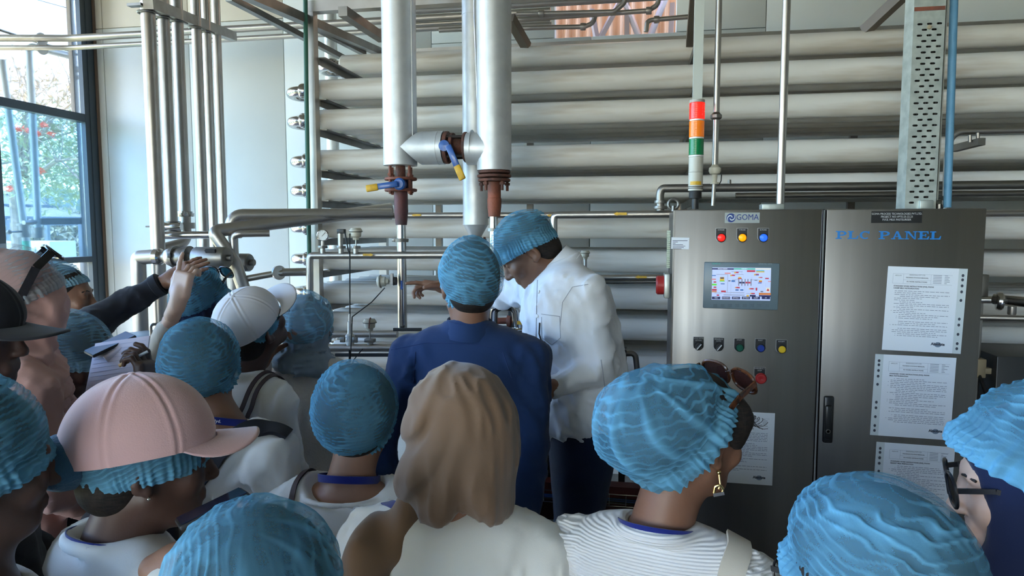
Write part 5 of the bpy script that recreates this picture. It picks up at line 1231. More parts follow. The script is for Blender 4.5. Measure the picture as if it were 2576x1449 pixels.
C_COAT = cloth('off white lab coat', (0.80, 0.77, 0.70)); C_RIB = cloth('ribbed white shirt', (0.80, 0.79, 0.78), b=0); C_JEANS = cloth('dark jeans', (0.010, 0.022, 0.060), b=0.3, bs=400); C_KHAKI = cloth('khaki trousers', (0.20, 0.145, 0.075)); C_DARKT = cloth('dark trousers', (0.03, 0.03, 0.035)); C_PINKC = cloth('pink fleece cap', (0.70, 0.43, 0.41), (0.64, 0.39, 0.375), b=0.12, bs=420, sheen=0.6); C_WCAP = cloth('white cotton cap', (0.72, 0.69, 0.70)); C_LAN = cloth('royal blue lanyard', (0.008, 0.017, 0.17), sheen=0.3); C_DCAP = cloth('charcoal cap', (0.025, 0.026, 0.032)); C_CREAM = cloth('cream blouse', (0.60, 0.53, 0.44))

_n = C_RIB.node_tree.nodes; _l = C_RIB.node_tree.links
_tc = _n.new('ShaderNodeTexCoord'); _w = _n.new('ShaderNodeTexWave'); _w.bands_direction = 'Z'; _w.inputs['Scale'].default_value = 60; _w.inputs['Distortion'].default_value = .8; _w.inputs['Detail Scale'].default_value = .6
_b = _n.new('ShaderNodeBump'); _b.inputs['Strength'].default_value = .6; _b.inputs['Distance'].default_value = .003
_l.new(_tc.outputs['Object'], _w.inputs['Vector']); _l.new(_w.outputs['Fac'], _b.inputs['Height']); _l.new(_b.outputs[0], _n['Principled BSDF'].inputs['Normal'])
def net_material(name, col, base, gain):
    m = bpy.data.materials.new(name); m.use_nodes = True; nt = m.node_tree; n = nt.nodes; l = nt.links
    n.remove(n['Principled BSDF']); out = n['Material Output']
    tr = n.new('ShaderNodeBsdfTransparent'); df = n.new('ShaderNodeBsdfDiffuse'); tl = n.new('ShaderNodeBsdfTranslucent')
    for s_ in (df, tl): s_.inputs[0].default_value = (*col, 1)
    m1 = n.new('ShaderNodeMixShader'); m1.inputs[0].default_value = 0.35; l.new(df.outputs[0], m1.inputs[1]); l.new(tl.outputs[0], m1.inputs[2])
    at_ = n.new('ShaderNodeAttribute'); at_.attribute_name = 'fold'
    tc = n.new('ShaderNodeTexCoord'); nz = n.new('ShaderNodeTexNoise'); nz.inputs['Scale'].default_value = 700; nz.inputs['Detail'].default_value = 2; l.new(tc.outputs['Object'], nz.inputs[0])
    a = n.new('ShaderNodeMath'); a.operation = 'MULTIPLY_ADD'; a.inputs[1].default_value = gain; a.inputs[2].default_value = base; l.new(at_.outputs['Fac'], a.inputs[0])
    b = n.new('ShaderNodeMath'); b.operation = 'MULTIPLY_ADD'; b.inputs[1].default_value = 0.14; b.inputs[2].default_value = -0.07; l.new(nz.outputs['Fac'], b.inputs[0])
    c = n.new('ShaderNodeMath'); c.operation = 'ADD'; c.use_clamp = True; l.new(a.outputs[0], c.inputs[0]); l.new(b.outputs[0], c.inputs[1])
    m2 = n.new('ShaderNodeMixShader'); l.new(c.outputs[0], m2.inputs[0]); l.new(tr.outputs[0], m2.inputs[1]); l.new(m1.outputs[0], m2.inputs[2]); l.new(m2.outputs[0], out.inputs[0])
    return m
NET = net_material('blue hairnet fabric', (0.19, 0.48, 0.68), 0.24, 0.66)
NET_P = net_material('pale blue hairnet fabric', (0.32, 0.56, 0.70), 0.20, 0.60)

def V3(*a): return Vector(a)
UP = Vector((0, 0, 1))
class Person: pass
def head_prims(Hm, face=True, neck_to=None, s=1.0):
    R3 = Hm.to_3x3().normalized()
    def p(x, y, z): return Hm @ Vector((x, y, z))
    L = [ell(p(0, -.012, .03), (.074*s, .095*s, .085*s), R3, .03), ell(p(0, .028, -.03), (.060*s, .066*s, .083*s), R3, .03), ell(p(0, .056, -.090), (.032*s, .030*s, .026*s), R3, .03)]
    for q in (-1, 1):
        L.append(cone(p(q*.05, .0, -.055), p(q*.02, .06, -.094), .019*s, .016*s, .025))
        L.append(ell(p(q*.036, .066, -.028), (.026*s, .02*s, .024*s), R3, .02))
    if face:
        L.append(cone(p(-.036, .080, .020), p(.036, .080, .020), .010*s, .010*s, .014))
        for q in (-1, 1):
            L.append(ell(p(q*.032, .096, .003), (.017*s, .014*s, .010*s), R3, .012, 'sub')); L.append(ell(p(q*.031, .079, .002), (.014*s, .012*s, .010*s), R3, .004))
            L.append(ell(p(q*.011, .098, -.036), (.008*s, .010*s, .007*s), R3, .006))
        L.append(cone(p(0, .090, .006), p(0, .108, -.032), .0075*s, .0115*s, .010)); 
        L.append(cone(p(-.020, .089, -.059), p(.020, .089, -.059), .0065*s, .0065*s, .006)); L.append(cone(p(-.016, .088, -.069), p(.016, .088, -.069), .0075*s, .0075*s, .006))
        L.append(cone(p(-.022, .098, -.064), p(.022, .098, -.064), .002*s, .002*s, .003, 'sub'))
    for q in (-1, 1):
        E = R3 @ Matrix.Rotation(R(-12), 3, 'X') @ Matrix.Rotation(R(q*22), 3, 'Z')
        L.append(ell(p(q*.077, -.012, -.012), (.010*s, .019*s, .031*s), E, .006)); L.append(ell(p(q*.084, -.006, -.010), (.006*s, .010*s, .018*s), E, .004, 'sub')); L.append(ell(p(q*.076, -.004, -.036), (.008*s, .010*s, .010*s), E, .005))
    return L
def hand_prims(W, d, n, side, curl=(.35, .35, .4, .45), spread=.10, thumb=.6, s=1.0, thumb_curl=.3):
    """W wrist, d finger direction, n palm normal, side +1: thumb to d x n"""
    d = Vector(d).normalized(); n = Vector(n); n = (n-d*n.dot(d)).normalized(); lat = d.cross(n)*side
    Rm = Matrix((lat, d, n)).transposed(); L = [rbox(W+d*.052*s, (.040*s, .046*s, .0145*s), Rm, .012*s, .012), cone(W-d*.03*s, W+d*.02*s, .024*s, .026*s, .02)]
    for i, (o, ln, r) in enumerate(((.030, .070, .0088), (.010, .078, .0090), (-.010, .072, .0086), (-.029, .056, .0078))):
        b = W+d*.088*s+lat*o*s; sp = spread*(1.5-i); dd = (d+lat*sp).normalized(); a = curl[i]; p_ = b-dd*.012*s
        ax = dd.cross(n).normalized(); ang = 0
        for j, fr in enumerate((.46, .30, .24)):
            ang += a*(.7 if j == 0 else 1.0); q = dd*math.cos(ang)+n*math.sin(ang); e = p_+q*ln*fr*s+(dd*.012*s if j == 0 else Vector((0, 0, 0)))
            L.append(cone(p_, e, r*s*(1-.10*j), r*s*(.92-.10*j), .004)); p_ = e
    b = W+d*.022*s+lat*.030*s; t1 = (d*math.cos(thumb)+lat*math.sin(thumb)+n*.25).normalized(); e = b+t1*.045*s; t2 = (t1*math.cos(thumb_curl)+d*.2+n*math.sin(thumb_curl)).normalized(); e2 = e+t2*.030*s
    L += [cone(b, e, .0145*s, .0105*s, .010), cone(e, e2, .0105*s, .0085*s, .004)]
    return L

def person(name_lab, head, yaw, pitch=0, roll=0, body_yaw=None, sk=SK_BROWN, sw=.175, hunch=.02, drop=.195, soff=(0, 0, 0), lean=0.0, torso=.46, head_s=1.0,
           top=C_WHITE, topname='shirt', collar='tee', bottom=C_DARKT, arms=(None, None), hands=({}, {}), face=True, fold=(.012, 22), side_lean=0.0, sleeve='long', res=.0095, hem=.10, girth=1.0, topdisp=None, ground=0.0, neckcut=True, hair=True, hres=.0062, headvis=True):
    o = Person(); o.Hc = at(*head[:2], t=head[2]); o.sk = sk
    if body_yaw is None: body_yaw = yaw
    f = V3(-math.sin(R(body_yaw)), math.cos(R(body_yaw)), 0); r = V3(math.cos(R(body_yaw)), math.sin(R(body_yaw)), 0)
    o.f, o.r = f, r
    o.Hm = Matrix.Translation(o.Hc) @ (Matrix.Rotation(R(yaw), 4, 'Z') @ Matrix.Rotation(R(-pitch), 4, 'X') @ Matrix.Rotation(R(roll), 4, 'Y')) @ Matrix.Scale(head_s, 4)
    S = o.Hc - f*hunch - UP*drop + r*soff[0] + f*soff[1] + UP*soff[2]; P_ = S - UP*torso - f*lean - r*side_lean
    o.S, o.P = S, P_; u = (S-P_).normalized(); fr = r.cross(u)*-1; o.u = u
    fr = (f-u*f.dot(u)).normalized(); T3 = Matrix((r, fr, u)).transposed(); o.T3, o.fr = T3, fr
    root = thing('person', name_lab, 'person', (P_.x, P_.y, ground)); o.root = root
    NB = S + u*.035 - fr*.012; o.NB = NB; hn = o.Hm @ Vector((0, -.03, -.07))
    # joints
    J = []
    for q, a in zip((-1, 1), arms):
        sh = S + r*q*sw - u*.035
        if a is None: el = sh - u*.27 + r*q*.045 + fr*.02; wr = el + f*.19 - UP*.13 - r*q*.07
        else: el, wr = a[0], a[1]; sh = a[2] if len(a) > 2 else sh
        J.append((sh, el, wr))
    o.J = J
    g_ = girth
    # ---- body (skin): head, neck, shoulders fine; rest coarse; hands fine: one mesh
    fine = head_prims(o.Hm, face, s=head_s) + [cone(hn, NB+fr*.0, .050*head_s, .055, .03), cone(o.Hm @ Vector((0, .0, -.06)), NB+fr*.02, .044, .05, .03), cone(S-r*sw*.62-u*.02, S+r*sw*.62-u*.02, .045, .045, .05), ell(S-u*.06, (sw*.8, .085, .10), T3, .04)]
    parts = [sdf_mesh(fine, hres)]
    ground_z = ground+.03; coarse = [ell(S-u*.16, (sw*.85, .095, .19), T3, .05), ell(P_+u*.05, (.14, .10, .15), T3, .05)]
    hips = [P_+r*q*.085-UP*.04 for q in (-1, 1)]; ank = [V3(h.x, h.y, ground+.07)-f*.0 for h in hips]; kn = [(h+a)/2+f*.02 for h, a in zip(hips, ank)]
    for h_, k_, a_ in zip(hips, kn, ank): coarse += [cone(h_, k_, .078, .052, .03), cone(k_, a_, .05, .036, .02), cone(a_, a_+f*.11-UP*.03, .034, .028, .02)]
    for (sh, el, wr), q in zip(J, (-1, 1)): coarse += [cone(sh, el, .042, .034, .02), cone(el, wr, .034, .025, .02)]
    parts.append(sdf_mesh(coarse, .019))
    for (sh, el, wr), q, hd in zip(J, (-1, 1), hands):
        if hd is None: continue
        hd = dict(hd); d = hd.pop('d', (wr-el).normalized()); n_ = hd.pop('n', -r*q); sd = hd.pop('side', None); hr = hd.pop('h', .0072)
        dv = Vector(d).normalized(); nv = Vector(n_); nv = (nv-dv*nv.dot(dv)).normalized()
        if sd is None: sd = 1 if dv.cross(nv).dot(f+UP*.3) > 0 else -1
        parts.append(sdf_mesh(hand_prims(wr, dv, nv, sd, **hd)+[cone(wr-(wr-el).normalized()*.07, wr, .028, .025, .015)], hr))
    o.body = np_build(parts, 'body', sk, root); o.hair = hair
    # ---- hair
    if hair:
        R3 = o.Hm.to_3x3().normalized(); s = head_s
        np_build([sdf_mesh([ell(o.Hm @ V3(0, -.022, .036), (.082*s, .101*s, .088*s), R3, .02), ell(o.Hm @ V3(0, -.055, -.035), (.068*s, .058*s, .055*s), R3, .03)], .008)], 'hair', HAIR, root)
    # ---- top
    t_ = [cone(S-r*sw*.62-u*.012, S+r*sw*.62-u*.012, .064, .064, .05), ell(S-u*.11, (sw*.95*g_, .122*g_, .17), T3, .06), ell(S-u*.29, (sw*.90*g_, .128*g_, .20), T3, .07), ell(P_+u*.03, (.172*g_, .132*g_, .17), T3, .06)]
    for (sh, el, wr), q in zip(J, (-1, 1)):
        t_ += [cone(NB-u*.020+r*q*.045, sh-u*.004, .048, .058, .045), cone(sh, el, .064, .050, .03)]
        sv = sleeve[(q+1)//2] if isinstance(sleeve, tuple) else sleeve
        if sv == 'long': t_.append(cone(el, wr-(wr-el).normalized()*.035, .050, .037, .02))
        elif not isinstance(sv, str): t_.append(cone(el, el+(wr-el)*sv, .046, .044, .02))
        else: t_[-1] = cone(sh, sh+(el-sh)*.75, .066, .062, .03)
    if neckcut:
        CR = T3 @ Matrix.Rotation(R(-14 if collar != 'tee' else -4), 3, 'X')
        if collar == 'tee': t_ += [ell(NB+u*.042-fr*.012, (.112, .108, .088), CR, .010, 'sub'), ring(NB-u*.016-fr*.010, CR, .104, .100, .009, .006)]
        elif collar == 'shirt': t_ += [ell(NB+u*.075+fr*.012, (.066, .062, .075), T3, .008, 'sub'), ring(NB+u*.035+fr*.010, CR, .068, .064, .011, .012), ring(NB+u*.015+fr*.012, CR, .078, .072, .012, .012)]
        elif collar == 'crew': t_ += [ell(NB+u*.06+fr*.01, (.070, .066, .062), CR, .010, 'sub'), ring(NB+u*.010+fr*.004, CR, .076, .074, .014, .010)]
    t_.append(cut(P_-u*hem, -UP-u))
    seed = abs(hash(name_lab)) % 97 if False else int(sum(map(ord, name_lab))) % 97
    
    cA = creases(seed, fold[0]*.9, fold[1]*2.4, (1, 1, .45), tuple(S)); cB = creases(seed+9, fold[0]*.45, fold[1]*5, (1, 1, .8), tuple(S))
    def dp(X, Y, Z):
        m_ = np.clip((np.sqrt((X-NB.x)**2+(Y-NB.y)**2+(Z-NB.z)**2)-.105)/.06, 0, 1)
        return -m_*(cA(X, Y, Z)+cB(X, Y, Z))
    dp = topdisp or dp
    o.top = np_build([sdf_mesh(t_, res, dp)], topname, top, root)
    # ---- trousers and shoes
    b_ = [ell(P_+u*.0, (.158*g_, .118*g_, .13), T3, .05)]
    for h_, k_, a_ in zip(hips, kn, ank): b_ += [cone(h_, k_, .092*g_, .070, .03), cone(k_, a_+UP*.04, .070, .062, .03)]
    np_build([sdf_mesh(b_, .018, creases(seed+3, .004, 20))], 'trousers', bottom, root)
    for a_ in ank: np_build([sdf_mesh([rbox(a_+f*.05-UP*.035, (.046, .135, .034), Matrix((r, f, UP)).transposed(), .03, .0), cone(a_-UP*.02, a_+UP*.03, .045, .042, .03), cut(V3(0, 0, ground+.001), -UP)], .014)], 'shoe', RUBBER, root)
    return o

def hairnet(o, rad=(.097, .122, .120), c=(0, -.022, .024), tilt=36, rimz=-.018, bulge=0.0, bdir=(0, -1, -.3), bw=.8, crinkle=.0016, kf=50, seed=1, band=None, mtl=None, gather=.10, frill=.007, NT=240, NP=104, ruffle=1.0, folds=.0, axis='x', s=None, dx=(0, 0, 0), hf=.90):
    """bouffant cap: crimped sheet gathered on an elastic rim"""
    s = s or 1.0; r_ = np.random.RandomState(seed)
    n = np.array([0, -math.sin(R(tilt)), math.cos(R(tilt))]); n = np.array([0, -math.sin(R(tilt)), math.cos(R(tilt))]); e1 = np.array([1., 0, 0]); e2 = np.cross(n, e1)
    c0 = np.array(c) + n*rimz
    th = np.linspace(0, 2*PI, NT, endpoint=False)[:, None]; ph = (np.linspace(0.0, 1, NP)**.92*R(112))[None, :]
    d = np.cos(ph)[..., None]*n + np.sin(ph)[..., None]*(np.cos(th)[..., None]*e1+np.sin(th)[..., None]*e2)
    cc = np.array(c); q = c0-cc; a = (d**2/np.array(rad)**2).sum(-1); b = (d*q/np.array(rad)**2).sum(-1); cq = (q**2/np.array(rad)**2).sum()-1
    rr = (-b+np.sqrt(np.maximum(b*b-a*cq, 0)))/a
    if bulge: bd = np.array(bdir, float); bd /= np.linalg.norm(bd); rr = rr+bulge*np.exp(-(np.arccos(np.clip((d*bd).sum(-1), -1, 1))/bw)**2)
    P = d*rr[..., None]
    # crimps run across the pleats
    X, Y, Z = P[..., 0], P[..., 1], P[..., 2]
    w1 = waves(seed, 5, 26); w2 = waves(seed+7, 5, 95); w3 = waves(seed+11, 4, 16)
    al = (-.45*Y+.89*Z) if axis == 'x' else (.94*X+.34*Z)
    wv = np.sin(al*kf*15+3.0*w1(X, Y, Z)+1.5*w2(X, Y, Z)); rid = np.exp(-((wv-1)/.55)**2)*1.3; patch = np.clip(.55+.55*np.tanh(1.6*waves(seed+31, 5, 38)(X, Y, Z)), 0, 1)
    crk = waves(seed+21, 6, 60)(X, Y, Z); sharp = np.exp(-(crk*2.2)**2)
    edge = np.clip((ph-.15)/.4, 0, 1)
    if band:
        bm_ = 1-.85*np.exp(-((X-band[0])/band[1])**4)
    else: bm_ = 1.0
    disp = (crinkle*(.85*rid*patch+.75*sharp*patch))*bm_*(.4+.6*edge)
    lf = 0
    if folds:
        lw = np.sin(th*9+2.2*w3(X, Y, Z)+w1(X, Y, Z)); lf = np.maximum(lw, 0)**3*np.clip((ph-.25)/.5, 0, 1); disp = disp+folds*lf
    rim = np.clip((ph-R(70))/R(22), 0, 1); rim = rim*rim*(3-2*rim)
    ruf = np.sin(th*46+3*np.sin(th*5+seed))*(.6+.4*np.sin(th*13+1))
    lip = np.clip((ph-R(93))/R(10), 0, 1)
    disp = disp - gather*.12*rim + ruffle*ruf*(.0022*rim+.0028*lip) + frill*lip
    P = d*(rr+disp)[..., None]+c0+np.array(dx)
    fold = np.clip(.10+.66*np.exp(-((wv-1)/.30)**2)*(.15+.85*patch)*bm_+.40*sharp*patch*bm_+.30*rim+.45*lip+.55*lf+.25*np.clip(w3(X, Y, Z)*.6, 0, 1)+.2*(np.ones_like(wv)*(1-bm_) if band else 0), 0, 1.2)
    M = np.array(o.Hm); W = (P*s) @ M[:3, :3].T + M[:3, 3]
    if hf and o.hair:
        R3 = o.Hm.to_3x3().normalized(); hs = o.Hm.to_scale()[0]; pr = [ell(o.Hm @ Vector(c), tuple(v*hf*hs for v in rad), R3, .02)]
        if bulge: pr.append(ell(o.Hm @ (Vector(c)+Vector(bdir).normalized()*(bulge*.9)), tuple(v*hf*.86*hs for v in rad), R3, .03))
        pr.append(cut(o.Hm @ Vector(c0-n*.018), R3 @ Vector(-n)))
        np_build([sdf_mesh(pr, .008, lambda X, Y, Z, cc_=creases(seed+4, .004, 120, (1, 1, 1), tuple(o.Hc)): -cc_(X, Y, Z))], 'hair', HAIR, o.root)
    W = W.reshape(-1, 3); i = np.arange(NT)[:, None]; j = np.arange(NP-1)[None, :]; i2 = (i+1) % NT
    Q = np.stack([i*NP+j, i*NP+j+1, i2*NP+j+1, i2*NP+j], -1).reshape(-1, 4)
    return np_build([(W, Q)], 'hairnet', mtl or NET, o.root, attr=fold.ravel())
def ribbon(pts, w, ndir, name, m, parent, t=.0015, closed=False):
    """flat strap through world points; ndir(i) or vector gives the width direction"""
    P_ = []; F_ = []; n = len(pts)
    for i, p in enumerate(pts):
        a = Vector(pts[max(i-1, 0)]); b = Vector(pts[min(i+1, n-1)]); tg = (b-a).normalized()
        wd = Vector(ndir(i) if callable(ndir) else ndir); wd = (wd-tg*wd.dot(tg)).normalized(); nr = tg.cross(wd)
        for sx, sn in ((-1, -1), (1, -1), (1, 1), (-1, 1)): P_.append(Vector(p)+wd*sx*w/2+nr*sn*t/2)
    for i in range(n-1):
        for k in range(4): F_.append((i*4+k, i*4+(k+1) % 4, i*4+4+(k+1) % 4, i*4+4+k))
    F_ += [(3, 2, 1, 0), tuple((n-1)*4+k for k in range(4))]
    return MB().add(P_, F_).build(name, m, parent, smooth=60)
def smooth_path(pts, n=8):
    pts = [Vector(p) for p in pts]; out = []
    for i in range(len(pts)-1):
        p0, p1, p2, p3 = pts[max(i-1, 0)], pts[i], pts[i+1], pts[min(i+2, len(pts)-1)]
        for k in range(n):
            t = k/n; out.append(.5*((2*p1)+(p2-p0)*t+(2*p0-5*p1+4*p2-p3)*t*t+(3*p1-p0-3*p2+p3)*t**3))
    out.append(pts[-1]); return out
def lanyard(o, rx=.076, ry=.080, up=.034, drop=.05, w=.019, text=None, tpos=None):
    pts = []
    for i in range(25):
        a = R(-215+i*250/24) if False else R(125+i*290/24)      # front left, round the nape, front right
        y = math.sin(a); x = math.cos(a); z = up - (.5+.5*y)*drop
        pts.append(o.NB+o.r*x*rx+o.fr*(y*ry+.010)+o.u*z)
    ext = [pts[-1]+o.fr*.05-o.u*.09+o.r*0, pts[-1]+o.fr*.075-o.u*.2]
    ext0 = [pts[0]+o.fr*.075-o.u*.2, pts[0]+o.fr*.05-o.u*.09]
    rb = ribbon(smooth_path(ext0+pts+ext, 3), w, lambda i: o.u, 'lanyard', C_LAN, o.root, .002)
    if text:
        i = tpos or 15; q = pts[i]; tg = (pts[i+1]-pts[i-1]).normalized(); up_ = (o.u-tg*o.u.dot(tg)).normalized(); nr = tg.cross(up_)
        M_ = Matrix.Translation(q+nr*.0016) @ Matrix((tg, up_, nr)).transposed().to_4x4()
        text_mb(text, w*.62, M_, depth=.0003, align='CENTER').build('lanyard_lettering', mat('white lanyard print', (.7, .7, .75), .6), rb)
    return rb
def glasses(o, mats, off=(0, .0, .0), rotx=0, size=1.0, lens=(.029, .022), thick=.0028, temple=.135, name='sunglasses', bar=.004, rotz=0, splay=0.0):
    """pair of glasses in head space; off/rotx move them up onto the crown"""
    fm, lm = mats
    L = o.Hm @ Matrix.Translation(Vector(off)) @ Matrix.Rotation(R(rotx), 4, 'X') @ Matrix.Rotation(R(rotz), 4, 'Z') @ Matrix.Scale(size, 4)
    g_ = None; b = MB()
    for q in (-1, 1):
        n_ = 22; pts = []
        for i in range(n_+1):
            a = 2*PI*i/n_; sx = abs(math.cos(a))**.75*math.copysign(1, math.cos(a)); sz = abs(math.sin(a))**.75*math.copysign(1, math.sin(a))
            pts.append(L @ Vector((q*.034+sx*lens[0], .0-abs(q*.034+sx*lens[0])**2*1.6, sz*lens[1])))
        b.tube(pts, thick*size, n=6, fil=.0005)
        hinge = Vector((q*(.034+lens[0]+.004), -.008, .008)); mid = Vector((q*(.074+splay), -.055, .010)); end = Vector((q*(.072+splay*.7), -temple, -.018))
        b.bar(L @ hinge, L @ mid, .0035*size, bar*2*size, up=L.to_3x3() @ UP); b.bar(L @ mid, L @ end, .0035*size, bar*2*size, up=L.to_3x3() @ UP)
    b.tube([L @ Vector((-.008, -.001, .006)), L @ Vector((0, .001, .009)), L @ Vector((.008, -.001, .006))], thick*size, n=6)
    g_ = b.build('%s' % name, fm, o.root)
    for q in (-1, 1):
        n_ = 22; pts = []
        for i in range(n_):
            a = 2*PI*i/n_; sx = abs(math.cos(a))**.75*math.copysign(1, math.cos(a)); sz = abs(math.sin(a))**.75*math.copysign(1, math.sin(a))
            pts.append(L @ Vector((q*.034+sx*lens[0], .0-abs(q*.034+sx*lens[0])**2*1.6, sz*lens[1])))
        MB().add(pts, [tuple(range(n_))]).build('lens', lm, g_, smooth=0)
    return g_
M_SHADE = mat('dark sunglass lens', (0.012, 0.014, 0.016), 0.08, coat=0.5); M_GFRAME = mat('black glasses frame', (0.012, 0.012, 0.014), 0.25); M_TORT = mat('tortoiseshell frame', (0.10, 0.03, 0.01), 0.25, col2=(0.012, 0.008, 0.006), nscale=60); M_CLEAR = glass('spectacle lens', (0.9, 0.93, 0.95), 1.0); M_GOLD = mat('gold', (0.75, 0.55, 0.25), 0.25, 1.0)
def eyes(o, brow=True):
    s = 1.0
    wh = mat('eye white', (0.6, 0.57, 0.53), 0.3); ir = mat('dark iris', (0.02, 0.012, 0.008), 0.15)
    for q in (-1, 1):
        e = MB().ball(o.Hm @ V3(q*.031, .0765, .002), .0112, n=12).build('eye', wh, o.root)
        MB().ball(o.Hm @ V3(q*.031, .0835, .0005), .0050, n=10).build('iris', ir, e)
        if brow: MB().tube([o.Hm @ V3(q*.014, .091, .021), o.Hm @ V3(q*.032, .090, .026), o.Hm @ V3(q*.050, .078, .021)], .0022, n=6).build('eyebrow', HAIR, o.root)

def cap(o, m, rad=(.094, .112, .098), c=(0, -.008, .030), tilt=6, brim=.075, seams=6, seed=1, button=True, brim_droop=.018, width=1.15, mtl_brim=None, slit=True):
    NT, NP = 180, 46; n = np.array([0, -math.sin(R(tilt)), math.cos(R(tilt))]); e1 = np.array([1., 0, 0]); e2 = np.cross(n, e1)
    th = np.linspace(0, 2*PI, NT, endpoint=False)[:, None]; ph = (np.linspace(.012, 1, NP)*R(97))[None, :]
    d = np.cos(ph)[..., None]*n+np.sin(ph)[..., None]*(np.cos(th)[..., None]*e1+np.sin(th)[..., None]*e2)
    rr = 1/np.sqrt((d**2/np.array(rad)**2).sum(-1)); P = d*rr[..., None]
    w = waves(seed, 5, 22)(P[..., 0], P[..., 1], P[..., 2]); ds = .0022*w*np.sin(ph)
    for k in range(seams):
        dt = np.abs(((th-PI/2-2*PI*(k+.0)/seams+PI) % (2*PI))-PI)*np.sin(ph)*.1
        ds = ds-.0016*np.exp(-(dt/.0022)**2)+.0012*np.exp(-((dt-.006)/.003)**2)
    ds = ds-.003*np.clip((ph-R(84))/R(10), 0, 1)+.0008*np.clip((ph-R(85))/R(3), 0, 1)
    P = P+d*ds[..., None]+np.array(c)
    M = np.array(o.Hm); W = (P @ M[:3, :3].T+M[:3, 3]).reshape(-1, 3); i = np.arange(NT)[:, None]; j = np.arange(NP-1)[None, :]; i2 = (i+1) % NT
    Q = np.stack([i*NP+j, i*NP+j+1, i2*NP+j+1, i2*NP+j], -1).reshape(-1, 4)
    cr = np_build([(W, Q)], 'cap_crown', m, o.root)
    # brim
    NA, NR = 41, 12; T = np.linspace(-1, 1, NA)[:, None]; Rr = np.linspace(0, 1, NR)[None, :]
    a = T*R(62); bx = np.sin(a)*rad[0]*1.0; by = np.cos(a)*rad[1]*1.0
    ext = brim*(1-np.abs(T)**3.2*.98); fe = 1-np.abs(T)**5; x = bx*(1+Rr*.10*width*fe)+0*Rr; y = by+ext*Rr; z = -.010-.006*Rr*fe-brim_droop*(np.abs(T)**2)*Rr*fe-.5*(x/.1)**2*.012*Rr*fe+0*x
    top = np.stack([x+0*z, y, z], -1); bot = top-np.array([0, 0, .004])
    G = np.concatenate([top, bot], 0)
    Rt = np.stack([e1, e2, n], 1); G = G @ Rt.T+np.array(c); Wb = (G @ M[:3, :3].T+M[:3, 3]).reshape(-1, 3)
    i = np.arange(NA-1)[:, None]; j = np.arange(NR-1)[None, :]; q1 = np.stack([i*NR+j, (i+1)*NR+j, (i+1)*NR+j+1, i*NR+j+1], -1).reshape(-1, 4); off = NA*NR; q2 = q1[:, ::-1]+off
    je = np.arange(NA-1); q3 = np.stack([je*NR+NR-1, (je+1)*NR+NR-1, (je+1)*NR+NR-1+off, je*NR+NR-1+off], -1)
    np_build([(Wb, np.concatenate([q1, q2, q3]))], 'cap_brim', mtl_brim or m, o.root)
    if button: MB().lathe(o.Hm @ Vector(np.array(c)+n*(rad[2]-.002)), o.Hm.to_3x3() @ Vector(n), [(0, .009), (.003, .008), (.005, .004), (.0055, 0)], n=14, cap=False).build('cap_button', m, o.root)
def scarf(o, prims, m, disp=None, h=.007, name='headscarf'): return np_build([sdf_mesh(prims, h, disp)], name, m, o.root)

from mathutils.bvhtree import BVHTree
def bvh_of(ob):
    me = ob.data; o = ORG[ob.name]
    return BVHTree.FromPolygons([v.co+o for v in me.vertices], [tuple(p.vertices) for p in me.polygons])
def strap_on(o, pts, w, name, m, parent=None, t=.006, lift=.004, n=10, wdir=None):
    """strap laid on the clothing surface along a rough path"""
    if not hasattr(o, 'bvh'): o.bvh = bvh_of(o.top)
    P_ = []; N_ = []
    for q in smooth_path(pts, n):
        loc, nr, i, d = o.bvh.find_nearest(q)
        P_.append(loc); N_.append(nr)
    for _ in range(2):
        P_ = [P_[0]]+[(P_[i-1]+P_[i]*2+P_[i+1])/4 for i in range(1, len(P_)-1)]+[P_[-1]]; N_ = [N_[0]]+[(N_[i-1]+N_[i]+N_[i+1]).normalized() for i in range(1, len(N_)-1)]+[N_[-1]]
    P_ = [p_+n_*(lift+t*.5) for p_, n_ in zip(P_, N_)]
    def wd(i):
        tg = (P_[min(i+1, len(P_)-1)]-P_[max(i-1, 0)]).normalized(); return tg.cross(N_[i])
    return ribbon(P_, w, wd, name, m, parent or o.root, t)
def on_top(o, px, py, lift=.003):
    """point of the clothing facing the viewer at a photo position"""
    if not hasattr(o, 'bvh'): o.bvh = bvh_of(o.top)
    d = ray(px, py).normalized(); loc, nr, i, dist = o.bvh.ray_cast(Vector((0, 0, CAM_Z)), d)
    if loc is None: return None, None
    if nr.dot(d) > 0: nr = -nr
    return loc+nr*lift, nr
def seam(o, pxs, r, name, m, n=8, lift=.0005):
    P_ = []
    for a, b in zip(pxs[:-1], pxs[1:]):
        for k in range(n):
            q, nr = on_top(o, a[0]+(b[0]-a[0])*k/n, a[1]+(b[1]-a[1])*k/n, lift)
            if q is not None and (not P_ or (q-P_[-1]).length < .06): P_.append(q)
    if len(P_) > 2: return MB().tube(P_, r, n=6, fil=.0002).build(name, m, o.root)
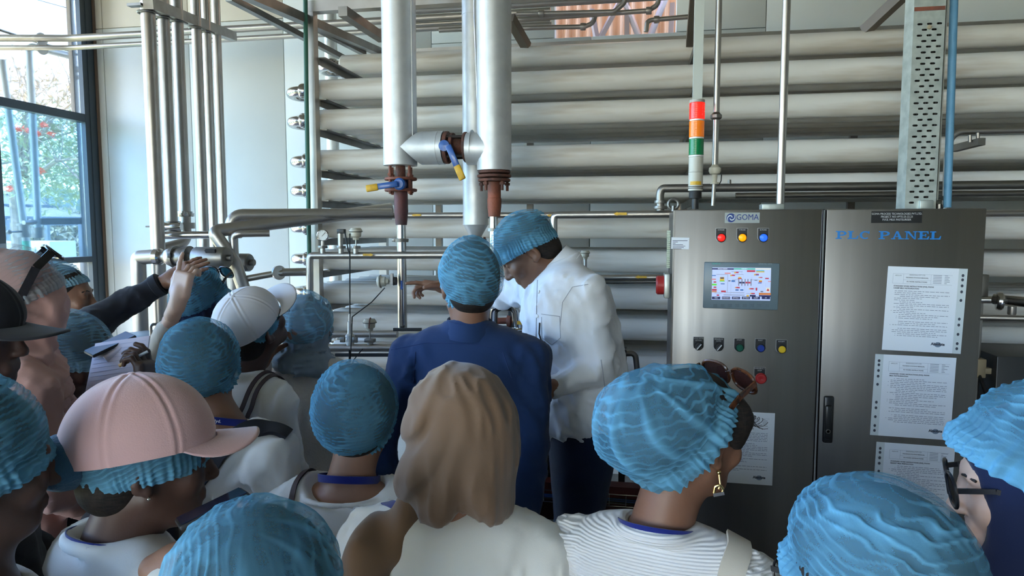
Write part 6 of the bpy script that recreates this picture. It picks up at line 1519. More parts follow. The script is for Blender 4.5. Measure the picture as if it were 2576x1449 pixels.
def shirt_collar(o, m, h=.045, r0=.060, r1=.080, gap=.35, bend=.6):
    hn = o.Hm @ Vector((0, -.03, -.07)); a = ((hn-o.NB).normalized()*bend+o.u*(1-bend)).normalized(); c = o.NB+a*.012
    fr = (o.fr-a*o.fr.dot(a)).normalized(); rt = fr.cross(a)
    NA, NH = 60, 8; P_ = []; F_ = []
    for i in range(NA+1):
        th = PI/2+gap+(2*PI-2*gap)*i/NA; dirv = rt*math.cos(th)+fr*math.sin(th)
        back = .5-.5*math.sin(th)
        prof = [(0, r0), (h*.5, r0-.002), (h*(.85+.2*back), r0-.002), (h*(.9+.2*back), r0+.003), (h*.5, r0+.010), (h*.1, r1-.004), (-.004, r1), (-.004, r1-.003)]
        for (z, r_) in prof: P_.append(c+a*z+dirv*r_)
    n_ = len(prof)
    for i in range(NA):
        for j in range(n_-1): F_.append((i*n_+j, (i+1)*n_+j, (i+1)*n_+j+1, i*n_+j+1))
    return MB().add(P_, F_).build('collar', m, o.root, smooth=60)
# ------------------------------------------------------------------ man in the navy shirt (seen from behind)
p = person('man in navy work shirt and blue hairnet, back turned, standing before the vertical pipe', (1181, 716, 2.10), 24, 6, 2, body_yaw=6, sk=SK_BROWN, sw=.178, drop=.190, hunch=.0, lean=-.02, torso=.50, top=C_NAVYS, collar='shirt', bottom=C_KHAKI, fold=(.013, 20), hem=.13, girth=1.14, res=.009,
           arms=((at(955, 1110, t=2.05), at(985, 1360, t=1.95)), (at(1340, 1120, t=2.05), at(1310, 1370, t=1.95))))
hairnet(p, seed=3, kf=46, crinkle=.0026, tilt=44, rimz=-.036)
shirt_collar(p, C_NAVYS, h=.040, r0=.064, r1=.082)
seam(p, [(985, 880), (1075, 862), (1180, 866), (1290, 882)], .0012, 'yoke_seam', cloth('navy seam', (.012, .03, .11)))
seam(p, [(1045, 885), (1040, 960), (1036, 1040), (1040, 1120)], .0012, 'back_pleat', MATS['navy seam']); seam(p, [(1265, 885), (1290, 960)], .0012, 'back_pleat', MATS['navy seam'])
# ------------------------------------------------------------------ man in white linen shirt leaning over
p = person('man in white linen shirt and jeans leaning over to point, blue hairnet on', (1326, 632, 2.42), 102, 38, 0, body_yaw=100, sk=SK_BROWN, sw=.175, hunch=.125, drop=.105, lean=.07, torso=.46, top=C_LINEN, collar='shirt', bottom=C_JEANS, fold=(.015, 22), hem=.13, girth=1.36, res=.008, ground=.16, hres=.0045,
           arms=((at(1505, 930, t=2.26), at(1370, 985, t=2.18), at(1478, 740, t=2.28)), (at(1225, 745, t=2.72), at(1125, 722, t=2.75), at(1350, 725, t=2.56))),
           hands=({'d': V3(-.7, -.2, -.4)}, {'d': V3(-.95, -.2, .1), 'n': V3(0, -.3, -1), 'curl': (.1, .7, .9, 1.0), 'h': .0035}))
hairnet(p, rad=(.092, .120, .106), tilt=12, rimz=.004, seed=5, kf=48, crinkle=.0024, c=(0, -.012, .034), gather=.06)
eyes(p)
shirt_collar(p, C_LINEN, h=.048, r0=.062, r1=.084, gap=.25)
M_SEAM = cloth('grey seam', (.42, .44, .50))
seam(p, [(1352, 705), (1350, 780), (1348, 880), (1362, 960), (1368, 1060)], .0014, 'placket_edge', M_SEAM); seam(p, [(1480, 715), (1440, 722), (1415, 760), (1408, 830)], .0012, 'armhole_seam', M_SEAM)
seam(p, [(1362, 790), (1408, 796), (1410, 850), (1388, 868), (1364, 850), (1362, 790)], .0012, 'pocket_seam', M_SEAM); seam(p, [(1512, 905), (1522, 980), (1535, 1060)], .0014, 'side_seam', M_SEAM)
for (bx_, by_) in ((1357, 735), (1352, 795), (1352, 855), (1370, 1000)):
    q, nr = on_top(p, bx_, by_, .001)
    if q is not None: MB().lathe(q, nr, [(0, .006), (.0025, .006), (.003, .004)], n=14).build('button', WHITE, p.root)
q, nr = on_top(p, 1360, 812, .004); q2, _ = on_top(p, 1366, 865, .004)
if q is not None and q2 is not None: MB().tube([q, (q+q2)/2+V3(-.006, 0, 0), q2], .0025, n=8).build('pocket_pen', BLACK, p.root)
MB().box((p.P.x-.45, p.P.y-.35, 0), (p.P.x+.30, p.P.y+.35, .158)).build('step_platform', GALV, label='low galvanised step under the man in white', cat='step')

# ------------------------------------------------------------------ woman in grey scarf and beige knit
def knit(S, r):
    c1 = creases(11, .004, 40, (1, 1, .4), tuple(S))
    def f(X, Y, Z): 
        x = (X-S.x)*r.x+(Y-S.y)*r.y; return -.0022*np.exp(-((((x+.14) % .047)-.0235)/.007)**2)*(.6+.4*np.sin(Z*520+np.sign(np.sin(x*130))*1.2))-c1(X, Y, Z)
    return f
hd = at(774, 812, t=2.62)
p = person('woman in grey-blue scarf under a pale hairnet and beige cable-knit sweater', (774, 826, 2.62), 14, 4, -3, body_yaw=-4, sk=SK_BROWN, sw=.178, top=C_KNIT, topname='sweater', neckcut=False, res=.007, drop=.165, topdisp=knit(hd, V3(1, 0, 0)), hair=False, soff=(.01, 0, 0),
           arms=((at(640, 985, t=2.55), at(660, 905, t=2.45)), None), hands=({'d': V3(.35, .3, .75), 'n': V3(1, .1, -.3), 'curl': (.15, .6, .8, .9), 'h': .0035}, {}))
R3 = p.Hm.to_3x3()
scarf(p, [ell(p.Hm @ V3(0, -.015, .022), (.086, .106, .104), R3, .03), cone(p.Hm @ V3(0, -.03, -.03), p.NB+p.u*.0, .078, .082, .04), ring(p.NB+p.u*.015, p.T3 @ Matrix.Rotation(R(-12), 3, 'X'), .082, .082, .030, .02), ring(p.NB-p.u*.022+p.r*.006, p.T3 @ Matrix.Rotation(R(-20), 3, 'X') @ Matrix.Rotation(R(7), 3, 'Y'), .100, .094, .032, .02), ell(p.NB-p.r*.10-p.u*.02+p.fr*.03, (.09, .06, .04), p.T3, .04), ell(p.Hm @ V3(0, .10, -.02), (.055, .05, .08), R3, .02, 'sub')], C_GREYH,
      lambda X, Y, Z, c=creases(4, .014, 95, (.5, .5, 1.4), tuple(p.NB)): -c(X, Y, Z))
hairnet(p, rad=(.103, .124, .118), seed=8, kf=30, crinkle=.0022, folds=.004, tilt=38, rimz=-.022, mtl=NET_P, gather=.12)

# ------------------------------------------------------------------ person in the white cap
p = person('person in white baseball cap over a hairnet, white tee and glasses, looking up', (636, 818, 2.25), -24, -34, 10, body_yaw=-12, sk=SK_DARK, sw=.135, top=C_WHITE, topname='tee', collar='crew', soff=(-.035, 0, -.01), drop=.20, res=.009)
cap(p, C_WCAP, seed=4, tilt=4, brim=.078, rad=(.098, .116, .104))
hairnet(p, rad=(.088, .104, .09), seed=9, tilt=6, rimz=-.012, crinkle=.0018, gather=.02, frill=.0, ruffle=.3, c=(0, -.008, .02))
R3 = p.Hm.to_3x3()
np_build([sdf_mesh([ell(p.Hm @ V3(0, -.116, .036), (.050, .032, .040), R3, 0)], .005, lambda X, Y, Z, c=creases(7, .004, 90, (1, 1, 1), tuple(p.Hc)): -c(X, Y, Z))], 'hairnet_bulge', cloth('hairnet bunched fabric', (0.05, 0.12, 0.19), b=.5, bs=200), p.root)
glasses(p, (M_GFRAME, M_CLEAR), off=(0, .112, .0), name='glasses', thick=.0012, bar=.002)
lanyard(p)
for k in range(2):
    strap_on(p, [p.S+p.r*(.085+.025*k)+p.fr*.08, p.S+p.r*(.095+.025*k)+p.u*.05, p.S+p.r*(.085+.03*k)-p.fr*.10-p.u*.04, p.S+p.r*(.05+.04*k)-p.fr*.14-p.u*.16, p.S+p.r*(.03+.05*k)-p.fr*.15-p.u*.28], .013, 'bag_strap', mat('brown leather strap', (0.06, 0.035, 0.035), 0.5), t=.004)

# ------------------------------------------------------------------ woman in navy scarf, hand raised
p = person('woman in navy scarf with sunglasses on a blue hairnet, one hand raised to the valve', (516, 762, 2.72), -10, -2, 0, body_yaw=-4, sk=SK_LIGHT, sw=.155, top=C_CREAM, topname='blouse', neckcut=False, hair=False, sleeve=(.45, 'long'),
           arms=((at(392, 900, t=2.50), at(450, 752, t=2.42)), None), hands=({'d': V3(.20, .12, 1), 'n': V3(.2, 1, -.1), 'side': 1, 'curl': (.12, .95, 1.05, 1.0), 'h': .003, 'thumb': .5}, {}))
R3 = p.Hm.to_3x3()
scarf(p, [ell(p.Hm @ V3(0, -.015, .022), (.084, .104, .104), R3, .03), cone(p.Hm @ V3(0, -.03, -.03), p.NB-p.fr*.01, .080, .10, .05), ell(p.S-p.fr*.03-p.u*.04, (.175, .13, .11), p.T3, .05), ell(p.S-p.fr*.05-p.u*.14, (.165, .10, .16), p.T3, .05), ell(p.Hm @ V3(0, .10, -.02), (.055, .05, .08), R3, .02, 'sub')], C_NAVYH,
      lambda X, Y, Z, c=creases(14, .012, 90, (1, 1, .5), tuple(p.NB)): -c(X, Y, Z))
hairnet(p, rad=(.100, .124, .116), seed=12, kf=52, crinkle=.0024, tilt=30, rimz=-.014, frill=.014)
glasses(p, (M_GFRAME, mat('teal mirror lens', (0.02, 0.08, 0.09), 0.08, coat=.5)), off=(0.0, .085, .115), rotx=28, name='sunglasses', size=1.12, thick=.003)

# ------------------------------------------------------------------ person with tall hairnet and black backpack
p = person('person in tall blue hairnet and white tee with a black backpack strap', (514, 928, 1.98), 16, 4, -4, body_yaw=-14, sk=SK_BROWN, sw=.185, top=C_WHITE, topname='tee', collar='tee', soff=(.10, -.02, -.01), drop=.160, fold=(.014, 18))
hairnet(p, rad=(.107, .130, .128), seed=17, kf=44, crinkle=.0026, tilt=42, rimz=-.026, band=(.03, .034), c=(0, -.026, .022))
lanyard(p, text='Equipment Nyd.', tpos=14)
bp = thing('backpack', 'black backpack hanging from the shoulders of the person in the tall hairnet', 'backpack', p.P-p.fr*.2+UP*.1)
np_build([sdf_mesh([rbox(p.S-p.r*.12-p.fr*.20-p.u*.34, (.125, .075, .19), p.T3, .05, 0), rbox(p.S-p.r*.12-p.fr*.27-p.u*.40, (.09, .03, .10), p.T3, .025, .02)], .009, lambda X, Y, Z, c=creases(5, .006, 40, (1, 1, 1), tuple(p.S)): -c(X, Y, Z))], 'pack_body', C_BLACK, bp)
sp_ = [on_top(p, a_, b_, 0)[0] for a_, b_ in ((722, 1100), (690, 1085), (640, 1082), (600, 1100), (555, 1140), (505, 1200), (465, 1265))]
sp_ = [q for q in sp_ if q is not None]
if len(sp_) > 3: strap_on(p, sp_, .050, 'shoulder_strap', C_BLACK, bp, t=.010)
strap_on(p, [p.S-p.r*.17-p.fr*.12-p.u*.16, p.S-p.r*.135-p.fr*.08-p.u*.02, p.S-p.r*.115+p.u*.05, p.S-p.r*.12+p.fr*.08-p.u*.0], .045, 'shoulder_strap', C_BLACK, bp, t=.010)

# ------------------------------------------------------------------ person in black with the arm stretched out
p = person('person in black sleeves and sheer hairnet stretching an arm toward the valve', (160, 746, 2.62), -66, 2, 0, body_yaw=-60, sk=SK_BROWN, sw=.165, top=C_BLACK, topname='sweater', collar='crew', hres=.0045,
           arms=(None, (at(318, 762, t=2.60), at(420, 706, t=2.62), at(238, 812, t=2.52))), hands=({}, {'d': V3(.80, .25, .48), 'n': V3(.25, .8, -.5), 'curl': (.08, .1, .15, .2), 'spread': .13, 'h': .003, 'thumb': .55}))
hairnet(p, rad=(.092, .118, .108), seed=21, kf=40, crinkle=.0018, tilt=28, rimz=.024, mtl=NET_P)
eyes(p)
MB().lathe(at(404, 714, t=2.617), (at(420, 706, t=2.62)-at(318, 762, t=2.60)), [(-.028, .040), (-.026, .044), (.0, .045), (.004, .040)], n=20).build('cuff', C_BLACK, p.root)

# ------------------------------------------------------------------ person writing: hairnet, black top, pen and notebook
p = person('person in black top and ribbed hairnet bent over a notebook, pen in hand', (186, 892, 2.25), -64, 30, 8, body_yaw=-45, sk=SK_DARK, sw=.16, top=C_BLACK, topname='sweater', collar='crew', drop=.19, hunch=.07,
           arms=(None, (at(310, 1060, t=2.05), at(366, 1004, t=1.98))), hands=({}, {'d': V3(-.05, .1, .95), 'n': V3(-.9, -.2, .1), 'curl': (.45, .75, .95, 1.05), 'h': .003, 'thumb': .25, 's': 1.12}))
hairnet(p, rad=(.098, .128, .116), seed=25, kf=46, crinkle=.0026, tilt=28, rimz=-.022, frill=.016, mtl=NET_P, gather=.05)
nb = thing('notebook', 'open ruled notebook held by the person in black with the pen', 'notebook', at(300, 935, t=2.08))
Mn = Matrix.Rotation(R(8), 3, 'Z') @ Matrix.Rotation(R(52), 3, 'X') @ Matrix.Rotation(R(10), 3, 'Z')
MB().cbox(at(295, 935, t=2.08), (.165, .22, .008), Mn, .002).build('pages', mat('lilac white paper', (0.66, 0.62, 0.72), 0.7), nb)
rl = MB()
for i in range(14): rl.cbox(at(295, 935, t=2.08)+Mn @ V3(0, -.095+i*.0145, .0046), (.15, .0008, .0004), Mn)
rl.build('ruled_lines', mat('faint rule', (0.45, 0.45, 0.58), 0.7), nb)
MB().tube([at(265, 905, t=2.10), at(322, 870, t=2.14)], .012, n=12).build('rolled_page', mat('lilac white paper', (.66, .62, .72), .7), nb)
pn = thing('pen', 'gold-tipped ballpoint pen in the writing hand', 'pen', at(300, 918, t=1.97))
MB().tube([at(322, 909, t=1.965), at(372, 884, t=1.985)], .0042, n=10).build('barrel', mat('clear pen barrel', (0.62, 0.62, 0.64), 0.2), pn)
MB().tube([at(300, 920, t=1.96), at(324, 908, t=1.965)], .0055, n=10).build('pen_cap', mat('tan pen cap', (0.50, 0.30, 0.10), 0.4), pn)
ph = thing('phone', 'blue-screened phone lying on the notebook', 'phone', at(285, 872, t=2.12))
Mp = Matrix.Rotation(R(-8), 3, 'Z') @ Matrix.Rotation(R(22), 3, 'X') @ Matrix.Rotation(R(-20), 3, 'Z')
MB().cbox(at(278, 866, t=2.14), (.066, .135, .009), Mp, .004).build('case', BLACK, ph)
MB().cbox(at(278, 866, t=2.14)+Mp @ V3(0, 0, .005), (.060, .127, .001), Mp).build('screen', mat('dim blue screen', (0.16, 0.25, 0.42), 0.15), ph)

# ------------------------------------------------------------------ woman in pink scarf with sunglasses on her head
p = person('woman in dusty pink scarf, sheer hairnet and dark sunglasses on her head', (48, 746, 1.88), -40, 4, 0, body_yaw=-20, sk=SK_MED, sw=.165, top=C_PINKH, topname='tunic', neckcut=False, hair=False, drop=.20, soff=(-.05, -.02, 0))
R3 = p.Hm.to_3x3()
scarf(p, [ell(p.Hm @ V3(0, -.012, .024), (.086, .106, .104), R3, .03), ell(p.Hm @ V3(0, .035, -.045), (.070, .070, .085), R3, .03), cone(p.Hm @ V3(0, -.02, -.05), p.NB+p.fr*.01, .080, .090, .05), ring(p.NB+p.fr*.02-p.u*.0, p.T3 @ Matrix.Rotation(R(-16), 3, 'X'), .088, .085, .034, .025), ell(p.S+p.fr*.03-p.u*.06, (.19, .12, .12), p.T3, .05), cone(p.S+p.fr*.12-p.r*.02, p.S+p.fr*.15+p.r*.05-p.u*.30, .05, .06, .04), ell(p.Hm @ V3(0, .050, -.030), (.066, .066, .085), R3, .03)], C_PINKH,
      lambda X, Y, Z, c=creases(24, .012, 62, (1, 1, .6), tuple(p.NB)), h=p.Hc: -c(X, Y, Z)-np.clip((h.z-.07-Z)/.05, 0, 1)*.008*np.sin((Z-h.z)*120+(X-h.x)*75+1.6*np.sin((X-h.x)*30)+1.2*np.sin((Z-h.z)*22)))
hairnet(p, rad=(.099, .124, .118), seed=27, kf=36, crinkle=.0008, tilt=32, rimz=-.012, mtl=net_material('sheer white net', (0.50, 0.58, 0.62), 0.10, 0.42), gather=.05)
glasses(p, (M_GFRAME, M_SHADE), off=(0, .075, .126), rotx=52, size=1.15, thick=.0035, bar=.009, temple=.15, splay=.012)

# ------------------------------------------------------------------ dark cap just outside the frame
p = person('person in charcoal cap at the left edge, only the brim in view', (-88, 838, 1.40), -72, 4, 0, body_yaw=-50, sk=SK_DARK, sw=.17, top=C_DARKT, topname='jacket', collar='crew')
cap(p, C_DCAP, seed=6, tilt=0, brim=.085)

# ------------------------------------------------------------------ big hairnet at the left edge
p = person('dark-skinned person in large crinkled hairnet with ear stud at the left edge', (-62, 1172, 1.06), -34, 6, 0, body_yaw=-20, sk=SK_DARK, sw=.165, top=C_WHITE, topname='tee', collar='tee', drop=.215, hres=.0045)
hairnet(p, rad=(.100, .126, .124), seed=31, kf=44, crinkle=.0028, tilt=24, rimz=-.034, c=(0, -.030, .026), gather=.04)
MB().ball(p.Hm @ V3(.086, -.004, -.042), .004).build('ear_stud', M_GOLD, p.root)

# ------------------------------------------------------------------ pink cap
p = person('person in fuzzy pink baseball cap over a hairnet, white tee and blue lanyard', (374, 1160, 1.25), -50, 4, -4, body_yaw=-28, sk=SK_DARK, sw=.16, top=C_WHITE, topname='tee', collar='crew', drop=.185, soff=(-.035, -.02, 0), hres=.0045)
cap(p, C_PINKC, seed=14, tilt=8, rad=(.104, .128, .124), c=(0, -.015, .035), brim=.074, width=1.5, brim_droop=.034)
hairnet(p, rad=(.092, .112, .095), seed=33, tilt=10, rimz=-.010, crinkle=.0022, gather=.02, c=(0, -.015, .018), frill=.003, ruffle=.6)
R3 = p.Hm.to_3x3()
np_build([sdf_mesh([ell(p.Hm @ V3(0, -.122, .012), (.062, .056, .050), R3, 0)], .005, lambda X, Y, Z, c=creases(17, .006, 80, (1, 1, 1), tuple(p.Hc)): -c(X, Y, Z))], 'hairnet_bulge', cloth('hairnet bunched fabric', (0.05, 0.12, 0.19), b=.5, bs=200), p.root)
lanyard(p, up=.035, text='Equipment Nyd.', tpos=17)
MB().ball(p.Hm @ V3(.082, -.002, -.046), .0035).build('ear_stud', STEEL_B, p.root)

# ------------------------------------------------------------------ hairnet with centre seam
p = person('person in puffy crinkled hairnet with centre seam, blue lanyard on bare nape', (903, 1048, 1.78), 10, 4, -3, body_yaw=2, sk=SK_MED, sw=.160, top=C_WHITE, topname='tee', collar='tee', drop=.205, soff=(-.02, 0, 0))
hairnet(p, rad=(.106, .128, .126), seed=37, kf=44, crinkle=.0040, tilt=42, rimz=-.036, band=(.035, .04), bulge=.006)
lanyard(p, up=.040)
strap_on(p, [p.S-p.r*.125-p.fr*.12-p.u*.16, p.S-p.r*.122-p.fr*.08-p.u*.0, p.S-p.r*.115+p.fr*.01+p.u*.05, p.S-p.r*.11+p.fr*.08-p.u*.03], .014, 'bag_strap', MATS['brown leather strap'], t=.004)

# ------------------------------------------------------------------ tan scarf
p = person('woman in large tan satin scarf and white coat, back turned', (1158, 1085, 1.42), 6, 6, 0, body_yaw=2, sk=SK_MED, sw=.175, top=C_COAT, topname='coat', neckcut=False, hair=False, drop=.195, fold=(.014, 18), soff=(-.01, 0, -.01), girth=1.1)
R3 = p.Hm.to_3x3(); N = p.NB
tan_c = creases(61, .0055, 70, (1.5, 1.5, .18), tuple(p.Hc))
def tan_disp(X, Y, Z, c=p.Hc, r=p.r):
    x = (X-c.x)*r.x+(Y-c.y)*r.y; z = Z-c.z
    # diagonal folds fanning from the crown to the lower left
    ux, uz = x-.03, z-.13
    ang = np.arctan2(-ux, -uz+.02); rad = np.sqrt(ux**2+uz**2)
    left = np.clip((.03-x)/.07, 0, 1)*np.clip((rad-.05)/.06, 0, 1)
    w_ = np.sin(ang*15+2.0*np.sin(rad*16)+1.0); d1 = .0065*left*np.clip((.085-z)/.07, 0, 1)*(.35*w_-1.1*np.exp(-((w_+1)/.5)**2))
    low = np.clip((.02-z)/.12, 0, 1)
    d2 = -.016*low*np.exp(-((x-.040-.15*z)/.020)**2)+.010*low*np.exp(-((x-.088)/.018)**2)+.008*low*np.exp(-((x-.002)/.022)**2)
    d3 = .006*np.clip((z-.0)/.1, 0, 1)*np.exp(-((x+.035-.35*(z-.1))/.012)**2)
    d4 = .005*np.sin(x*55+z*24)*np.clip((-z)/.06, 0, 1)
    return -d1-d2-d3-d4-tan_c(X, Y, Z)
scarf(p, [ell(p.Hm @ V3(.004, -.010, .030), (.104, .112, .112), R3, .03), ell(p.Hm @ V3(.008, -.055, -.010), (.112, .082, .125), R3, .05), ell(p.Hm @ V3(.0, -.075, -.085), (.098, .062, .085), R3, .05), ell(p.Hm @ V3(-.062, -.045, -.095), (.055, .06, .06), R3, .04), ell(p.Hm @ V3(.075, -.03, -.10), (.042, .05, .075), R3, .04), cone(p.Hm @ V3(0, -.02, -.09), N+p.u*.05, .075, .075, .04), cut(p.Hm @ V3(0, 0, -.168), V3(.12, -.25, -1)),
          ell(p.Hm @ V3(0, .11, -.02), (.06, .05, .085), R3, .02, 'sub')], C_BROWNH, tan_disp, h=.005)
# loose end over the left shoulder
def drape_disp(X, Y, Z, c=p.S): return -.006*np.sin((X-c.x)*70+(Z-c.z)*14)-.004*np.sin((X-c.x)*33+2)
scarf(p, [cone(p.Hm @ V3(-.07, -.05, -.115), p.S-p.r*.105-p.fr*.035+p.u*.03, .030, .040, .03), ell(p.S-p.r*.135-p.fr*.045-p.u*.015, (.065, .075, .05), p.T3, .04), ell(p.S-p.r*.155-p.fr*.105-p.u*.13, (.062, .035, .14), p.T3, .05), ell(p.S-p.r*.16-p.fr*.115-p.u*.30, (.062, .03, .16), p.T3, .05)], C_BROWNH, drape_disp, h=.006, name='scarf_end')
sp_ = [q for q in (on_top(p, a_, b_, 0)[0] for a_, b_ in ((945, 1262), (970, 1266), (1000, 1276), (1040, 1292))) if q is not None]
if len(sp_) > 2: strap_on(p, sp_, .020, 'lanyard', C_LAN, t=.002, lift=.001, n=5)

# ------------------------------------------------------------------ woman with sunglasses and gold earring
p = person('woman in taut hairnet with tortoiseshell sunglasses, gold earring and ribbed white shirt', (1745, 1088, 1.34), -50, 10, 4, body_yaw=-16, sk=SK_BROWN, sw=.172, top=C_RIB, topname='shirt', collar='crew', drop=.225, soff=(-.055, -.02, -.01), hres=.004, res=.0045, topdisp=None)
RIB = p
hairnet(p, rad=(.102, .130, .122), seed=41, kf=30, crinkle=.0012, folds=.0055, tilt=57, rimz=.034, c=(0, -.032, .006), bulge=.058, bdir=(-.15, -1, -.05), bw=.95, gather=.08)
np_build([sdf_mesh([ell(p.Hm @ V3(0, -.078, .0), (.086, .102, .088), p.Hm.to_3x3(), 0), ell(p.Hm @ V3(0, .035, .062), (.070, .055, .040), p.Hm.to_3x3(), .02), ell(p.Hm @ V3(.070, .040, .035), (.014, .03, .045), p.Hm.to_3x3(), .02)], .007, lambda X, Y, Z, c=creases(3, .004, 90, (1, 1, 1), tuple(p.Hc)): -c(X, Y, Z))], 'hair_mass', HAIR, p.root)
glasses(p, (M_TORT, mat('brown sunglass lens', (0.03, 0.012, 0.010), 0.08, coat=.5)), off=(0, .068, .118), rotx=34, size=1.08, thick=.003, bar=.005)
for k in range(7):
    a = rng.uniform(-1, 1, 3); q0 = p.Hm @ V3(.03+.01*a[0], .088, .045); pts = [q0+V3(math.cos(t_*1.9+k)*.010+t_*.012, 0, math.sin(t_*1.9+k)*.010-.004*t_) for t_ in np.linspace(0, 3, 12)]
    MB().tube(pts, .0005, n=4, fil=.0002).build('hair_strand', HAIR, p.root)
er = p.Hm @ V3(.082, -.004, -.048)
ear = MB().ball(er, .0045).build('earring', M_GOLD, p.root)
MB().tube([er, er+V3(.003, -.002, -.022), er+V3(.0, -.002, -.030)], .0022, n=8).tube([er+V3(-.008, -.003, -.038), er+V3(-.006, -.003, -.026), er+V3(.002, -.003, -.022), er+V3(.008, -.003, -.030), er+V3(.006, -.003, -.04)], .0028, n=8, fil=.004).build('earring_drop', M_GOLD, ear)
MB().bar(er+V3(-.009, -.004, -.041), er+V3(.010, -.004, -.036), .007, .006).build('earring_gem', STEEL_B, ear)
eyes(p)
lanyard(p, up=.040, w=.021, text='Nyd.', tpos=18)
q = at(1890, 1395, t=1.20)
strap_on(p, [p.S+p.r*.135-p.fr*.13-p.u*.26, p.S+p.r*.14-p.fr*.12-p.u*.12, p.S+p.r*.142-p.fr*.07-p.u*.01, p.S+p.r*.14+p.fr*.02+p.u*.04], .045, 'bag_strap', cloth('cream bag strap', (0.62, 0.56, 0.46)), t=.006)

# ------------------------------------------------------------------ nearest hairnet, bottom centre, holding a phone
p = person('nearest person at the bottom, dark hair under a pleated hairnet, holding up a phone', (652, 1532, .95), 12, 16, -4, body_yaw=4, sk=SK_MED, sw=.16, top=C_COAT, topname='shirt', collar='crew', drop=.20,
           arms=((at(370, 1700, t=1.04), at(436, 1412, t=1.13)), None), hands=({'d': V3(.85, .35, .32), 'n': V3(.2, .3, .8), 'curl': (.5, .55, .6, .65), 'h': .004}, {}))
hairnet(p, rad=(.118, .138, .128), seed=45, kf=36, crinkle=.0018, folds=.0030, tilt=38, rimz=-.02, band=(.045, .05), axis='y')
ph = thing('phone', 'black phone held edge-on by the nearest person at the bottom', 'phone', at(540, 1290, t=1.16))
A_ = at(452, 1330, t=1.10); B_ = at(628, 1243, t=1.16); dq = (B_-A_).normalized(); nq = dq.cross(V3(0, .45, 1)).normalized(); Mq = Matrix((dq, nq.cross(dq) if False else dq.cross(nq)*-1, nq)).transposed()
side_ = ray(540, 1285).normalized()+UP*.22; side_ = (side_-dq*side_.dot(dq)).normalized(); nn = dq.cross(side_); Mq = Matrix((dq, side_, nn)).transposed()
MB().cbox((A_+B_)/2+side_*.03, ((B_-A_).length, .072, .010), Mq, .004).build('case', BLACK, ph)
MB().cbox((A_+B_)/2+side_*.03+nn*.0055, ((B_-A_).length-.008, .066, .001), Mq).build('screen', mat('dark glass screen', (0.02, 0.03, 0.07), 0.1), ph)

# ------------------------------------------------------------------ nearest right
p = person('nearest person at the bottom right in a wavy-ridged hairnet, glasses rim at the side', (2178, 1468, .95), 34, 14, 4, body_yaw=10, sk=SK_BROWN, sw=.16, top=C_BLACK, topname='shirt', collar='crew', drop=.20)
hairnet(p, rad=(.110, .134, .126), seed=49, kf=34, crinkle=.0030, tilt=32, rimz=-.02, frill=.012)
glasses(p, (M_GFRAME, M_CLEAR), off=(0, .112, .0), name='glasses', thick=.002)

# ------------------------------------------------------------------ right edge: navy scarf and round glasses
p = person('woman in navy scarf, bright hairnet and round glasses at the right edge', (2600, 1218, 1.06), 74, 10, 0, body_yaw=60, sk=SK_LIGHT, sw=.165, top=C_NAVYH, topname='tunic', neckcut=False, hair=False, drop=.20, hres=.0045)
R3 = p.Hm.to_3x3()
scarf(p, [ell(p.Hm @ V3(0, -.015, .022), (.086, .108, .106), R3, .03), ell(p.Hm @ V3(0, .0, -.05), (.080, .080, .075), R3, .03), cone(p.Hm @ V3(0, -.02, -.05), p.NB+p.fr*.01, .085, .11, .06), ell(p.S-p.u*.05, (.20, .14, .13), p.T3, .06), ell(p.Hm @ V3(0, .110, -.035), (.056, .058, .085), R3, .02, 'sub')], C_NAVYH,
      lambda X, Y, Z, c=creases(34, .007, 45, (1, 1, .6), tuple(p.NB)): -c(X, Y, Z))
hairnet(p, rad=(.106, .130, .124), seed=53, kf=34, crinkle=.0034, tilt=36, rimz=.006, frill=.014, gather=.03, c=(0, -.028, .034))
glasses(p, (M_GFRAME, M_CLEAR), off=(0, .112, .004), name='glasses', thick=.0026, lens=(.027, .026))
eyes(p)

# ------------------------------------------------------------------ lidded steel vat behind the notebook
vt = thing('milk_vat', 'round steel vat with hinged flat lid and wire handle behind the notebook', 'vat', (at(375, 900, Y=2.55).x, 2.62, 0))
M_VAT = mat('dull vat steel', (0.34, 0.36, 0.36), 0.45, 0.8)
vc = at(392, 900, Y=2.60); zl_ = at(392, 884, Y=2.5).z
MB().lathe((vc.x, 2.62, 0.25), (0, 0, 1), [(0, .10), (.04, .195), (zl_-.29, .20), (zl_-.26, .21), (zl_-.25, .21)], n=40).build('vessel', M_VAT, vt)
MB().lathe((vc.x, 2.62, zl_), (0, 0, 1), [(-.01, .21), (.012, .215), (.016, .21), (.05, .16), (.055, 0)], n=40, cap=False).build('lid', M_VAT, vt)
MB().tube([(vc.x+.06, 2.50, zl_+.04), (vc.x+.06, 2.50, zl_+.11), (vc.x+.12, 2.56, zl_+.11), (vc.x+.17, 2.60, zl_+.10)], .006, n=8, fil=.012).build('lid_handle', STEEL, vt)
for a in (0.6, 2.7, 4.7): MB().tube([(vc.x+.17*math.cos(a), 2.62+.17*math.sin(a), 0), (vc.x+.17*math.cos(a), 2.62+.17*math.sin(a), .30)], .022, n=10).build('leg', M_VAT, vt)
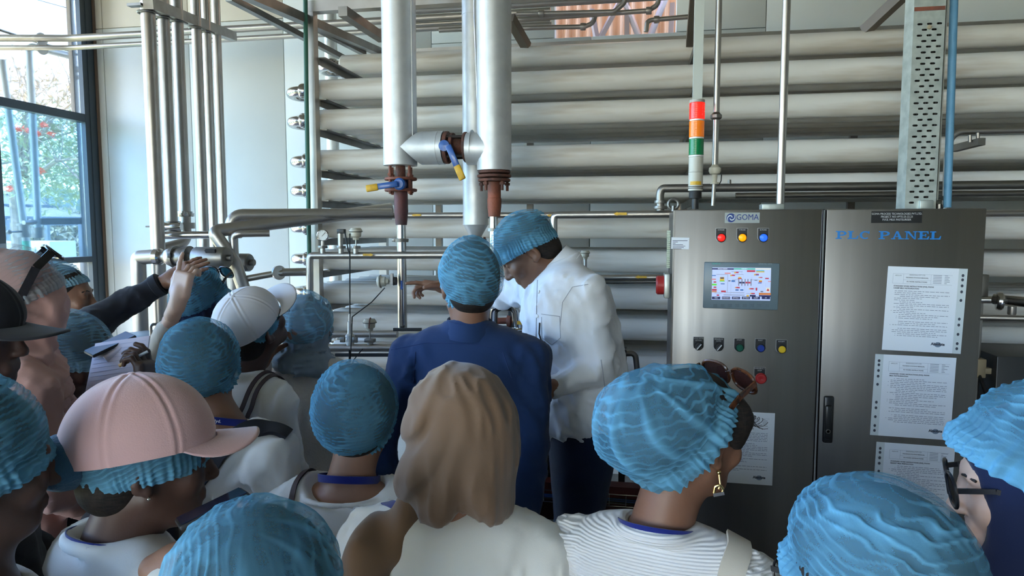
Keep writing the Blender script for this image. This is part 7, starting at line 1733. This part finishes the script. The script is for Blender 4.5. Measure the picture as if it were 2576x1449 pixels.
# ================================================================== plate heat exchanger and skid between the two men
YH = 2.72
hx = thing('plate_heat_exchanger', 'dark plate heat exchanger with comb of steel plates behind the two men', 'heat exchanger', (at(1330, 1000, Y=YH).x, YH+.15, 0))
zt_h = at(1300, 846, Y=YH).z; xh0 = at(1185, 900, Y=YH).x; xh1 = at(1425, 900, Y=YH).x
zlo = at(1380, 1185, Y=YH).z
M_PL = mat('grey gasketed plate', (0.22, 0.21, 0.20), 0.4, 0.8)
npl = 34; pm = None
for i in range(npl):
    x_ = xh0+(xh1-xh0)*i/(npl-1)
    if pm is None:
        b = MB(); P_ = []; F_ = []
        nz_ = 36
        for j in range(nz_+1):
            z_ = zlo+(zt_h-.02-zlo)*j/nz_; o_ = .0022*(1 if j % 2 else -1)
            P_ += [(x_+o_, YH, z_), (x_+o_, YH+.28, z_), (x_+o_+.0018, YH+.28, z_), (x_+o_+.0018, YH, z_)]
        for j in range(nz_):
            for k_ in range(4): F_.append((4*j+k_, 4*j+(k_+1) % 4, 4*j+4+(k_+1) % 4, 4*j+4+k_))
        pm = b.add(P_, F_).build('plate', M_PL, hx, smooth=0); px0_ = x_
    else:
        c_ = pm.copy(); COL.objects.link(c_); c_.location = (x_-px0_, 0, 0); ORG[c_.name] = ORG[pm.name]
MB().box((xh0-.05, YH-.01, zt_h-.018), (xh1+.12, YH+.30, zt_h)).build('carrying_bar', DARKM, hx)
MB().box((xh1+.01, YH-.02, .20), (xh1+.05, YH+.30, zt_h-.02)).build('end_frame', mat('grey painted frame', (0.12, 0.125, 0.125), 0.5, 0.3), hx)
MB().box((xh0-.06, YH-.02, .20), (xh0-.02, YH+.30, zt_h-.02)).build('end_frame', MATS['grey painted frame'], hx)
for zz in (at(1380, 1125, Y=YH).z, at(1380, 905, Y=YH).z):
    MB().tube([(xh0-.08, YH-.03, zz), (xh1+.10, YH-.03, zz)], .012, n=10).build('tie_bolt', STEEL_D, hx)
MB().box((xh0-.05, YH-.01, .20), (xh1+.06, YH+.3, zlo-.004)).build('foot_block', DARKM, hx)
for x_ in (xh0-.04, xh1+.03): MB().box((x_-.03, YH, 0), (x_+.03, YH+.28, .20)).build('foot', DARKM, hx)
# return elbow with union, pressure gauge and red pipe above it
t_ = thing('return_elbow', 'bright bent steel elbow with hex union standing on the heat exchanger', 'pipe', at(1305, 845, Y=YH+.06))
Ye = YH+.08
MB().tube([at(1236, 842, Y=Ye), at(1238, 775, Y=Ye), at(1262, 765, Y=Ye), at(1300, 768, Y=Ye), at(1306, 832, Y=Ye)], .0245, fil=.045, n=18).build('pipe_run', STEEL_B, t_)
MB().lathe(Vector((at(1306, 832, Y=Ye).x, Ye, zt_h-.001)), (0, 0, 1), [(0, .022), (0, .034), (.004, .037), (.020, .037), (.026, .030), (.026, .022)], n=8).build('union_nut', STEEL_B, t_)
MB().cbox(at(1307, 812, Y=Ye-.026), (.02, .002, .014)).build('tag', YELLOW, t_)
t_ = thing('mounted_gauge', 'small white pressure gauge between the two men', 'gauge', at(1305, 775, Y=YH+.16))
MB().cbox(at(1308, 790, Y=YH+.20), (.10, .02, .16), bev=.004).build('backplate', DARKM, t_)
gauge(at(1304, 759, Y=YH+.17), .014, t_)
MB().tube([at(1304, 768, Y=YH+.17), (at(1304, 768, Y=YH+.17).x, YH+.17, zt_h)], .006, n=8).build('gauge_stem', STEEL_D, t_)
t_ = thing('red_union_pipe', 'short orange-red pipe with union behind the bent elbow', 'pipe', at(1270, 815, Y=YH+.2))
MB().tube([at(1225, 808, Y=YH+.2), at(1312, 806, Y=YH+.2)], .014, n=14).build('pipe_run', RUST_R, t_)
MB().lathe(at(1276, 807, Y=YH+.2), (1, 0, 0), [(0, .015), (0, .024), (.004, .026), (.016, .026), (.02, .02)], n=12).build('union', RUST_R, t_)
# skid: red beam, wire tray with blue cables, motor
t_ = thing('red_beam', 'dull red steel skid beam low between the legs', 'beam', at(1400, 1225, Y=2.62))
zb_ = at(1400, 1228, Y=2.62).z
MB().box((at(1300, 1228, Y=2.62).x, 2.62, zb_-.03), (at(1690, 1228, Y=2.62).x, 2.68, zb_+.02)).build('flange', mat('dull red paint', (0.13, 0.022, 0.02), 0.5), t_)
MB().box((at(1300, 1228, Y=2.62).x, 2.645, .0), (at(1690, 1228, Y=2.62).x, 2.66, zb_-.03)).build('web', mat('dark red web', (0.055, 0.014, 0.013), 0.6), t_)
t_ = thing('wire_tray', 'thin wire cable tray carrying blue cables across the skid', 'cable tray', at(1400, 1250, Y=2.58))
x0_, x1_ = at(1310, 1250, Y=2.58).x, at(1680, 1250, Y=2.58).x; zw = at(1400, 1258, Y=2.58).z
for (y_, z_) in ((2.56, zw), (2.56, zw+.045), (2.615, zw), (2.588, zw)): MB().tube([(x0_, y_, z_), (x1_, y_, z_)], .0018, n=6).build('tray_wire', STEEL_B, t_)
for i in range(9):
    x_ = x0_+(x1_-x0_)*(i+.5)/9; MB().tube([(x_, 2.56, zw+.045), (x_, 2.56, zw), (x_, 2.615, zw)], .0018, n=6, fil=.004).build('tray_wire', STEEL_B, t_)
for i in range(5):
    y_ = 2.568+.009*i; MB().tube([(x0_, y_, zw+.008+.004*(i % 2)), ((x0_+x1_)/2, y_+.004, zw+.012), (x1_, y_, zw+.007)], .0038, n=8).build('cable', mat('blue cable', (0.01, 0.05, 0.20), 0.4) if i % 2 else RUBBER, t_)
t_ = thing('pump_motor', 'dull metal pump motor on the floor between the legs', 'motor', at(1365, 1350, Y=2.5))
mz = at(1365, 1352, Y=2.5).z; mx = at(1365, 1352, Y=2.5).x
MB().lathe((mx-.045, 2.52, mz), (1, 0, 0), [(0, .02), (0, .05), (.01, .058), (.10, .058), (.11, .05), (.11, .02)], n=26).build('housing', mat('dull motor casing', (0.30, 0.29, 0.26), 0.45, 0.7), t_)
MB().box((mx-.04, 2.48, 0), (mx+.05, 2.56, mz-.04)).build('base', DARKM, t_)
MB().tube([at(1336, 1300, Y=2.46), at(1340, 1335, Y=2.45), at(1358, 1370, Y=2.44), at(1400, 1400, Y=2.44)], .005, n=8).build('blue_lead', MATS['blue cable'], t_)
# chrome loop handle right of the white shirt
t_ = thing('loop_handle', 'dark chrome loop handle of a machine right of the white shirt', 'handle', at(1590, 950, Y=2.75))
MB().tube([at(1570, 890, Y=2.75), at(1598, 888, Y=2.75), at(1604, 940, Y=2.75), at(1578, 945, Y=2.75)], .011, fil=.02, n=12).build('loop', STEEL_D, t_)
MB().box((at(1560, 900, Y=2.78).x, 2.74, 0), (at(1576, 900, Y=2.78).x, 2.82, at(1570, 880, Y=2.75).z)).build('stand', DARKM, t_)
